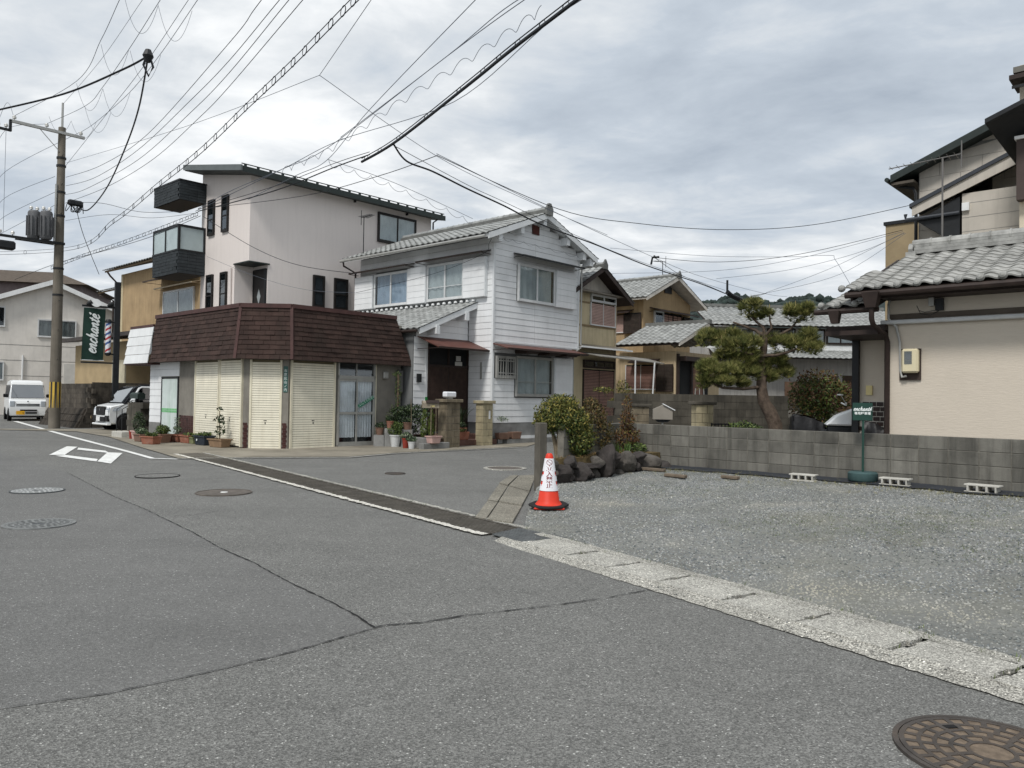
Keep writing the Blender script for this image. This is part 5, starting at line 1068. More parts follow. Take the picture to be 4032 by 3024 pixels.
part('eave', MB().hexa([(-.7, .47, 7.72), (-.7, -4, 9.4), (1.5, -4, 9.1), (1.5, .05, 6.95)], [(-.7, .47, 7.82), (-.7, -4, 9.5), (1.5, -4, 9.3), (1.5, .05, 7.05)]), BLACKM, FR_)
part('shutter', MB().box(.05, .3, -.9, .0, 6.1, 7.45), mat('brown_shutter', rgb(72, 62, 58), .6, .1), FR_); part('shutter_cap', MB().box(.0, .3, -.9, .03, 7.45, 7.52), WHITE, FR_)
part('upper_eave', MB().box(-.05, .9, -3, .05, 8.93, 9.06), mat('grey_board', rgb(110, 108, 102), .8, .1), FR_); part('upper_gutter', MB().box(-.1, .9, -3, .12, 8.78, 8.88), DKBROWN, FR_); part('bracket', MB().box(-.02, .02, -1.5, .08, 8.6, 8.66), BLACKM, FR_)
antenna('large fishbone tv antenna above the beige house ridge', W(16.7, 3.95, 4.4), 1.95, 1.3, -.7, mat('galvanised', rgb(108, 106, 104), .5, .1), 10)

# ================================================================== LEFT SIDE
TL = grid_thing('tan_house', 'ochre house left of the dark balconies, with a wavy tiled eave', 'house', 16.3, 38.5)
part('wall', MB().box(0, 7, -7, 5.2, 0, 7.9), OCHRE, TL); part('wing_wall', MB().box(.8, 6, 5.2, 8.3, 0, 7.2), OCHRE, TL); part('corner_strip', MB().box(-.02, .1, 5.0, 5.25, 0, 7.9), CREAM, TL)
tz = lambda x: 8.1 + .36 * (x + .6)
part('roof_deck', slab([(-.6, -7, tz(-.6)), (3.5, -7, tz(3.5)), (3.5, 6.0, tz(3.5)), (-.6, 6.0, tz(-.6))], .1), mat('soffit_tan', rgb(120, 104, 82), .8, .1), TL); tile_roof(TL, (-.68, 6.1, tz(-.68)), (0, -1, 0), (1, 0, .36), 13.1, 4.4, .32, .30, TILED, 160, .04)
tz2 = lambda x: 7.3 + .36 * (x - .2); part('wing_deck', slab([(.2, 5.0, tz2(.2)), (3.5, 5.0, tz2(3.5)), (3.5, 9.2, tz2(3.5)), (.2, 9.2, tz2(.2))], .1), MATS['soffit_tan'], TL); tile_roof(TL, (.12, 9.3, tz2(.12)), (0, -1, 0), (1, 0, .36), 4.2, 3.5, .32, .30, TILED, 60, .04, nm='wing_tile')
tubes(TL, 'downpipe', [([(-.6, 5.6, 8.0), (-.5, 5.5, 7.8), (-.08, 5.3, 7.3), (-.08, 5.3, 4.5)], .05), ([(.2, 9., 7.1), (.7, 8.3, 6.8), (.72, 8.3, 4.6)], .05)], DKBROWN)
window(TL, 'B', 0, -3.5, -.2, 5.0, 6.5, 2, ALUW, CURTD); awning(TL, 'B', 0, -4, .2, 7.2, .9, .25, mats=DKBROWN); awning(TL, 'B', 0, -4, .1, 6.75, .4, .1, mats=mat('cream_tin', rgb(190, 176, 150), .6, .1))
# its single-storey front with gate, behind the block wall
fr = obj('front_annex', None, TL); part('annex_wall', MB().box(-3.4, -.1, -4.6, 1.5, 0, 3.7), mat('annex_ochre', rgb(174, 154, 120), .9, .1, 1.5), fr); part('annex_roof', slab([(-4.2, -7, 3.95), (0, -7, 4.5), (0, 2.3, 4.5), (-4.2, 2.3, 3.95)], .16), mat('annex_roof', rgb(66, 60, 56), .6, .2), fr)
part('annex_pale_panel', MB().box(-3.46, -3.4, -4.6, -3.2, 1.6, 2.9), mat('annex_cream', rgb(206, 198, 172), .8, .1), fr)
gt = thing('car_gate', 'grey slatted folding gate behind the parked white car', 'gate', W(14.6, 30.0, 0), TH)
for i in range(11): part('slat', MB().box(-.03, .03, .45 - i * .36, .25 - i * .36 + .45, 1.5, 2.75), mat('gate_grey', rgb(140, 142, 140), .6, .1), gt)
part('gate_frame', MB().box(.03, .06, -3.6, 1.9, 1.4, 2.9), BLACKM, gt); part('gate_panel', MB().box(-.02, .03, .75, 1.9, .1, 2.9), mat('gate_dark', rgb(40, 38, 40), .5, .1), gt)
# retaining wall with stone foot
RWL = mat('old_wall', rgb(86, 80, 72), .95, .25, 3, .6, 50, tint=.2, streak=.5, stain=.4, stain_col=rgb(44, 41, 37)); bme2 = MB().box(.005, .395, -.06, .06, .004, .196).mesh('block', RWL)
p0 = W(11.0, 36.5, .85); block_wall('retaining_wall', 'dark weathered block wall on a stone foot behind the utility pole', p0, -_B, 11, 5, .85, bmesh_=bme2, running=True, mort=RWL)
block_wall('retaining_wall', 'shaded return of the weathered block wall beside the parked car', W(11.0, 32.15, .1), _A, 6, 9, .1, bmesh_=bme2, running=True, mort=RWL)
sf = thing('stone_foot', 'sloping rubble stone foot below the weathered block wall', 'stone wall', W(10.75, 36.5, .1), math.atan2(-_B.y, -_B.x)); RB = mat('rubble_dark', rgb(62, 57, 51), .95, .3, 4, .8, 25, tint=.25)
part('bed', MB().hexa([(0, -.3, -.1), (4.4, -.3, -.1), (4.4, .2, -.1), (0, .2, -.1)], [(0, .1, .78), (4.4, .1, .78), (4.4, .2, .78), (0, .2, .78)]), RB, sf)
for i in range(20):
    for r in range(3):
        x = i * .215 + random.uniform(-.03, .03) + .1 * (r % 2); g = MB(); y = -.30 + r * .125
        g.hexa([(x, y - .05, r * .26), (x + .2, y - .05, r * .26), (x + .26, y + .1, r * .26), (x + .06, y + .1, r * .26)], [(x + .05, y + .06, r * .26 + .25), (x + .25, y + .06, r * .26 + .25), (x + .27, y + .15, r * .26 + .25), (x + .07, y + .15, r * .26 + .25)]); part('stone', g, RB, sf, bev=.015)
# far left white house and brown roofed house
a, b = ab(D(200, 1300, 46)); FWH = thing('pale_house', 'pale grey gabled house at the left edge behind the van', 'house', W(a, b, 0), TH + R(78))
PG = mat('pale_siding', rgb(216, 212, 205), .85, .06, 1.5, .2, 50, streak=.08)
part('wall', MB().box(-.3, 9, -5.0, 5.0, 0, 6.0), PG, FWH); part('gable_wall', MB().prism([(-.3, -5, 6), (-.3, 5, 6), (-.3, 0, 8.0)], (9, 0, 0)), PG, FWH)
for s in (-1, 1):
    part('roof', slab([(-.7, s * 5.6, 5.80), (-.7, 0, 8.15), (9, 0, 8.15), (9, s * 5.6, 5.80)] if s < 0 else [(-.7, 0, 8.15), (-.7, s * 5.6, 5.80), (9, s * 5.6, 5.80), (9, 0, 8.15)], .15), mat('brown_roof', rgb(88, 78, 68), .8, .2, 4), FWH)
    part('bargeboard', MB().hexa([(-.76, s * 5.6, 5.50), (-.70, s * 5.6, 5.50), (-.70, 0, 7.85), (-.76, 0, 7.85)], [(-.76, s * 5.6, 5.78), (-.70, s * 5.6, 5.78), (-.70, 0, 8.13), (-.76, 0, 8.13)]), WHITE, FWH)
window(FWH, 'B', -.3, -1.3, .7, 4.72, 5.8, 2, ALUW, CURTD); window(FWH, 'B', -.3, 2.3, 4.6, 5.2, 6.4, 2, ALUW, None); window(FWH, 'B', -.3, 2.3, 3.1, 2.1, 3.2, 1, ALUW, CURTD); part('garage_door', MB().box(-.36, -.3, -2.2, -.7, .6, 3.2), mat('white_louvre', rgb(200, 198, 192), .7, .06), FWH); tubes(FWH, 'vent_pipe', [([(-.38, 1.4, .5), (-.38, 1.4, 3.6)], .05)], WHITE)
for z in (2.4, 3.3, 4.2): part('wall_joint', MB().box(-.312, -.301, -5, 5, z, z + .02), FOUND, FWH)
c = D(330, 1200, 54); BR = thing('brown_roof_house', 'house with a wide dark brown roof rising behind the pale house', 'house', (c.x, c.y, 0), R(14)); part('wall', MB().box(-14, -.2, 0, 8, 0, 9.1), mat('mauve_wall', rgb(122, 112, 112), .9, .1), BR); part('roof', MB().add([(-14, -.6, 9.0), (.4, -.6, 9.0), (.4, 8, 9.0), (-14, 8, 9.0), (-14, 3.7, 10.35), (-2.8, 3.7, 10.35)], [(0, 1, 5, 4), (1, 2, 5), (2, 3, 4, 5), (3, 0, 4), (3, 2, 1, 0)]), MATS['brown_roof'], BR)

# ================================================================== HILL
hv_, hf_ = [], []
nxh, nyh = 150, 26
for j in range(nyh):
    for i in range(nxh):
        th = R(-50 + 100 * i / (nxh - 1)); rad = 700 + j * 26; x = math.sin(th) * rad; y = math.cos(th) * rad; dg = math.degrees(th)
        top = 121 + 32 * math.exp(-((dg - 20) / 7) ** 2) + 9 * math.sin(dg * .5 + 1) + 4 * math.sin(dg * 1.3) - (30 if dg < 5 else 0) * min(1, (5 - dg) / 12) * (1 if dg < 5 else 0)
        f = min(1, j / 18); z = top * (f * f * (3 - 2 * f)) + random.uniform(-2.5, 2.5) * f
        hv_.append((x, y, z + gz(x, y) - 1 + 1)); 
hf_ = [(j * nxh + i, j * nxh + i + 1, (j + 1) * nxh + i + 1, (j + 1) * nxh + i) for j in range(nyh - 1) for i in range(nxh - 1)]
HM = mat('hill_forest', rgb(48, 58, 56), .95, .4, .06, island=0)
me = bpy.data.meshes.new('hill'); me.from_pydata(hv_, [], hf_); me.materials.append(HM); me.update(); structure('hill', me, 'wooded hill on the horizon')
cv = []; 
n = 5200; th = np.radians(RNG.uniform(-12, 34, n)); rad = RNG.uniform(800, 1200, n); pts = []
ico = bmesh.new(); bmesh.ops.create_icosphere(ico, subdivisions=1, radius=1); iv = np.array([v.co[:] for v in ico.verts]); it_ = np.array([[v.index for v in f.verts] for f in ico.faces]); ico.free()
hz = np.array(hv_).reshape(nyh, nxh, 3)
jj = np.clip((rad - 700) / 26, 0, nyh - 1.01); ii = (np.degrees(th) + 50) / 100 * (nxh - 1); z = hz[jj.astype(int), ii.astype(int), 2]
s = RNG.uniform(3.0, 6.5, (n, 1, 1)); V = iv[None] * s * RNG.uniform(.75, 1.25, (n, len(iv), 1)) * np.array([1, 1, .95]) + np.stack([np.sin(th) * rad, np.cos(th) * rad, z + 1.5], -1)[:, None]
F = (it_[None] + (np.arange(n) * len(iv))[:, None, None]).reshape(-1, 3); o = obj('forest', npmesh('forest', V.reshape(-1, 3), F, mat('hill_trees', rgb(46, 57, 53), .95, .3, .05, island=.3))); tag(o, 'dense dark trees covering the far hill', 'forest', kind='stuff')
# ================================================================== FOLIAGE KIT
def leaf_quads(P, Nn, size, asp=.5, curl=.2, up=0.):
    """one bent quad pair per leaf at P, facing roughly Nn"""
    n = len(P); s = RNG.uniform(.65, 1.3, (n, 1)) * size
    d = RNG.normal(0, 1, (n, 3)); d[:, 2] += up; d /= np.linalg.norm(d, axis=1, keepdims=True)
    nn = Nn + RNG.normal(0, .6, (n, 3)); sd = np.cross(d, nn); sd /= np.linalg.norm(sd, axis=1, keepdims=True) + 1e-9; no = np.cross(sd, d)
    a = P - sd * s * asp * .15; b = P + sd * s * asp * .15; c = P + d * s * .5 + sd * s * asp * .5 + no * s * curl * .3; e = P + d * s * .5 - sd * s * asp * .5 + no * s * curl * .3; t = P + d * s - no * s * curl * .3
    V = np.stack([a, b, c, t, e], 1).reshape(-1, 3); k = (np.arange(n) * 5)[:, None]
    F = np.concatenate([k + np.array([0, 1, 2]), k + np.array([0, 2, 4]), k + np.array([4, 2, 3])], 0)
    return V, F
def crown_points(blobs, n):
    """points through lumpy shells, denser towards the outside"""
    w = np.array([b[1][0] * b[1][1] + b[1][2] * b[1][0] for b in blobs]); w = w / w.sum(); P, Nn = [], []
    for (c, r), k in zip(blobs, (w * n).astype(int)):
        d = RNG.normal(0, 1, (k, 3)); d /= np.linalg.norm(d, axis=1, keepdims=True); rad = RNG.uniform(.35, 1., (k, 1)) ** .45
        lump = 1 + .16 * np.sin(d[:, :1] * 9 + c[0] * 7) * np.sin(d[:, 1:2] * 8 + c[1]) * np.cos(d[:, 2:] * 7)
        P.append(np.array(c) + d * np.array(r) * rad * lump); Nn.append(d)
    return np.concatenate(P), np.concatenate(Nn)
def leafmat(name, c1, c2, c3=None, rough=.6):
    m = bpy.data.materials.new(name); m.use_nodes = True; t = m.node_tree; b = t.nodes['Principled BSDF']; geo = N(t, 'ShaderNodeNewGeometry')
    st = [(0, c1), (.6, c2), (1, c3 or c2)]; fac = geo.outputs['Random Per Island']
    if name == 'pine_needle': fac = N(t, 'ShaderNodeAttribute', attribute_name='tint').outputs['Fac']
    L(t, ramp(t, fac, st), b.inputs['Base Color']); b.inputs['Roughness'].default_value = rough; b.inputs['Specular IOR Level'].default_value = .3
    b.inputs['Subsurface Weight'].default_value = 0; MATS[name] = m; return m
LF_G = leafmat('leaf_green', rgb(38, 52, 26), rgb(70, 88, 42), rgb(104, 116, 58)); LF_Y = leafmat('leaf_yellow_green', rgb(40, 50, 22), rgb(92, 98, 44), rgb(150, 136, 72)); LF_R = leafmat('leaf_red_brown', rgb(58, 40, 26), rgb(108, 74, 44), rgb(92, 96, 48)); LF_D = leafmat('leaf_dark', rgb(22, 34, 22), rgb(46, 62, 38), rgb(72, 86, 54)); LF_B = leafmat('leaf_blue_green', rgb(44, 60, 44), rgb(84, 102, 76), rgb(140, 150, 120)); NEED = leafmat('pine_needle', rgb(46, 56, 28), rgb(104, 110, 56), rgb(164, 158, 98), .7); CYP = leafmat('cypress', rgb(58, 74, 30), rgb(96, 112, 50), rgb(120, 130, 66))
BARK = mat('bark', rgb(96, 82, 68), .95, .3, 8, .9, 30); BARKP = mat('pine_bark', rgb(92, 80, 70), .95, .35, 9, 1., 22); BARKL = mat('pale_bark', rgb(134, 122, 102), .95, .3, 10, .8, 30, stain=.4, stain_scale=8, stain_col=rgb(84, 80, 62))
SOIL = mat('soil', rgb(62, 50, 40), .95, .3, 20)
def foliage(parent, blobs, n, size, m, asp=.5, nm='foliage', up=0.):
    P, Nn = crown_points(blobs, n); V, F = leaf_quads(P, Nn, size, asp, up=up); return obj(nm, npmesh(nm, V, F, m), parent)
def bez(p0, p1, p2, n=7): p0, p1, p2 = Vector(p0), Vector(p1), Vector(p2); return [p0 * (1 - t) ** 2 + p1 * 2 * t * (1 - t) + p2 * t * t for t in [i / (n - 1) for i in range(n)]]

# ---- corner bed: rocks, azalea tree, red shrubs
def bedz(x, y): return .52
ROCK = mat('dark_rock', rgb(66, 62, 60), .92, .35, 3.5, 1., 14, stain=.4, stain_scale=3, stain_col=rgb(56, 48, 46)); ROCKL = mat('grey_rock', rgb(86, 82, 77), .92, .35, 4, 1., 14, stain=.4, stain_scale=3, stain_col=rgb(70, 66, 62))
def rock(loc, r, seed, m, label):
    bm = bmesh.new(); bmesh.ops.create_icosphere(bm, subdivisions=4, radius=1); rs = np.random.default_rng(seed); pl = rs.normal(0, 1, (11, 3)); pl /= np.linalg.norm(pl, axis=1, keepdims=True); dd = rs.uniform(.55, .95, 11); fr = rs.normal(0, 3, (4, 3)); ph = rs.uniform(0, 6, 4)
    for v in bm.verts:
        p = np.array(v.co); k = min([1.] + [d / max(1e-6, p @ q) for q, d in zip(pl, dd) if p @ q > 1e-3]); k *= 1 + .035 * sum(math.sin(p @ f + h) for f, h in zip(fr, ph)) + .05 * mnoise.noise(Vector(p) * 4 + Vector((seed, 0, 0))) + .03 * mnoise.noise(Vector(p) * 9 + Vector((seed, 3, 0))); v.co = Vector(p * k * np.array(r))
    me = bpy.data.meshes.new('rock'); bm.to_mesh(me); bm.free(); me.materials.append(m); o = obj('rock', me); o.location = loc; o.rotation_euler = (0, 0, rs.uniform(0, 6)); return tag(o, label, 'rock', 'rocks edging the corner planting bed')
rk = [((2208, 1850), .55, (.27, .2, .23), ROCK, 'dark rock right behind the cone'), ((2280, 1850), .5, (.24, .18, .24), ROCK, 'second rock from the cone, squat and dark purple'), ((2345, 1846), .45, (.12, .1, .13), ROCKL, 'small pale rock wedged beside the purple rock'), ((2385, 1810), .6, (.25, .18, .42), ROCK, 'tall pointed dark rock in the middle of the bed edge'), ((2435, 1845), .4, (.11, .1, .1), ROCKL, 'small grey rock at the foot of the pointed rock'), ((2465, 1806), .55, (.19, .16, .25), ROCKL, 'rounded grey rock right of the pointed rock'), ((2545, 1810), .5, (.25, .16, .23), ROCKL, 'broad grey rock near the block wall'), ((2610, 1820), .45, (.17, .14, .16), ROCK, 'last dark rock against the block wall'), ((2300, 1812), .7, (.26, .16, .09), ROCK, 'flat dark capstone under the azalea tree')]
for i, ((u, v), zc, r, m, lb) in enumerate(rk):
    Y = 12.6 + (u - 2200) / 410 * 1.9; p = D(u, v, Y); rock((p.x, p.y, p.z - .10), (r[0] * 1.25, r[1] * 1.15, r[2] * .95), 40 + i, m, lb)
fill = [((2170, 1868), .1), ((2238, 1878), .11), ((2318, 1872), .1), ((2350, 1820), .13), ((2425, 1800), .12), ((2505, 1836), .11), ((2575, 1836), .1), ((2515, 1800), .12), ((2250, 1815), .13), ((2170, 1825), .13)]
for i, ((u, v), r) in enumerate(fill):
    Y = 12.5 + (u - 2200) / 410 * 1.9; p = D(u, v, Y); rock((p.x, p.y, p.z), (r * 1.25, r, r * .9), 90 + i, ROCKL if i % 3 == 0 else ROCK, '%s small filler rock between the big rocks, counted from the cone' % ['first', 'second', 'third', 'fourth', 'fifth', 'sixth', 'seventh', 'eighth', 'ninth', 'tenth'][i])
BED = mat('bed_soil', rgb(104, 90, 62), .95, .35, 12, .8, 40)
bp = [D(2150, 1800, 12.75), D(2240, 1795, 12.95), D(2420, 1780, 13.8), D(2600, 1770, 14.8), Vector((2.25, 15.5, 0)), Vector((.7, 12.85, 0))]
o = part('planting_bed', MB().prism([(p.x, p.y, .1) for p in bp], (0, 0, .42)), BED, None); tag(o, 'raised earth bed in the lot corner', kind='structure')
P = [(random.uniform(.6, 2.4), random.uniform(12.7, 15.2)) for _ in range(900)]; P = [p for p in P if inpoly(np.array([p]), [tuple(q[:2]) for q in bp])[0]]
V, F = blades(P, 5, .02, .08, 1.8, .003, lambda x, y: .51); o = obj('dead_grass', npmesh('dead_grass', V, F, mat('dead_grass', rgb(150, 124, 82), .9, .3, 8, island=.35))); tag(o, 'brown dead grass and litter on the planting bed', 'dead grass', kind='stuff')
def tree_at(name, label, cat, p): return thing(name, label, cat, p)
c = D(2205, 1784, 13.3); az_ = tree_at('azalea_tree', 'clipped yellow-green azalea tree with pale forked trunks beside the concrete post', 'tree', (c.x, c.y, .5))
g = MB()
for (dx, dy, h, r0, r1) in ((-.16, .02, .55, .045, .022), (.02, .05, .6, .055, .025), (.15, -.03, .55, .05, .022), (-.05, -.05, .62, .035, .018), (.26, .1, .6, .035, .015)):
    g.tube([(dx * .25, dy * .2, -.05), (dx * .5, dy * .5, h * .4), (dx, dy, h), (dx * 1.4, dy * 1.4, h + .25)], [r0, r0 * .9, r1, r1 * .6], 8)
part('trunk', g, BARKL, az_, smooth=60)
foliage(az_, [((-.05, 0, .72), (.42, .36, .30)), ((-.22, 0, .62), (.26, .26, .2)), ((.22, .05, .62), (.32, .32, .26)), ((.02, 0, .93), (.3, .28, .16)), ((.35, .1, .35), (.28, .28, .3))], 7600, .052, LF_Y, .42, 'crown', up=.5)
foliage(az_, [((.32, .1, .3), (.28, .26, .34)), ((.05, .05, .62), (.40, .34, .26))], 2200, .06, LF_G, .45, 'inner_leaves', up=.3)
c = D(2335, 1700, 14.4); t = tree_at('shrub', 'reddish-green shrub behind the azalea tree', 'shrub', (c.x, c.y, .5)); g = MB(); [g.tube([(0, 0, 0), (random.uniform(-.15, .15), random.uniform(-.1, .1), .8)], .012, 5) for _ in range(5)]; part('stem', g, BARK, t); foliage(t, [((0, 0, .72), (.26, .24, .28)), ((.1, 0, .4), (.3, .26, .3)), ((-.05, .0, .92), (.15, .15, .13))], 1900, .055, leafmat('leaf_olive_brown', rgb(44, 44, 24), rgb(84, 78, 42), rgb(120, 92, 56)), .42, up=.6)
c = D(2468, 1745, 14.6); t = tree_at('nandina_shrub', 'thin reddish-brown nandina shrub before the block wall corner', 'shrub', (c.x, c.y, .5)); g = MB(); [g.tube([(random.uniform(-.08, .08), 0, 0), (random.uniform(-.05, .05), random.uniform(-.1, .1), .95)], .008, 5) for _ in range(6)]; part('stem', g, BARK, t)
foliage(t, [((0, 0, .3), (.24, .2, .22)), ((0, 0, .62), (.14, .13, .22)), ((0, 0, .92), (.07, .07, .18))], 1500, .055, LF_R, .36, up=.5)
c = D(2450, 1770, 14.3); t = tree_at('grass_clump', 'green grass and fern clump at the foot of the nandina', 'plant', (c.x, c.y, .5)); V, F = blades([(random.gauss(0, .09), random.gauss(0, .07)) for _ in range(16)], 7, .12, .3, .8, .006, lambda x, y: 0.); obj('leaves', npmesh('leaves', V, F, mat('blade_green', rgb(78, 102, 50), .7, .2, 6, island=.3)), t); foliage(t, [((.28, .1, .1), (.22, .14, .12))], 420, .06, LF_G, .4, 'fern')

# ---- pine: leaning trunk, cloud-pruned needle pads
pb = D(3062, 1700, 17.6); PT_ = tree_at('pine_tree', 'cloud-pruned pine with a leaning trunk behind the long block wall', 'pine tree', (pb.x, pb.y, .35))
def pp_(x, y, dy=0.):   # photo crop pixel -> local point on the pine's depth
    q = D(2600 + x / 2.4578, 1100 + y / 2.4578, 17.6 + dy); return (q.x - pb.x, dy, q.z - .35)
g = MB(); tr = [(0, 0, -.1), pp_(1110, 1400), pp_(1060, 1280), pp_(1000, 1180), pp_(978, 1050), pp_(985, 900, .1), pp_(975, 780, .1), pp_(1000, 680, 0), pp_(1010, 560, 0)]
g.tube(tr, [.17, .16, .15, .135, .12, .105, .095, .085, .075], 9)
for pts, r in (([pp_(1010, 560), pp_(920, 490, .05), pp_(830, 460, .1), pp_(705, 415, .1)], .05), ([pp_(1010, 560), pp_(1000, 470), pp_(930, 410), pp_(870, 350), pp_(850, 290)], .04), ([pp_(1015, 545), pp_(1080, 470, -.1), pp_(1060, 400, -.1), pp_(1055, 340)], .035), ([pp_(1020, 560), pp_(1150, 540, .1), pp_(1260, 480, .1), pp_(1320, 410, .1)], .045), ([pp_(985, 740), pp_(1120, 735, -.1), pp_(1250, 700, -.1), pp_(1400, 640, -.1)], .045), ([pp_(985, 740), pp_(860, 720, -.2), pp_(700, 680, -.25)], .045), ([pp_(980, 1040), pp_(800, 1060, -.3), pp_(600, 1050, -.35), pp_(420, 960, -.35)], .045), ([pp_(985, 900), pp_(1150, 880, .3), pp_(1250, 860, .3)], .035), ([pp_(980, 800), pp_(620, 640, .3), pp_(440, 580, .3)], .04), ([pp_(985, 950), pp_(800, 900, .2), pp_(650, 800, .2)], .04)):
    g.tube(pts, [r * (1 - .6 * i / (len(pts) - 1)) for i in range(len(pts))], 7)
part('trunk', g, BARKP, PT_, smooth=60)
pads = [(850, 300, .0, .19, .20), (1050, 355, -.1, .09, .1), (1300, 350, .1, .22, .2), (1400, 340, .1, .2, .2), (1260, 320, .1, .12, .12), (950, 370, .05, .1, .07), (460, 590, .3, .26, .18), (560, 560, .2, .14, .12), (700, 560, .0, .18, .16), (640, 660, -.1, .2, .16), (760, 660, -.2, .28, .2), (860, 650, -.1, .25, .22), (1080, 600, .1, .14, .14), (1180, 640, 0, .24, .18), (1330, 640, -.1, .28, .2), (1440, 580, -.1, .2, .22), (1480, 670, -.1, .2, .16), (640, 770, .1, .26, .16), (820, 790, .0, .3, .2), (960, 860, .2, .28, .2), (1100, 830, .2, .26, .2), (1200, 900, .3, .2, .14), (450, 880, -.3, .24, .2), (560, 920, -.3, .24, .18), (700, 900, -.2, .26, .2), (860, 930, -.1, .26, .16), (420, 1000, -.35, .16, .14), (600, 1010, -.3, .26, .12), (740, 1000, -.25, .2, .1), (1040, 950, .1, .2, .13)]
V, F = [], []; kk = 0; TT = []
pads += [(q[0] + random.uniform(-70, 70), q[1] + random.uniform(-45, 35), q[2] + random.uniform(-.25, .25), q[3] * .7, q[4] * .7) for q in pads for _ in (0,)]
for (x, y, dy, rx, rz_) in pads:
    c = np.array(pp_(x, y, dy)); n = int(620 * rx * 1.15 / .22)
    for _ in range(max(26, n // 6)):
        tv = RNG.random()
        d = RNG.normal(0, 1, 3); d /= np.linalg.norm(d); d[2] = d[2] if RNG.random() < .35 else abs(d[2]); b = c + d * np.array([rx, rx * .85, rz_]) * RNG.uniform(.45, 1.) ** .5
        ax = d * .5 + np.array([0, 0, .75]) + RNG.normal(0, .2, 3); ax /= np.linalg.norm(ax); m = 16
        e = RNG.normal(0, 1, (m, 3)); e -= (e @ ax)[:, None] * ax; e /= np.linalg.norm(e, axis=1, keepdims=True); q = ax + e * RNG.uniform(.3, 1.0, (m, 1)); q /= np.linalg.norm(q, axis=1, keepdims=True); l = RNG.uniform(.09, .19, (m, 1))
        s = np.cross(q, RNG.normal(0, 1, (m, 3))); s /= np.linalg.norm(s, axis=1, keepdims=True); s *= .0046
        V.append(np.stack([b - s, b + s, b + q * l], 1).reshape(-1, 3)); F.append((np.arange(m * 3).reshape(m, 3)) + kk); kk += m * 3; TT.append(np.full(m * 3, tv))
pm_ = npmesh('crown', np.concatenate(V), np.concatenate(F), NEED); pm_.attributes.new('tint', 'FLOAT', 'POINT').data.foreach_set('value', np.concatenate(TT).astype(np.float32)); obj('crown', pm_, PT_)
g = MB()
for x, y, dy in [(p[0] + random.uniform(-70, 70), p[1] - 60, p[2]) for p in pads for _ in range(2)]: q = pp_(x, y + 40, dy); g.tube([q, (q[0] + random.uniform(-.01, .01), q[1], q[2] + random.uniform(.1, .2))], .006, 4)
part('candles', g, mat('pine_candle', rgb(158, 142, 96), .8, .1), PT_)['kind'] = 'stuff'

# dark red-leaved tree and low hedge behind the wall
c = D(3235, 1690, 18.5); t = tree_at('red_leaf_tree', 'small round tree with dark reddish-brown leaves right of the pine', 'tree', (c.x, c.y, .3)); g = MB()
for dx, dy in ((-.1, 0), (.02, .05), (.1, -.03), (-.25, .1), (.25, .1)): g.tube([(dx * .4, dy, 0), (dx * .7, dy, .8), (dx * 1.5, dy * 1.5, 1.6)], [.045, .035, .02], 7)
part('trunk', g, BARK, t, smooth=60); foliage(t, [((0, 0, 1.45), (.78, .55, .5)), ((-.3, 0, 1.15), (.5, .4, .5)), ((.4, 0, 1.35), (.5, .4, .42)), ((-.1, 0, 1.8), (.5, .4, .25)), ((-.15, 0, .7), (.38, .3, .4))], 3200, .07, LF_R, .42, 'crown', up=.3); foliage(t, [((-.05, 0, 1.4), (.74, .5, .52)), ((-.15, 0, .85), (.45, .3, .45))], 3600, .07, LF_G, .45, 'inner_leaves')
c = D(2930, 1690, 16.6); t = tree_at('green_shrub', 'bright green low shrub behind the wall left of the pine trunk', 'shrub', (c.x, c.y, .55)); foliage(t, [((0, 0, .34), (.42, .3, .2)), ((-.2, 0, .2), (.4, .3, .2)), ((.35, 0, .22), (.35, .3, .16))], 2300, .06, LF_G, .4, up=.4)
c = D(2440, 1500, 22); t = tree_at('maple_shrub', 'sparse yellowish maple sapling before the cream house shutters', 'shrub', (c.x, c.y, .3)); g = MB(); [g.tube([(0, 0, 0), (x * .5, 0, 1.0), (x, 0, 1.55)], .012, 5) for x in (-.5, -.2, .1, .35)]; part('stem', g, BARK, t); foliage(t, [((-.45, 0, 1.5), (.32, .2, .07)), ((.1, 0, 1.55), (.2, .2, .22)), ((.5, 0, 1.25), (.35, .2, .16)), ((0, 0, 1.2), (.3, .2, .12))], 900, .07, LF_Y, .4)
c = D(2755, 1500, 23); t = tree_at('garden_shrub', 'thin pale-green shrub with cane supports beside the ochre house door', 'shrub', (c.x, c.y, .8)); g = MB(); [g.tube([(x, 0, 0), (x * .6, 0, 1.1)], .014, 5) for x in (-.2, 0, .2)]; part('cane', g, ALU, t); foliage(t, [((0, 0, .78), (.38, .2, .1))], 420, .06, LF_B, .4)

# ---- garden walls, pillars and fence behind the lot
GW = mat('garden_wall', rgb(84, 80, 72), .95, .2, 2.5, .5, 60, tint=.18, streak=.6, stain=.5, stain_col=rgb(40, 40, 36)); bme3 = MB().box(.005, .395, -.06, .06, .004, .196).mesh('block', GW)
q0 = D(2420, 1600, 20.5); block_wall('garden_wall', 'tall dark mossy block wall under the ochre house', Vector((q0.x, q0.y, 0)), Vector((1, .10, 0)).normalized(), 12, 7, .3, bmesh_=bme3, running=True, mort=GW)
q0 = D(2740, 1600, 22.); block_wall('garden_wall', 'darker upper block wall behind the pine branches', Vector((q0.x, q0.y, 0)), Vector((1, .06, 0)).normalized(), 9, 6, .3, bmesh_=bme3, running=True, mort=GW)
q0 = D(3030, 1600, 21.5); block_wall('garden_wall', 'pale grey block wall right of the pine trunk', Vector((q0.x, q0.y, 0)), Vector((1, .05, 0)).normalized(), 9, 5, .3, bmesh_=bme, running=True)
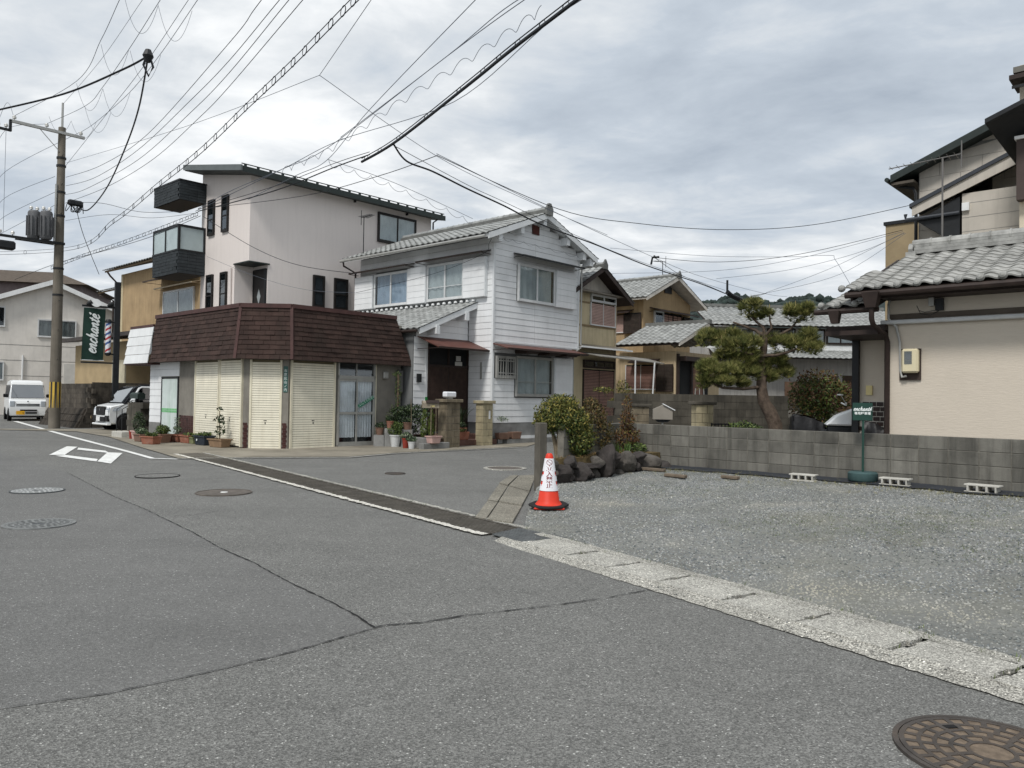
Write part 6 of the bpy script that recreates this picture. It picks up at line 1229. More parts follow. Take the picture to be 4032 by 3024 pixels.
def simple_pillar(u0, u1, v0, v1, Y, label, m):
    a, b = D(u0, v1, Y), D(u1, v0, Y); t = thing('gate_pillar', label, 'gate pillar', ((a.x + b.x) / 2, a.y, a.z), R(10)); w = (b.x - a.x); h = b.z - a.z; n = 3
    part('core', MB().box(-w / 2 + .01, w / 2 - .01, -.14, .14, 0, h), MORT, t)
    for r in range(n):
        f = .35 if r % 2 else .65; x = -w / 2 + w * f
        for x0, x1 in ((-w / 2, x - .004), (x + .004, w / 2)): part('block', MB().box(x0, x1, -.16, .16, r * h / n + .004, (r + 1) * h / n - .004), m, t, bev=.006)
    part('cap', MB().box(-w / 2 - .07, w / 2 + .07, -.2, .2, h, h + .07), GW, t, bev=.01)
simple_pillar(2478, 2548, 1602, 1690, 18.8, 'brown block gate pillar behind the nandina', PBD); simple_pillar(2730, 2800, 1594, 1700, 18.2, 'cream block gate pillar with dark cap left of the low fence', PBL)
fa, fb = D(2800, 1690, 18.0), D(2960, 1690, 18.3); t = thing('iron_fence', 'low black iron bar fence beside the cream gate pillar', 'fence', (fa.x, fa.y, .35), math.atan2(fb.y - fa.y, fb.x - fa.x)); ln = (fb - fa).length
for i in range(12): part('bar', MB().box(i * ln / 12, i * ln / 12 + .018, -.01, .01, 0, .62), BLACKM, t)
part('rail', MB().box(0, ln, -.015, .015, .62, .65), BLACKM, t)
# grey letter box on a post behind the wall
c = D(2608, 1700, 16.2); t = thing('letter_box', 'grey peaked letter box on a post behind the long block wall', 'letter box', (c.x, c.y, .4), R(-8)); part('post', MB().box(-.02, .02, -.02, .02, 0, .72), ALU, t)
part('body', MB().prism([(-.2, -.12, .72), (.2, -.12, .72), (.2, -.12, .92), (.02, -.12, 1.03), (-.2, -.12, .93)], (0, .3, 0)), mat('box_grey', rgb(142, 136, 126), .55, .08, 3), t); part('lid', MB().hexa([(.0, -.16, 1.035), (.25, -.16, .905), (.25, .2, .905), (.0, .2, 1.035)], [(.0, -.16, 1.055), (.25, -.16, .925), (.25, .2, .925), (.0, .2, 1.055)]), WHITE, t); part('tray', MB().hexa([(-.1, -.09, .66), (.1, -.09, .66), (.1, .1, .66), (-.1, .1, .66)], [(-.17, -.11, .72), (.17, -.11, .72), (.17, .16, .72), (-.17, .16, .72)]), BLACKM, t)
# covered motorcycles
COVER = mat('black_cover', rgb(30, 30, 32), .45, .2, 6, .6, 16); COVT = mat('faded_cover', rgb(112, 98, 84), .8, .2, 5)
def cover(name, label, cat, c, rz_, prof, wid, m, seed):
    t = thing(name, label, cat, c, rz_); rs = np.random.default_rng(seed); n, mm = len(prof) * 3, 12; vs = []
    for i in range(n):
        f = i / (n - 1) * (len(prof) - 1); k = min(int(f), len(prof) - 2); f -= k; x = prof[k][0] * (1 - f) + prof[k + 1][0] * f; h = prof[k][1] * (1 - f) + prof[k + 1][1] * f
        for j in range(mm):
            a = math.pi * j / (mm - 1); y = -math.cos(a) * wid * (1 + .12 * math.sin(i * 1.7 + j)); z = h * min(1, math.sin(a) * 1.35) ** .7 if 0 < j < mm - 1 else 0
            vs.append((x + rs.normal(0, .008), y + rs.normal(0, .01), z + rs.normal(0, .008)))
    fs = [(i * mm + j, i * mm + j + 1, (i + 1) * mm + j + 1, (i + 1) * mm + j) for i in range(n - 1) for j in range(mm - 1)]; g = MB(); g.add(vs, fs); part('cover', g, m, t, smooth=50); return t
c = D(3185, 1700, 15.6); cover('covered_motorcycle', 'motorcycle under a black cover behind the wall', 'motorcycle', (c.x, c.y, .66), R(-12), [(-.36, .15), (-.35, .55), (-.28, .62), (0, .55), (.22, .48), (.3, .4), (.36, .1)], .2, COVER, 3)
g = MB(); t = part('top_patch', g.add([(-.27, -.12, .625), (0, -.14, .59), (.2, -.13, .5), (.26, .1, .46), (0, .13, .585), (-.25, .1, .62)], [(0, 1, 2, 3, 4, 5)]), COVT, bpy.data.objects['covered_motorcycle'])
c = D(3445, 1690, 14.0); cover('covered_bicycle', 'low bundle under a black sheet in front of the brown brick tiles', 'covered bundle', (c.x, c.y, .74), R(-30), [(-.22, .1), (-.18, .45), (0, .42), (.2, .28), (.28, .05)], .2, COVER, 5)
c = D(3300, 1690, 15.2); sc = thing('scooter', 'white scooter with chrome mirror between the two black covers', 'scooter', (c.x, c.y, .8), R(-15)); WG = mat('gloss_white', rgb(226, 228, 228), .25, .03, 3)
part('leg_shield', MB().hexa([(-.26, -.2, .28), (.3, -.2, .28), (.3, .2, .28), (-.26, .2, .28)], [(-.05, -.16, .48), (.28, -.14, .62), (.28, .14, .62), (-.05, .16, .48)]), WG, sc, bev=.03); part('seat', MB().box(-.2, .36, -.16, .16, .08, .27), BLACKM, sc, bev=.03); tubes(sc, 'handlebar', [([(.1, -.28, .72), (.14, 0, .68), (.1, .28, .72)], .015)], ALUW); tubes(sc, 'mirror_stem', [([(.1, -.22, .72), (.02, -.24, .86)], .008)], ALU); part('mirror', MB().lathe([(.0, 0), (.06, .01), (.06, .03), (0, .035)], (.0, -.24, .86), 10), ALUW, sc)
for x in (-.2, .5): part('wheel', MB().lathe([(.2, -.05), (.22, 0), (.2, .05)], (0, 0, 0), 16), BLACKM, sc).matrix_local = Matrix.Translation((x, 0, -.02)) @ Matrix.Rotation(R(90), 4, 'X')

# ================================================================== CONE
RED = mat('cone_red', rgb(214, 60, 40), .5, .06, 6, stain=.2, stain_scale=9, stain_col=rgb(150, 50, 40)); CWHT = mat('cone_sleeve', rgb(232, 232, 236), .5, .03); RUB = mat('rubber', rgb(34, 34, 34), .8, .2); PRINT = mat('print_maroon', rgb(122, 26, 34), .6, .03)
c = G(2160, 2003, .06); CN = thing('traffic_cone', 'red traffic cone with a white printed no-entry sleeve on the gravel edge', 'traffic cone', (c.x, c.y, lotz(c.x, c.y) + .012), R(0))
zc_ = lambda z: .048 + (.70 - z) * .155            # cone radius
part('body', MB().lathe([(.185, .03), (.185, .05), (.165, .065), (.158, .08), (zc_(.1), .10), (zc_(.66), .66), (.045, .70), (.03, .72)], n=28), RED, CN, smooth=40)
part('foot', MB().box(-.2, .2, -.2, .2, 0, .03), RED, CN, bev=.012); wb = part('weight_ring', MB().prism([(x, y, 0) for x, y in [(.25, -.1), (.25, .1), (.1, .25), (-.1, .25), (-.25, .1), (-.25, -.1), (-.1, -.25), (.1, -.25)]], (0, 0, .03)), RUB, CN, bev=.008); wb.location = (0, 0, .028); wb.rotation_euler = (R(3), R(-2), R(20))
n = 48; vs, fs = [], []
zs = [.235 + i * (.655 - .235) / 20 for i in range(21)]
for z in zs:
    for j in range(n):
        a = 2 * math.pi * j / n; vs.append(((zc_(z) + .006) * math.cos(a), (zc_(z) + .006) * math.sin(a), z))
holes = [(-math.pi / 2 + 1.15, .335), (-math.pi / 2 - 1.15, .335), (-math.pi / 2 + 1.2, .46), (-math.pi / 2 - 1.25, .46)]
for i in range(20):
    for j in range(n):
        a = 2 * math.pi * (j + .5) / n; z = (zs[i] + zs[i + 1]) / 2
        if any(math.hypot(((a - h + math.pi) % (2 * math.pi) - math.pi) * zc_(z), z - hz_) < .028 for h, hz_ in holes): continue
        fs.append((i * n + j, i * n + (j + 1) % n, (i + 1) * n + (j + 1) % n, (i + 1) * n + j))
part('sleeve', MB().add(vs, fs), CWHT, CN, smooth=50)
def wrap(me, z0):
    for v in me.vertices:
        x, y, d = v.co; z = z0 + y; r = zc_(z) + .0075 + max(0, d) * .5; a = -math.pi / 2 + x / zc_(z); v.co = (r * math.cos(a), r * math.sin(a), z)
    me.update(); return me
for i, ch in enumerate('立入禁止'): obj('lettering', wrap(text_mesh('lettering', ch, .082, PRINT, .0006, bold=.001), .525 - i * .074), CN)
g = MB(); n = 28
vs = [(r * math.cos(2 * math.pi * i / n), r * math.sin(2 * math.pi * i / n), 0) for r in (.031, .037) for i in range(n)]; g.add(vs, [(i, (i + 1) % n, n + (i + 1) % n, n + i) for i in range(n)])
for k in range(6): f0, f1 = -.032 + k * .064 / 6, -.032 + (k + 1) * .064 / 6; g.add([(f0 * .78, -f0 * .62 - .003, .0002), (f1 * .78, -f1 * .62 - .003, .0002), (f1 * .78, -f1 * .62 + .003, .0002), (f0 * .78, -f0 * .62 + .003, .0002)], [(0, 1, 2, 3)])
me = g.mesh('prohibition_mark', PRINT); wrap(me, .605); obj('prohibition_mark', me, CN)

# ================================================================== SCRIPT LETTERING (banner and parking sign)
GLY = {'e': (.78, [[(.0, .45), (.4, .55), (.52, .8), (.34, 1.0), (.1, .75), (.06, .3), (.28, .02), (.55, .12), (.8, .4)]]), 'n': (.92, [[(.02, .95), (.1, .5), (.05, .0)], [(.07, .45), (.32, .92), (.5, .95), (.52, .55), (.5, .15), (.64, .02), (.92, .4)]]), 'c': (.74, [[(.5, .8), (.36, 1.0), (.1, .7), (.06, .25), (.26, .0), (.5, .1), (.76, .42)]]), 'h': (.94, [[(.18, 1.75), (.1, .9), (.04, .0)], [(.08, .4), (.32, .92), (.5, .95), (.52, .55), (.5, .15), (.64, .02), (.94, .4)]]), 'a': (.95, [[(.58, .85), (.36, 1.0), (.1, .65), (.08, .2), (.24, .0), (.45, .3), (.6, .9)], [(.6, .95), (.55, .35), (.66, .02), (.95, .4)]]), 't': (.62, [[(.3, 1.5), (.2, .8), (.14, .3), (.26, .0), (.62, .35)], [(-.08, 1.0), (.5, 1.06)]]), 'é': (.7, [[(.0, .45), (.4, .55), (.52, .8), (.34, 1.0), (.1, .75), (.06, .3), (.28, .02), (.55, .12), (.72, .3)], [(.3, 1.3), (.5, 1.62)]])}
def script_word(word, h, m, shear=.3, wgt=.12):
    g = MB(); x = 0.
    for ch in word:
        adv, st = GLY[ch]
        for pl_ in st:
            pts = [Vector(((x + p[0] + p[1] * shear) * h, p[1] * h, 0)) for p in pl_]; out = []
            for i in range(len(pts) - 1):
                p0, p1, p2, p3 = pts[max(i - 1, 0)], pts[i], pts[i + 1], pts[min(i + 2, len(pts) - 1)]
                for k in range(4):
                    t = k / 4; out.append(.5 * ((2 * p1) + (p2 - p0) * t + (2 * p0 - 5 * p1 + 4 * p2 - p3) * t * t + (3 * p1 - p0 - 3 * p2 + p3) * t ** 3))
            out.append(pts[-1]); n = len(out); g.tube(out, [wgt * h * (.55 + .5 * math.sin(math.pi * min(1, (i + 1) / n * 1.1))) for i in range(n)], 8)
        x += adv
    for i, p in enumerate(g.v): g.v[i] = (p[0] - x * h / 2, p[1] - .5 * h, p[2] * .05)
    return g.mesh('lettering', m)
# parking sign
SGN = mat('sign_green', rgb(36, 66, 58), .45, .1, 4); c = G(3397, 1899, .3)
ps = thing('parking_sign', 'green parking sign on a thin post with a round base', 'sign', (c.x, c.y, lotz(c.x, c.y) + .02), R(-22)); part('base', MB().lathe([(.20, 0), (.215, .02), (.215, .12), (.19, .14)], n=24), mat('base_teal', rgb(62, 84, 84), .7, .2, 5), ps, smooth=40); part('post', MB().box(-.016, .016, -.016, .016, .13, 1.0), SGN, ps); part('panel', MB().box(-.15, .13, -.022, -.012, .93, 1.20), SGN, ps)
obj('lettering', script_word('enchanté', .038, LETW, wgt=.15), ps, Matrix.Translation((-.012, -.0235, 1.095)) @ Matrix.Rotation(R(90), 4, 'X')); obj('lettering', text_mesh('lettering', '専用駐車場', .046, LETW, .0006, bold=.0012), ps, Matrix.Translation((-.01, -.023, 1.035)) @ Matrix.Rotation(R(90), 4, 'X'))

# ================================================================== POTS AND PLANTERS
TERRA = mat('terracotta', rgb(146, 96, 78), .8, .15, 6, stain=.25, stain_scale=7, stain_col=rgb(170, 150, 135)); TERB = mat('brown_plastic', rgb(122, 96, 82), .6, .12, 6); PINKP = mat('pink_plastic', rgb(196, 164, 156), .6, .08, 6); DKBL = mat('dark_blue_plastic', rgb(40, 48, 58), .5, .1, 6); WHP = mat('white_plastic', rgb(206, 208, 208), .5, .05, 6, streak=.15); REDP = mat('red_pot', rgb(142, 58, 46), .6, .12, 6); OLIV = mat('olive_plastic', rgb(122, 126, 92), .6, .1, 6)
PG_ = 'potted plants in front of the corner shop and house'
def planter(u, v, z, w, d, h, m, label, rz_=0., plant=None, rnd=False, Y=None, stand=False):
    c = D(u, v, Y) if Y else G(u, v, z); t = thing('potted_plant', label, 'potted plant', (c.x, c.y, max(c.z, gz(c.x, c.y) + .018)), rz_, PG_)
    if rnd:
        part('pot', MB().lathe([(w * .36, 0), (w * .48, h * .9), (w * .53, h * .9), (w * .53, h), (w * .47, h), (w * .46, h * .9)], n=20), m, t, smooth=40); part('soil', MB().lathe([(w * .455, h * .8), (w * .455, h * .86)], n=16), SOIL, t)
    else:
        b = .84; g = MB(); g.hexa([(-w / 2 * b, -d / 2 * b, 0), (w / 2 * b, -d / 2 * b, 0), (w / 2 * b, d / 2 * b, 0), (-w / 2 * b, d / 2 * b, 0)], [(-w / 2, -d / 2, h * .88), (w / 2, -d / 2, h * .88), (w / 2, d / 2, h * .88), (-w / 2, d / 2, h * .88)]); part('trough', g, m, t, bev=.012)
        g = MB(); e = .02; g.box(-w / 2 - e, w / 2 + e, -d / 2 - e, -d / 2 + .01, h * .86, h); g.box(-w / 2 - e, w / 2 + e, d / 2 - .01, d / 2 + e, h * .86, h); g.box(-w / 2 - e, -w / 2 + .01, -d / 2, d / 2, h * .86, h); g.box(w / 2 - .01, w / 2 + e, -d / 2, d / 2, h * .86, h); part('rim', g, m, t); part('soil', MB().box(-w / 2 + .01, w / 2 - .01, -d / 2 + .01, d / 2 - .01, h * .88, h * .93), SOIL, t)
    if stand: part('stand', MB().box(-w * .6, w * .6, -w * .6, w * .6, -t.location.z + .1, -.004), FOUND, t)
    if plant:
        lm, n, size, blobs = plant; foliage(t, [((bx, by, bz + h), r) for (bx, by, bz), r in blobs], n, size, lm, up=.4)
    return t
k3 = 2.553; q3 = lambda x, y: (450 + x / k3, 1150 + y / k3)
rB = math.atan2(_B.y, _B.x)
tuft = lambda m, n, w, h, s=.06: (m, n, s, [((0, 0, h * .45), (w, w * .7, h * .6))])
planter(*q3(245, 1488), .1, .42, .3, .26, PINKP, 'pinkish planter with a dense dark shrub nearest the block pier', rB, (LF_D, 900, .05, [((0, 0, .22), (.2, .18, .26)), ((.05, 0, .42), (.12, .12, .14))]))
planter(*q3(172, 1482), .1, .16, .16, .24, REDP, 'narrow dark red pot beside the pinkish planter', 0, None, True)
planter(*q3(270, 1510), .1, .5, .26, .22, TERB, 'grey-brown trough with low leaves left of the front terracotta trough', rB, tuft(LF_B, 420, .22, .14))
planter(*q3(370, 1536), .1, .5, .3, .22, TERRA, 'terracotta trough standing farthest out on the apron', rB + .3, tuft(LF_G, 200, .18, .08))
planter(*q3(482, 1520), .1, .5, .3, .25, TERB, 'brown trough with spreading green leaves beside the painted doors', rB, tuft(LF_G, 620, .24, .22))
planter(*q3(555, 1505), .12, .24, .24, .2, REDP, 'round dark red pot between two troughs', 0, None, True)
planter(*q3(630, 1508), .12, .55, .24, .22, TERRA, 'pale terracotta trough with tall weeds before the painted doors', rB, (LF_B, 260, .05, [((0, 0, .12), (.2, .1, .12)), ((-.1, 0, .35), (.04, .04, .2)), ((.12, 0, .3), (.04, .04, .2))]))
planter(*q3(742, 1518), .12, .6, .26, .22, TERRA, 'terracotta trough before the wine-red tiles', rB, tuft(LF_G, 60, .2, .05))
planter(*q3(803, 1524), .12, .34, .24, .18, OLIV, 'small olive trough beside the dark blue trough', rB, tuft(LF_G, 120, .14, .08))
t = planter(*q3(903, 1545), .1, .62, .3, .26, DKBL, 'dark blue trough with a small white emblem on its side', rB, tuft(LF_G, 260, .26, .06)); part('emblem', MB().lathe([(.03, 0), (.03, .004)], n=12), LETW, t).matrix_local = Matrix.Translation((.12, .152, .14)) @ Matrix.Rotation(R(-90), 4, 'X')
t = planter(*q3(1058, 1566), .1, .62, .3, .22, mat('ochre_plastic', rgb(136, 112, 88), .7, .12, 6), 'brown trough with a thin leafy sapling before the left shutter', rB + .1, (LF_D, 170, .075, [((0, 0, .2), (.16, .12, .14)), ((.02, 0, .52), (.17, .12, .1)), ((.04, 0, .78), (.1, .1, .05)), ((-.1, 0, .42), (.12, .1, .04))])); tubes(t, 'stem', [([(0, 0, .18), (.02, 0, .5), (.03, 0, .95)], .012), ([(0, 0, .2), (-.1, .02, .55)], .008)], BARK, 6)
k9 = 5.35; q9 = lambda x, y: (1480 + x / k9, 1480 + y / k9)
planter(*q9(405, 1508), .1, .31, .31, .33, WHP, 'large white plastic pot with bushy leaves by the grey shop wall', 0, (LF_G, 700, .05, [((0, 0, .1), (.22, .2, .14)), ((.05, 0, .24), (.16, .16, .12))]), True)
planter(*q9(252, 1485), .1, .20, .20, .26, REDP, 'red pot left of the large white pot', 0, tuft(LF_R, 160, .12, .12), True)
planter(*q9(625, 1536), .1, .2, .2, .27, REDP, 'red-brown pot between the two white pots', 0, tuft(LF_B, 240, .16, .14), True)
planter(*q9(750, 1550), .1, .2, .2, .19, WHP, 'small white pot with pale flowers', 0, tuft(LF_B, 260, .13, .12), True)
t = planter(*q9(1212, 1420), .27, .34, .26, .2, PINKP, 'pink trough with two thin canes under the wall mailbox', TH, None); tubes(t, 'cane', [([(-.1, 0, .15), (-.1, 0, 1.05)], .012), ([(.08, 0, .15), (.1, .02, .7), (.07, 0, 1.05)], .009)], BARKL, 6)
planter(*q9(1025, 1340), .3, .26, .26, .2, DKBL, 'dark blue pot below the cypress shrubs', 0, None, True)
for (x, y, w, lb) in ((300, 1100, .22, 'terracotta pot with climbing stems by the shop wall'), (665, 1130, .26, 'brown pot in the shade of the raised bed'), (80, 1240, .24, 'dark pot beside the shop door jamb')): planter(*q9(x, y), .5, w, w, .2, TERRA if w < .24 else TERB, lb, 0, tuft(LF_D, 160, .14, .12), True, Y=21.6, stand=True)
# raised bed with shrubs
rbz = grid_thing('raised_bed', 'dark concrete raised bed beside the dark gate pillar', 'planter bed', 13.55, 15.58); part('kerb_block', MB().box(0, .48, 0, .2, .05, .27), FOUND, rbz, bev=.01); part('kerb_block', MB().box(.49, .96, .01, .2, .05, .28), FOUND, rbz, bev=.01); part('kerb_block', MB().box(.28, .46, .21, 1.75, .05, .40), FOUND, rbz, bev=.01); part('earth', MB().box(.46, 1.1, .2, 1.75, .05, .38), SOIL, rbz)
for (x, y, lb, bl, m, n) in ((660, 700, 'leafy dark shrub filling the raised bed', [((0, 0, .35), (.5, .3, .36)), ((-.35, 0, .2), (.3, .25, .4)), ((.2, 0, .75), (.42, .3, .12)), ((-.15, 0, .68), (.35, .3, .14))], LF_D, 3000), (880, 640, 'pale green broad-leaved plant on top of the raised bed', [((0, 0, .6), (.36, .25, .12))], LF_B, 480)):
    c = D(*q9(x, 1100), 21.9); t = thing('bed_shrub', lb, 'shrub', (c.x, c.y, .42)); foliage(t, bl, n, .06, m, .55)
for x, lb in ((1010, 'narrow golden cypress left of the mailbox canes'), (1165, 'narrow golden cypress right behind the mailbox canes')):
    c = D(*q9(x, 1190), 21.5); t = thing('cypress_shrub', lb, 'shrub', (c.x, c.y, .38)); foliage(t, [((0, 0, .2), (.11, .1, .2)), ((0, 0, .42), (.085, .08, .2)), ((.01, 0, .62), (.05, .05, .16))], 900, .05, CYP, .3, up=1.2)
c = D(*q9(465, 560), 22.0); t = thing('moss_pole', 'climbing plant on a tall mossy stake against the shop wall', 'climbing plant', (c.x, c.y, .4)); tubes(t, 'stake', [([(0, 0, 0), (0, 0, 1.75)], .03)], BARK); foliage(t, [((0, 0, 1.2), (.09, .08, .6)), ((-.05, 0, 1.75), (.14, .1, .08)), ((-.1, 0, .4), (.25, .15, .5))], 1100, .045, LF_G, .4)
c = D(*q9(735, 1180), 21.3); t = thing('garden_stake', 'thin bare stake standing in the raised bed', 'stake', (c.x, c.y, .4)); tubes(t, 'stake', [([(0, 0, 0), (.01, 0, .5), (-.01, 0, 1.05)], .008)], BARKL, 5)
c = D(*q9(1150, 600), 21.05); mbx = thing('mailbox', 'beige metal mailbox with a dark lid in front of the dark gate pillar', 'mailbox', (c.x, c.y, c.z - .1), TH - R(30)); part('body', MB().prism([(-.22, -.1, 0), (-.22, .12, 0), (-.22, .12, .2), (-.22, -.04, .2), (-.22, -.1, .14)], (.44, 0, 0)), mat('mailbox_beige', rgb(150, 140, 124), .5, .08), mbx); part('lid', MB().hexa([(-.14, -.14, .13), (.23, -.14, .13), (.23, -.02, .20), (-.14, -.02, .20)], [(-.14, -.14, .145), (.23, -.14, .145), (.23, -.02, .215), (-.14, -.02, .215)]), DKBROWN, mbx); part('plate', MB().box(-.02, .1, -.106, -.1, .03, .08), mat('brass', rgb(196, 182, 130), .5, .05), mbx)  # the lid is one even dark brown over the beige body
# plants between the gate pillars and along the house front
def frontpot(a, b, z, w, d, h, m, lb, plant, rnd=False):
    t = thing('potted_plant', lb, 'potted plant', W(a, b, z), TH, PG_); g = MB()
    if rnd: part('pot', MB().lathe([(w * .36, 0), (w * .5, h), (w * .44, h)], n=18), m, t, smooth=40)
    else: g.hexa([(-w * .42, -d * .42, 0), (w * .42, -d * .42, 0), (w * .42, d * .42, 0), (-w * .42, d * .42, 0)], [(-w / 2, -d / 2, h), (w / 2, -d / 2, h), (w / 2, d / 2, h), (-w / 2, d / 2, h)]); part('trough', g, m, t, bev=.012)
    if plant: lm, n, s, bl = plant; foliage(t, [((x, y, zz + h), r) for (x, y, zz), r in bl], n, s, lm, up=.3)
    return t
frontpot(15.55, 16.25, .28, .55, .22, .24, TERRA, 'terracotta trough on the step between the gate pillars', tuft(LF_G, 140, .2, .08)); frontpot(15.25, 16.5, .30, .4, .22, .28, mat('step_box', rgb(128, 74, 58), .8, .12), 'square reddish box on the step by the dark pillar', None)
frontpot(15.9, 16.6, .42, .34, .2, .2, TERRA, 'terracotta pot at the back of the step', tuft(LF_D, 200, .2, .14)); t = frontpot(16.1, 16.85, .42, .3, .3, .26, mat('blue_grey_pot', rgb(92, 104, 116), .6, .1), 'blue-grey pot with long sword-shaped leaves by the entrance', None, True)
V, F = blades([(random.gauss(0, .03), random.gauss(0, .03)) for _ in range(8)], 7, .45, .75, .9, .016, lambda x, y: .24); obj('sword_leaves', npmesh('sword_leaves', V, F, LF_D), t)
frontpot(17.2, 16.12, .26, .52, .2, .2, TERB, 'brown trough with a bare twiggy plant against the white house', (LF_B, 120, .05, [((0, 0, .42), (.26, .12, .08))])); frontpot(17.75, 16.12, .26, .44, .22, .22, TERB, 'empty brown pot at the foot of the white house', None)
# ================================================================== VEHICLES
CARW = mat('car_white', rgb(228, 231, 232), .22, .02, 1, spec=.6); TYRE = mat('tyre', rgb(24, 24, 25), .85, .1); CARG = glass('car_glass', (.22, .25, .26), .2); CHROME = mat('chrome', rgb(190, 192, 194), .2, .02, metal=.9); GRILL = mat('grille_black', rgb(20, 20, 22), .4, .1); LAMPM = mat('headlamp', rgb(170, 178, 186), .12, .1, 30, spec=.8); YPL = mat('yellow_plate', rgb(222, 168, 40), .5, .03); INK = mat('plate_ink', rgb(30, 28, 24), .6, 0)
def wheel(parent, x, y, r, w=.16):
    t = obj('wheel', None, parent, Matrix.Translation((x, y, r)) @ Matrix.Rotation(R(90), 4, 'X')); part('tyre', MB().lathe([(r * .62, -w / 2), (r * .95, -w / 2), (r, -w / 3), (r, w / 3), (r * .95, w / 2), (r * .62, w / 2)], n=28), TYRE, t, smooth=40)
    part('rim', MB().lathe([(r * .62, -w * .38), (r * .6, w * .30), (r * .2, w * .36), (r * .05, w * .4)], n=20), mat('rim_dark', rgb(58, 60, 62), .4, .1, metal=.5), t)
    g = MB()
    for k in range(6):
        a = k * math.pi / 3
        for s in (-1, 1):
            g.hexa([(.05 * r * math.cos(a), .05 * r * math.sin(a), s * w * .4), (r * .58 * math.cos(a - .12), r * .58 * math.sin(a - .12), s * w * .36), (r * .58 * math.cos(a + .12), r * .58 * math.sin(a + .12), s * w * .36), (.07 * r * math.cos(a), .07 * r * math.sin(a), s * w * .41)], [(.05 * r * math.cos(a), .05 * r * math.sin(a), s * w * .46), (r * .58 * math.cos(a - .1), r * .58 * math.sin(a - .1), s * w * .44), (r * .58 * math.cos(a + .1), r * .58 * math.sin(a + .1), s * w * .44), (.07 * r * math.cos(a), .07 * r * math.sin(a), s * w * .47)])
    part('spokes', g, ALU, t)
def body(parent, name, prof, wid, m, bev=.05, seg=3, tuck=None):
    """side profile (x, z, half-width) closed polygon"""
    n = len(prof); bm = bmesh.new(); A_ = [bm.verts.new((x, -w, z)) for x, z, w in prof]; B_ = [bm.verts.new((x, w, z)) for x, z, w in prof]
    bm.faces.new(A_); bm.faces.new(B_[::-1])
    for i in range(n): bm.faces.new((A_[i], B_[i], B_[(i + 1) % n], A_[(i + 1) % n]))
    bmesh.ops.recalc_face_normals(bm, faces=bm.faces[:]); bmesh.ops.bevel(bm, geom=list(bm.edges), offset=bev, segments=seg, affect='EDGES', clamp_overlap=True); bmesh.ops.triangulate(bm, faces=[f for f in bm.faces if len(f.verts) > 4])
    me = bpy.data.meshes.new(name); bm.to_mesh(me); bm.free(); me.materials.append(m); me.polygons.foreach_set('use_smooth', [True] * len(me.polygons)); me.update()
    try: me.set_sharp_from_angle(angle=R(50))
    except Exception: pass
    return obj(name, me, parent)
c = G(108, 1657, .15); VN = thing('delivery_van', 'white kei van with a yellow number plate at the left edge', 'van', (c.x, c.y, gz(c.x, c.y)), R(126.5))
body(VN, 'body', [(.02, .24, .70), (-.03, .55, .735), (.0, .86, .735), (.12, .98, .735), (.16, 1.02, .735), (3.34, 1.02, .735), (3.38, .6, .735), (3.36, .26, .70)], 0, CARW, .05)
body(VN, 'cabin', [(.13, .98, .728), (.52, 1.72, .66), (.62, 1.84, .62), (1.2, 1.89, .60), (3.2, 1.89, .60), (3.33, 1.70, .66), (3.37, .98, .728)], 0, CARW, .05)
lerp2 = lambda f: (.13 + .39 * f, .98 + .74 * f, .728 - .068 * f)
def vscr(f0, f1, s, off): (x0, z0, w0), (x1, z1, w1) = lerp2(f0), lerp2(f1); return [(x0 - off, -w0 * s, z0 + off * .4), (x0 - off, w0 * s, z0 + off * .4), (x1 - off, w1 * s, z1 + off * .4), (x1 - off, -w1 * s, z1 + off * .4)]
q = vscr(.10, .93, .9, .012); part('windscreen', MB().add(q, [(0, 1, 2, 3)]), GRILL, VN); q = vscr(.11, .92, .89, .018); part('windscreen_glass', MB().add(q, [(0, 1, 2, 3)]), glass('windscreen_glass', (.3, .34, .35), .30, .02), VN)
for s in (-1, 1):
    g = MB()
    for x0, x1 in ((.55, 1.25), (1.35, 2.2), (2.3, 3.15)): g.add([(x0 + .02, s * .722, 1.06), (x1, s * .722, 1.06), (x1, s * .672, 1.66), (x0 + .12, s * .672, 1.66)], [(0, 1, 2, 3)])
    part('side_glass', g, GRILL, VN); part('headlight', MB().box(-.035, .06, s * .70, s * .50, .66, .92), LAMPM, VN, bev=.02); part('mirror', MB().box(.30, .42, s * .74, s * .94, 1.08, 1.24), GRILL, VN, bev=.03)
    for x in (.42, 2.82): wheel(VN, x, s * .675, .27)
    for x in (.42, 2.82): part('wheel_arch', MB().lathe([(.31, -.02), (.31, .02)], n=24), GRILL, VN).matrix_local = Matrix.Translation((x, s * .722, .29)) @ Matrix.Rotation(R(90), 4, 'X')
part('grille_bar', MB().box(-.03, .03, -.46, .46, .76, .80).box(-.03, .03, -.46, .46, .68, .73), CHROME, VN); part('grille_slot', MB().box(-.034, .02, -.44, .44, .735, .755), GRILL, VN); part('air_intake', MB().box(-.045, .02, -.36, .30, .46, .53).box(-.045, .02, -.36, .08, .34, .41), GRILL, VN); part('badge', MB().lathe([(.035, 0), (.035, .01)], n=14), CHROME, VN).matrix_local = Matrix.Translation((-.02, 0, .90)) @ Matrix.Rotation(R(-90), 4, 'Y'); part('underbody', MB().box(.1, 3.3, -.6, .6, .16, .3), GRILL, VN)
np_ = obj('number_plate', None, VN); part('plate', MB().box(-.06, -.045, .12, .45, .30, .465), YPL, np_); obj('lettering', text_mesh('lettering', '・1 74', .10, INK, .001), np_, Matrix.Translation((-.0615, .285, .37)) @ Matrix.Rotation(R(-90), 4, 'Z') @ Matrix.Rotation(R(90), 4, 'X'))

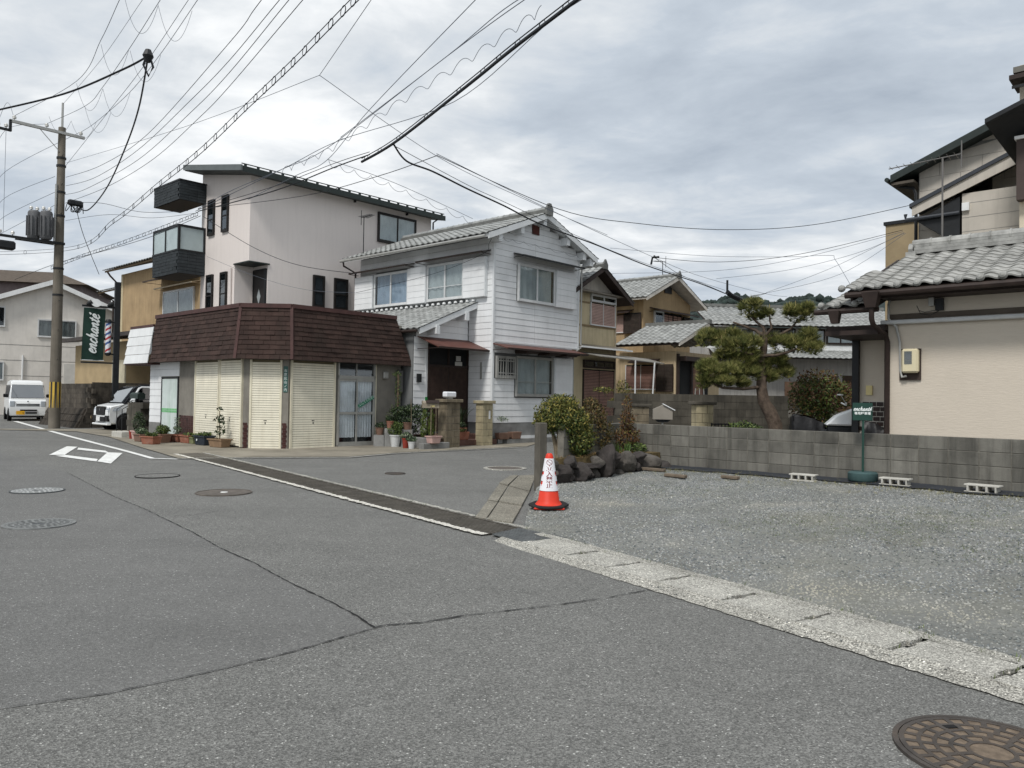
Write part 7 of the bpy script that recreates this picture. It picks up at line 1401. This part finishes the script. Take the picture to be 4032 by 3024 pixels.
CR = grid_thing('parked_car', 'white kei wagon with black grille parked nose out beside the shop', 'car', 10.62, 30.11, gz(-14, 28))
body(CR, 'body', [(.05, .24, .68), (-.02, .45, .73), (.0, .78, .735), (.06, .90, .72), (.50, 1.00, .70), (3.36, 1.05, .70), (3.39, .6, .735), (3.36, .26, .70)], 0, CARW, .045)
body(CR, 'cabin', [(.44, .94, .71), (.92, 1.56, .66), (1.06, 1.68, .62), (2.2, 1.71, .60), (3.2, 1.69, .60), (3.30, 1.55, .64), (3.36, .98, .71)], 0, mat('car_black', rgb(26, 28, 32), .15, .03, spec=.7), .05)
part('windscreen', MB().add([(.49, -.64, 1.02), (.49, .64, 1.02), (.92, .58, 1.575), (.92, -.58, 1.575)], [(0, 1, 2, 3)]), glass('screen_glass', (.3, .34, .36), .36, .02), CR).location = (-.035, 0, .02)
for s in (-1, 1):
    part('side_glass', MB().add([(.78, s * .722, 1.06), (1.75, s * .722, 1.06), (1.75, s * .675, 1.56), (1.12, s * .675, 1.56)], [(0, 1, 2, 3)]).add([(1.95, s * .722, 1.06), (2.85, s * .722, 1.06), (2.85, s * .675, 1.56), (1.95, s * .675, 1.56)], [(0, 1, 2, 3)]), CARG, CR)
    g = MB(); g.tube([(.74, s * .722, 1.04), (1.06, s * .69, 1.56), (1.16, s * .67, 1.60), (2.9, s * .665, 1.60)], .035, 6); part('roof_rail_trim', g, CARW, CR); part('headlight', MB().hexa([(-.01, s * .70, .70), (.0, s * .40, .72), (.12, s * .40, .72), (.34, s * .738, .72)], [(.02, s * .70, .82), (.02, s * .40, .80), (.14, s * .40, .80), (.42, s * .738, .86)]), LAMPM, CR); part('fog_housing', MB().box(-.035, .06, s * .70, s * .42, .33, .55), GRILL, CR, bev=.02); part('mirror', MB().box(.78, .9, s * .75, s * .92, 1.04, 1.18), CARW, CR, bev=.03)
    for x in (.62, 2.95):
        wheel(CR, x, s * .685, .29); part('wheel_arch', MB().lathe([(.36, -.015), (.36, .015)], n=28), GRILL, CR).matrix_local = Matrix.Translation((x, s * .724, .30)) @ Matrix.Rotation(R(90), 4, 'X')
part('grille', MB().box(-.04, .03, -.42, .42, .56, .86), GRILL, CR, bev=.02); part('lower_grille', MB().box(-.04, .03, -.4, .4, .32, .50), GRILL, CR); part('bumper_lip', MB().box(-.06, .1, -.72, .72, .20, .27), CARW, CR, bev=.02); part('emblem', MB().box(-.052, -.04, -.03, .03, .72, .82), CHROME, CR); part('number_plate', MB().box(-.06, -.045, -.02, .31, .34, .50), WHITE, CR); part('chrome_strip', MB().box(-.045, .02, -.45, .45, .86, .885), CHROME, CR)
# block pier with dark letter box, step handrail
pr = grid_thing('block_pier', 'low concrete block pier carrying the dark letter box', 'block pier', 10.1, 25.3); part('core', MB().box(.02, .30, .02, 1.1, .05, 1.18), MORT, pr)
for r in range(6):
    for i in range(3): part('block', MB().box(0, .32, i * .375 + .003 - (.18 if r % 2 else 0), min(1.12, i * .375 + .372 - (.18 if r % 2 else 0)), .06 + r * .19, .245 + r * .19), GW, pr)
lb = grid_thing('letter_box', 'dark green arched letter box on the low block pier', 'letter box', 10.15, 25.85, 1.2); part('foot', MB().box(.02, .1, .0, .08, 0, .12), BLACKM, lb); part('box', MB().prism([(-.1, -.42, .12), (.14, -.42, .12), (.14, -.42, .26), (.08, -.42, .32), (-.04, -.42, .32), (-.1, -.42, .26)], (0, .62, 0)), mat('dark_green_box', rgb(46, 58, 54), .5, .1), lb)
hr = grid_thing('handrail', 'thin black double handrail in front of the parked car', 'handrail', 10.2, 26.95, .1)
for y in (.1, .55): tubes(hr, 'rail', [([(0, y, 0), (0, y, .85), (.5, y, 1.15), (.9, y, 1.2)], .014), ([(0, y, .55), (.6, y, .9)], .01)], BLACKM, 6)
cb_ = grid_thing('concrete_block', 'pale concrete doorstep block beside the planters', 'concrete block', 9.55, 25.2, .1); part('block', MB().box(-.2, .2, -.4, .4, 0, .2), HB, cb_, bev=.01)

# ================================================================== UTILITY POLE
PB_ = W(*ab(D(213, 1687, 29.0)), gz(-17, 29)); UP = thing('utility_pole', 'tall concrete utility pole with crossarm and two grey transformers', 'utility pole', (PB_.x, PB_.y, PB_.z), TH)
PC = mat('pole_concrete', rgb(112, 106, 96), .9, .15, 1.5, .4, 40, streak=.4, stain_col=rgb(70, 66, 60)); HZ = 11.4
part('shaft', MB().lathe([(.2, 0), (.185, 3), (.155, 7.5), (.125, HZ)], n=18), PC, UP, smooth=40); part('mast', MB().lathe([(.045, HZ - .3), (.04, HZ + .95)], n=8), ALU, UP)
yb = MB(); n = 16
for i in range(n): yb.add([((.197) * math.cos(2 * math.pi * (i + k) / n), .197 * math.sin(2 * math.pi * (i + k) / n), z) for z in (.78, 1.75) for k in (0, 1)], [(0, 1, 3, 2)], i % 2)
part('warning_guard', yb, [mat('guard_yellow', rgb(198, 166, 74), .6, .1), mat('guard_black', rgb(52, 50, 48), .6, .1)], UP)
arm = obj('crossarm', None, UP); part('beam', MB().box(-1.75, .75, -.16, -.06, HZ - .28, HZ - .18), ALU, arm); part('beam_extension', MB().box(-2.6, -1.7, -.15, -.05, HZ - .62, HZ - .54).box(-1.76, -1.68, -.16, -.06, HZ - .62, HZ - .2), BLACKM, arm); tubes(arm, 'stay', [([(-.8, -.11, HZ - .25), (-.1, -.1, HZ - .95)], .015)], ALU, 5)
INS = mat('insulator', rgb(196, 196, 192), .25, .05); im = MB().lathe([(.02, 0), (.02, .05), (.07, .06), (.05, .1), (.07, .11), (.045, .16), (.02, .18)], n=10).mesh('insulator', INS)
for x, z in ((-1.6, HZ - .18), (-.55, HZ - .18), (.62, HZ - .18), (-2.5, HZ - .54), (-2.1, HZ - .54), (-1.85, HZ - .54)): obj('insulator', im, arm, Matrix.Translation((x, -.11, z)))
XF = mat('transformer_grey', rgb(98, 99, 101), .55, .1, 4, streak=.25)
for dx, dy in ((-.48, -.1), (-.80, .2)):
    t = obj('transformer', None, UP, Matrix.Translation((dx, dy, 7.05))); part('tank', MB().lathe([(.16, 0), (.21, .06), (.21, .98), (.18, 1.05), (.08, 1.08)], n=20), XF, t, smooth=40)
    for k in range(12): a = 2 * math.pi * k / 12; part('cooling_fin', MB().box(.20, .26, -.012, .012, .12, .85), XF, t).matrix_local = Matrix.Rotation(a, 4, 'Z')
    for k in (-.1, .1): obj('bushing', im, t, Matrix.Translation((k, 0, 1.05)))
part('transformer_shelf', MB().box(-2.3, .15, -.18, -.10, 6.93, 7.02).box(-1.4, .15, .12, .2, 6.93, 7.02), BLACKM, UP)
sw = obj('switch_gear', None, UP, Matrix.Translation((-1.75, -.1, 6.6))); part('case', MB().box(-.28, .28, -.16, .16, -.12, .2), BLACKM, sw, bev=.06)
for x in (-.5, -.2, .2): obj('insulator', im, sw, Matrix.Translation((x, 0, .42)))
g = MB()
for k in range(16): z = 2.6 + k * .55; s = 1 if k % 2 else -1; g.tube([(0, s * .1, z), (s * .05, s * .36, z)], .012, 5)
part('step_bolt', g, BLACKM, UP)['kind'] = 'stuff'
for z in (10.2, 9.9, 8.9, 8.0, 6.0, 5.0): part('steel_band', MB().lathe([(.16 + (HZ - z) * .004, 0), (.16 + (HZ - z) * .004, .07)], (0, 0, z), 18), BLACKM, UP)
jb = obj('cable_joint', None, UP, Matrix.Translation((.42, -.3, 8.55))); part('closure', MB().box(-.25, .25, -.1, .1, -.1, .12), BLACKM, jb, bev=.05)
g = MB()
for k in range(9): a = random.uniform(-.3, .3); g.tube(bez((a, 0, .1), (a + random.uniform(-.3, .3), random.uniform(-.2, .2), -.75), (random.uniform(-.3, .3), 0, .0), 8), .014, 5)
part('cable_loops', g, BLACKM, jb)['kind'] = 'stuff'
tubes(UP, 'riser_pipe', [([(-.19, -.08, 6.9), (-.17, -.08, 9.2)], .04)], ALU)

# ---- shop sign post with banner and barber pole
c = D(452, 1600, 29.5); SPT = thing('sign_post', 'tall dark steel sign post beside the parked car', 'sign post', (c.x, c.y, .1), TH - R(8)); part('post', MB().box(-.10, .10, -.08, .08, 0, 5.65), BLACKM, SPT); part('upper_bracket', MB().box(-1.2, -.1, -.03, .03, 4.62, 4.69), BLACKM, SPT); part('lower_bracket', MB().box(-1.2, -.1, -.03, .03, 2.50, 2.56), BLACKM, SPT)
part('spotlight', MB().lathe([(.03, 0), (.09, .12), (.10, .2)], n=12), BLACKM, SPT).matrix_local = Matrix.Translation((-1.06, -.05, 4.70)) @ Matrix.Rotation(R(60), 4, 'Y'); part('spotlight', MB().lathe([(.03, 0), (.09, .12), (.10, .2)], n=12), BLACKM, SPT).matrix_local = Matrix.Translation((-.35, -.05, 4.70)) @ Matrix.Rotation(R(60), 4, 'Y'); part('lamp_shade', MB().lathe([(.02, 0), (.16, .04), (.17, .06)], n=16), ALUW, SPT).matrix_local = Matrix.Translation((-.75, -.05, 4.76)) @ Matrix.Rotation(R(70), 4, 'X')
bn_ = thing('shop_banner', 'dark green banner with white script lettering hanging from the sign post', 'banner', SPT.location + Vector((0, 0, 0)), TH - R(8)); vs, fs = [], []
nu, nv = 14, 22
for j in range(nv + 1):
    for i in range(nu + 1): u, v = i / nu, j / nv; vs.append((-1.14 + u * .74 - .05 * (1 - v), -.02 + .022 * math.sin(u * 7 + v * 3) * (1 - abs(v - .5)) + .012 * math.sin(v * 11 + u * 2), 2.62 + v * 1.96))
part('cloth', MB().add(vs, [(j * (nu + 1) + i, j * (nu + 1) + i + 1, (j + 1) * (nu + 1) + i + 1, (j + 1) * (nu + 1) + i) for j in range(nv) for i in range(nu)]), mat('banner_green', rgb(30, 56, 48), .7, .12, 3), bn_, smooth=60); part('hem_rod', MB().box(-1.16, -.38, -.015, .015, 4.57, 4.60).box(-1.20, -.42, -.015, .015, 2.60, 2.63), ALUW, bn_)
obj('lettering', script_word('enchanté', .222, LETW, wgt=.14), bn_, Matrix.Translation((-.77, -.062, 3.60)) @ Matrix.Rotation(R(90), 4, 'X') @ Matrix.Rotation(R(86), 4, 'Z'))
bp_ = thing('barber_pole', 'striped red white and blue barber pole fixed to the sign post', 'barber pole', SPT.location + (_A * -.30) + Vector((0, 0, 0)), TH); vs, fs, mm = [], [], []; n, rows = 24, 60; g = MB()
for j in range(rows + 1):
    for i in range(n): a = 2 * math.pi * i / n; vs.append((.095 * math.cos(a), .095 * math.sin(a), 2.92 + j * 1.14 / rows))
for j in range(rows):
    for i in range(n): fs.append((j * n + i, j * n + (i + 1) % n, (j + 1) * n + (i + 1) % n, (j + 1) * n + i)); mm.append([0, 1, 0, 2][int((i / n * 1.0 - j / rows * 3.2) * 4) % 4])
g.add(vs, fs); g.m = mm; part('striped_tube', g, [mat('stripe_white', rgb(214, 218, 224), .3, .03), mat('stripe_red', rgb(168, 58, 64), .3, .03), mat('stripe_blue', rgb(62, 88, 142), .3, .03)], bp_, smooth=40)
part('cap', MB().lathe([(.12, 0), (.12, .06), (.08, .13), (.02, .15)], (0, 0, 4.06), 16), BLACKM, bp_, smooth=40); part('base_cap', MB().lathe([(.05, 0), (.12, .06), (.12, .12)], (0, 0, 2.80), 16), BLACKM, bp_, smooth=40); part('mount', MB().box(.05, .22, -.03, .03, 4.06, 4.11).box(.05, .22, -.03, .03, 2.84, 2.89), BLACKM, bp_)

# ================================================================== WIRES
CAB = mat('black_cable', rgb(30, 33, 38), .6, .05); CABG = mat('grey_cable', rgb(92, 98, 108), .6, .05)
def spl(pts, k=8):
    P = [Vector(p) for p in pts]; out = []
    for i in range(len(P) - 1):
        p0, p1, p2, p3 = P[max(i - 1, 0)], P[i], P[i + 1], P[min(i + 2, len(P) - 1)]
        for j in range(k): t = j / k; out.append(.5 * ((2 * p1) + (p2 - p0) * t + (2 * p0 - 5 * p1 + 4 * p2 - p3) * t * t + (3 * p1 - p0 - 3 * p2 + p3) * t ** 3))
    return out + [P[-1]]
def wire(label, pts, r=.012, m=None, name='overhead_cable', group='overhead cables', k=8):
    o = part(name, MB().tube(spl(pts, k), r * .68, 5), m or CAB, None); return tag(o, label, 'cable', group)
s8 = 1.659; s9 = .96174
def hz(z, *px, s=s9, x0=0, y0=0):   # pixels of a wire that hangs at about height z
    zs = z if isinstance(z, (list, tuple)) else [z] * len(px); return [G(x0 + x / s, y0 + y / s, zz) for (x, y), zz in zip(px, zs)]
def extend(P, f=.8): return list(P) + [P[-1] + (P[-1] - P[-2]) * f]
UPL = lambda x, y, z: UP.matrix_basis @ Vector((x, y, z)) if False else Vector((PB_.x, PB_.y, PB_.z)) + _A * x + _B * y + Vector((0, 0, z))
# high-voltage lines from the crossarm, running overhead to the right and on past the pole to the left
hv = [(-1.6, HZ - .02, [(500, 530), (660, 260), (780, 0)], 'left'), (-.55, HZ - .02, [(560, 690), (670, 570), (850, 310), (1040, 10)], 'middle'), (.62, HZ - .02, [(630, 795), (850, 600), (1050, 350), (1290, 0)], 'right')]
for x, z, px, lb in hv: wire('high-voltage line leaving the %s insulator of the crossarm' % lb, extend([UPL(x, -.11, z)] + hz([10.9, 10.9, 10.9, 10.9][:len(px)], *px, s=s8)), .011, CABG)
wire('overhead ground wire from the mast tip of the utility pole', extend([UPL(0, 0, HZ + .9)] + hz([11.8, 11.8], (660, 390), (930, 0), s=s8)), .008, CABG)
wire('grey line passing just right of the pole top', extend([UPL(.16, 0, 10.0)] + hz([10.4, 10.6, 10.8], (700, 740), (940, 430), (1230, 0), s=s8)), .010, CABG)
for i, px in enumerate(([(660, 1080), (960, 880), (1493, 285), (1662, 60)], [(620, 1160), (900, 980), (1250, 650), (1493, 400), (1800, 30)], [(560, 1235), (900, 1045), (1250, 730), (1493, 480), (1870, 20)], [(700, 1220), (1000, 1040), (1300, 770), (1493, 570), (1960, 20)])): wire('low-voltage line, %s of four fanning up from the pole' % ['first', 'second', 'third', 'fourth'][i], extend([UPL(.17, 0, 9.55 - .33 * i)] + hz([9.1 - .2 * i] * len(px), *px, s=s8)), .011)
# same lines continuing beyond the pole to the left
for i, (u, v, z) in enumerate(((-60, 930, 10.4), (-60, 1060, 10.2), (-60, 1290, 9.8), (-60, 1420, 8.6), (-60, 1500, 8.4), (-60, 1560, 8.3))): wire('line running on past the pole to the left edge, %s from the top' % ['first', 'second', 'third', 'fourth', 'fifth', 'sixth'][i], [UPL([-1.6, -.55, .62, -.2, -.2, -.2][i], 0, [HZ, HZ, HZ, 9.5, 8.9, 8.4][i]), D(u / s8 * .5 + 40, (v - 250 + 40 * i) / s8, 33), D(u / s8, v / s8, 40)], .012, CABG)
for x, w_ in ((-2.5, 'leftmost'), (-2.1, 'middle'), (-1.85, 'rightmost')): wire('%s of three drop wires from the crossarm to the transformer shelf' % w_, [UPL(x, -.11, HZ - .5), UPL(x, -.11, 9), UPL(x, -.11, 7.1)], .010, CABG)
# spacer loops between the high-voltage lines
def loop(label, p0, p1, drop): wire(label, bez(p0, (p0 + p1) / 2 - Vector((0, 0, drop)), p1, 9), .007, CABG, 'jumper_loop', 'hanging jumper loops', 2)
for i, (q0, q1, dr) in enumerate((((660, 290), (840, 330), 1.5), ((850, 330), (1050, 360), 1.6), ((500, 545), (672, 580), 1.5), ((672, 580), (850, 605), 1.6), ((320, 760), (465, 790), 1.), ((465, 790), (630, 795), 1.2), ((818, 0), (1035, 30), 1.5), ((1035, 40), (1255, 70), 1.6), ((555, 700), (725, 735), 1.5))): loop('wire loop hanging between high-voltage lines, number %s along the span' % ['one', 'two', 'three', 'four', 'five', 'six', 'seven', 'eight', 'nine'][i], *hz(10.8, q0, q1, s=s8), dr)
# ring-hung communication cable
def ring_cable(label, top, gap, n, rr, r1=.012, r2=.014):
    t = obj('ring_hung_cable', None); tag(t, label, 'cable', 'overhead cables'); P = spl(top, 10); part('messenger', MB().tube(P, r1, 5), CAB, t); part('cable', MB().tube([p - Vector((0, 0, gap)) for p in P], r2, 5), CAB, t); g = MB()
    for i in range(n):
        f = (i + .5) / n * (len(P) - 1); k = int(f); p = P[k].lerp(P[k + 1], f - k); d = (P[k + 1] - P[k]).normalized(); h = Vector((0, 0, 1)); g.tube([p - h * (gap * .5) + d * (math.cos(a) * rr) + h * (math.sin(a) * (gap * .62)) for a in [2 * math.pi * j / 10 for j in range(11)]], .007, 4, cap=False)
    o = part('cable_ring', g, CAB, t); o['kind'] = 'stuff'
ring_cable('cable hung in rings slanting up behind the pole to the top edge', [UPL(-3, 9, 7.2), UPL(.12, -.2, 6.82)] + hz([6.56, 6.6, 6.63, 6.8, 6.9, 7.0], (430, 830), (600, 690), (760, 560), (940, 385), (1110, 222), (1330, -5)) + [hz(7.0, (1420, -90))[0]], .12, 38, .085, .007, .008)
# trunk bundle over the side street mouth
tk = hz([6.5, 6.5, 6.5, 6.5, 6.4, 6.35], (2260, -80), (2150, 5), (1935, 172), (1770, 308), (1500, 522), (1370, 600))
ring_cable('thick black cable bundle from the top edge to the junction over the street', tk, .07, 12, .07, .009, .026)
wire('thinner black cable from the junction on to the three-storey house', hz([6.35, 6.2, 6.0, 5.9], (1400, 585), (1270, 632), (1040, 722), (750, 800)), .018); wire('thin wire beside the black cable to the three-storey house', hz([6.45, 6.3, 6.15, 6.0], (1400, 575), (1270, 617), (1040, 705), (750, 792)), .010)
wire('black service bundle running right along the side street from the trunk cable', hz([6.4, 6.2, 6.1, 6.0, 6.0, 6.0], (1490, 545), (1540, 610), (1640, 650), (1770, 715), (1910, 780), (2050, 850)) + hz([6., 6., 6., 6.], (240, 420), (545, 545), (870, 655), (1035, 720), s=1.58, x0=2200, y0=700), .028)
wire('thin line above the black service bundle', hz([6.5, 6.5, 6.4, 6.3], (1480, 545), (1770, 700), (1910, 765), (2212, 905)) + hz([6.2, 6.2], (545, 535), (1035, 700), s=1.58, x0=2200, y0=700), .010)
for i, (px, z) in enumerate((([(2400, -100), (2110, 60), (1720, 385), (1290, 530), (1070, 640), (740, 800)], [7.2, 7.2, 7.2, 7., 6.4, 6.0]), ([(2330, -200), (1945, 10), (1690, 215), (1290, 520)], [7.4, 7.3, 7.3, 7.2]), ([(2300, -200), (1985, 0), (1690, 215), (1240, 560), (1070, 640), (880, 720), (750, 790)], [7., 7., 7., 6.8, 6.5, 6.2, 6.1]), ([(1900, -100), (1800, 0), (1400, 415), (1240, 605), (1120, 665), (940, 755)], [7.4, 7.4, 7.2, 6.8, 6.4, 6.2]))): wire('slack grey wire in the middle span, %s from the top' % ['first', 'second', 'third', 'fourth'][i], hz(z, *px), .010, CABG)
# curly lashing on the middle span
P = spl(hz([7.0, 7., 6.9, 6.7, 6.4], (2050, 20), (1780, 205), (1480, 395), (1240, 560), (1070, 635)), 60); g = []
for i, p in enumerate(P): d = (P[min(i + 1, len(P) - 1)] - P[max(i - 1, 0)]).normalized(); g.append(p + Vector((0, 0, -.14 * math.sin(i * .19) ** 2)) + d * (.04 * math.sin(i * .38)))
wire('curly lashing wire hanging below the middle span', g, .007, CABG, k=1)
P = spl(hz([6.6, 6.5, 6.3], (1245, 605), (1500, 700), (1790, 832)), 70); wire('curly lashing wire sagging over the white house roof', [p + Vector((0, 0, -.14 * abs(math.sin(i * .2)) ** .7)) for i, p in enumerate(P)], .007, CABG, k=1); wire('straight wire above the roof lashing', hz([6.7, 6.6, 6.4], (1240, 603), (1500, 695), (1790, 828)), .009, CABG)
wire('thin wire crossing from the high splice down to the ochre house', hz([7.6, 7., 6.6, 6.3], (1210, 285), (1655, 592), (2000, 760), (2300, 890)), .009, CABG); wire('thin wire from the pole up to the high splice', [UPL(.17, 0, 10.1)] + hz([8.6, 7.6], (700, 480), (1210, 285)), .008, CABG); wire('thin wire from the high splice to the top edge', hz([7.6, 7.6, 7.6], (1210, 285), (1405, 0), (1480, -110)), .008, CABG); part('splice', MB().lathe([(.03, -.1), (.05, 0), (.03, .1)], n=8), CAB, bpy.data.objects['overhead_cable.028'] if 'overhead_cable.028' in bpy.data.objects else None) if False else None
# thick drop cable at the upper left with clamp
cl_ = G(590 / 1.0117, 215 / 1.0117 * 1.0 + 8, 9.0); j0 = Vector(cl_)
wire('thick twisted black cable from the left edge to the hanging clamp', [G(-60, 445, 8.6), G(250, 370, 8.8), G(480, 275, 8.95), j0], .035); wire('thick black cable swinging down from the clamp to the pole', [j0, D(545, 430, 20), D(490, 590, 23), D(420, 740, 26), D(350, 825, 28.2), UPL(.5, -.3, 8.4)], .032)
t = thing('cable_clamp', 'dark cable clamp hanging where two thick cables meet', 'cable clamp', j0); part('body', MB().lathe([(.05, -.14), (.12, 0), (.06, .14)], n=10), BLACKM, t); tubes(t, 'hanger', [([(0, 0, .1), (.12, 0, -.25), (.02, 0, -.45), (-.1, 0, -.2), (0, 0, .1)], .025)], CAB, 6)
wire('drop cable from the pole to the sign post and tan house', [UPL(.45, -.3, 8.4), D(330, 930, 31), D(390, 1080, 34)], .018)
wire('service wire from the pole to the three-storey house balcony', [UPL(.3, 0, 8.6), D(400, 800, 28), D(560, 835, 28), D(740, 830, 27.5)], .012); wire('lower service wire from the pole to the three-storey house', [UPL(.2, 0, 7.9), D(430, 845, 28), D(600, 858, 28), D(780, 838, 27.3)], .010)
ring_cable('ring-hung cables sagging from the low balcony to the tan house roof', [D(200, 1050, 30), D(330, 1000, 29), D(480, 950, 28), D(640, 890, 27), D(780, 835, 26)], .11, 26, .08, .007, .008); wire('dark line below the ring-hung cables by the balcony', [D(60, 1100, 31), D(230, 1035, 29.5), D(420, 985, 28.5), D(600, 930, 27.5), D(790, 850, 26)], .014)
wire('service drop across the three-storey house front to the white house', [D(800, 852, 25.5), D(1000, 975, 25), D(1180, 1045, 24.6), D(1405, 1078, 24.5)], .014); wire('faint lower service drop across the three-storey house', [D(815, 1010, 25.5), D(1000, 1085, 25), D(1200, 1140, 24.8), D(1405, 1153, 24.6)], .007, CABG)
wire('wire from the trunk node to the white house corner', [D(1722, 612, 16), D(1500, 690, 17.5), D(1200, 770, 20), D(850, 815, 24)], .012); wire('service wire down the white house corner', [D(1945, 920, 23.2), D(1925, 960, 23.2), D(1900, 1000, 23.3), D(1700, 1080, 24.5), D(1400, 1153, 26.5)], .010)
P = spl([D(1955, 930, 22.9), D(2100, 960, 23.6), D(2290, 1010, 24.6)], 60); wire('curly wire slung under the white house gable', [p + Vector((0, 0, -.09 * abs(math.sin(i * .2)))) for i, p in enumerate(P)], .005, CABG, k=1)
# long lines to the right
def rq(*px, z, m=CAB, r=.012, lb=''): wire(lb, [D(2200 + x / 1.58, 700 + y / 1.58, Y) for (x, y), Y in zip(px, z)], r, m)
rq((-760, -140), (0, 195), (500, 285), (1050, 323), (1600, 290), (2212, 165), (2400, 110), z=[16, 17, 18, 19, 20, 21.5, 22], lb='long sagging black line across the middle sky to the sided house'); rq((-760, -150), (0, 225), (580, 490), (880, 612), (1280, 720), (1420, 740), z=[16, 19, 24, 28, 33, 35], m=CABG, r=.010, lb='thin grey line dropping from the splice towards the hills')
rq((600, 497), (1000, 524), (1500, 475), (2140, 325), z=[24, 24, 24, 25], lb='sagging black line from the street clamp to the tan block house'); rq((320, 437), (900, 485), (1400, 492), (1680, 483), (1720, 510), (1820, 675), z=[26, 25, 24, 22, 21, 19], m=CABG, r=.009, lb='thin grey line ending on the beige house roof'); rq((600, 500), (750, 600), (900, 660), (1040, 720), z=[24, 26, 28, 30], lb='short black line from the street clamp into the service bundle')
for i, px in enumerate(([(330, 595), (980, 578), (1500, 500), (2140, 335)], [(980, 628), (1420, 575), (1850, 470), (2150, 345)], [(1290, 715), (1700, 560), (2150, 340)], [(1290, 718), (1750, 600), (2160, 345)])): rq(*px, z=[30, 28, 27, 26][:len(px)], m=CABG, r=.010, lb='grey line converging on the tan block house, %s from the top' % ['first', 'second', 'third', 'fourth'][i])
rq((1150, 745), (1290, 718), (1220, 735), (1040, 745), z=[31, 31, 31, 31], m=CAB, r=.012, lb='short span between the two far cable joints')
c = D(2200 + 1095 / 1.58, 700 + 735 / 1.58, 31); t = thing('cable_closure', 'black tubular cable closure hanging in front of the hills', 'cable closure', c, R(30)); part('tube', MB().tube([(-.42, 0, .12), (-.2, 0, 0), (.55, 0, -.2)], .10, 10), BLACKM, t, smooth=40); part('hanger', MB().box(-.45, -.39, -.03, .03, .1, .6), BLACKM, t)
c = D(2200 + 595 / 1.58, 700 + 500 / 1.58, 24); t = thing('cable_clamp', 'small dark clamp on the line left of the hills', 'cable clamp', c); part('body', MB().tube([(-.1, 0, -.2), (-.06, 0, .02), (.15, 0, .04)], .035, 6), BLACKM, t); part('knob', MB().lathe([(.03, 0), (.05, .04), (.02, .09)], n=8), BLACKM, t)
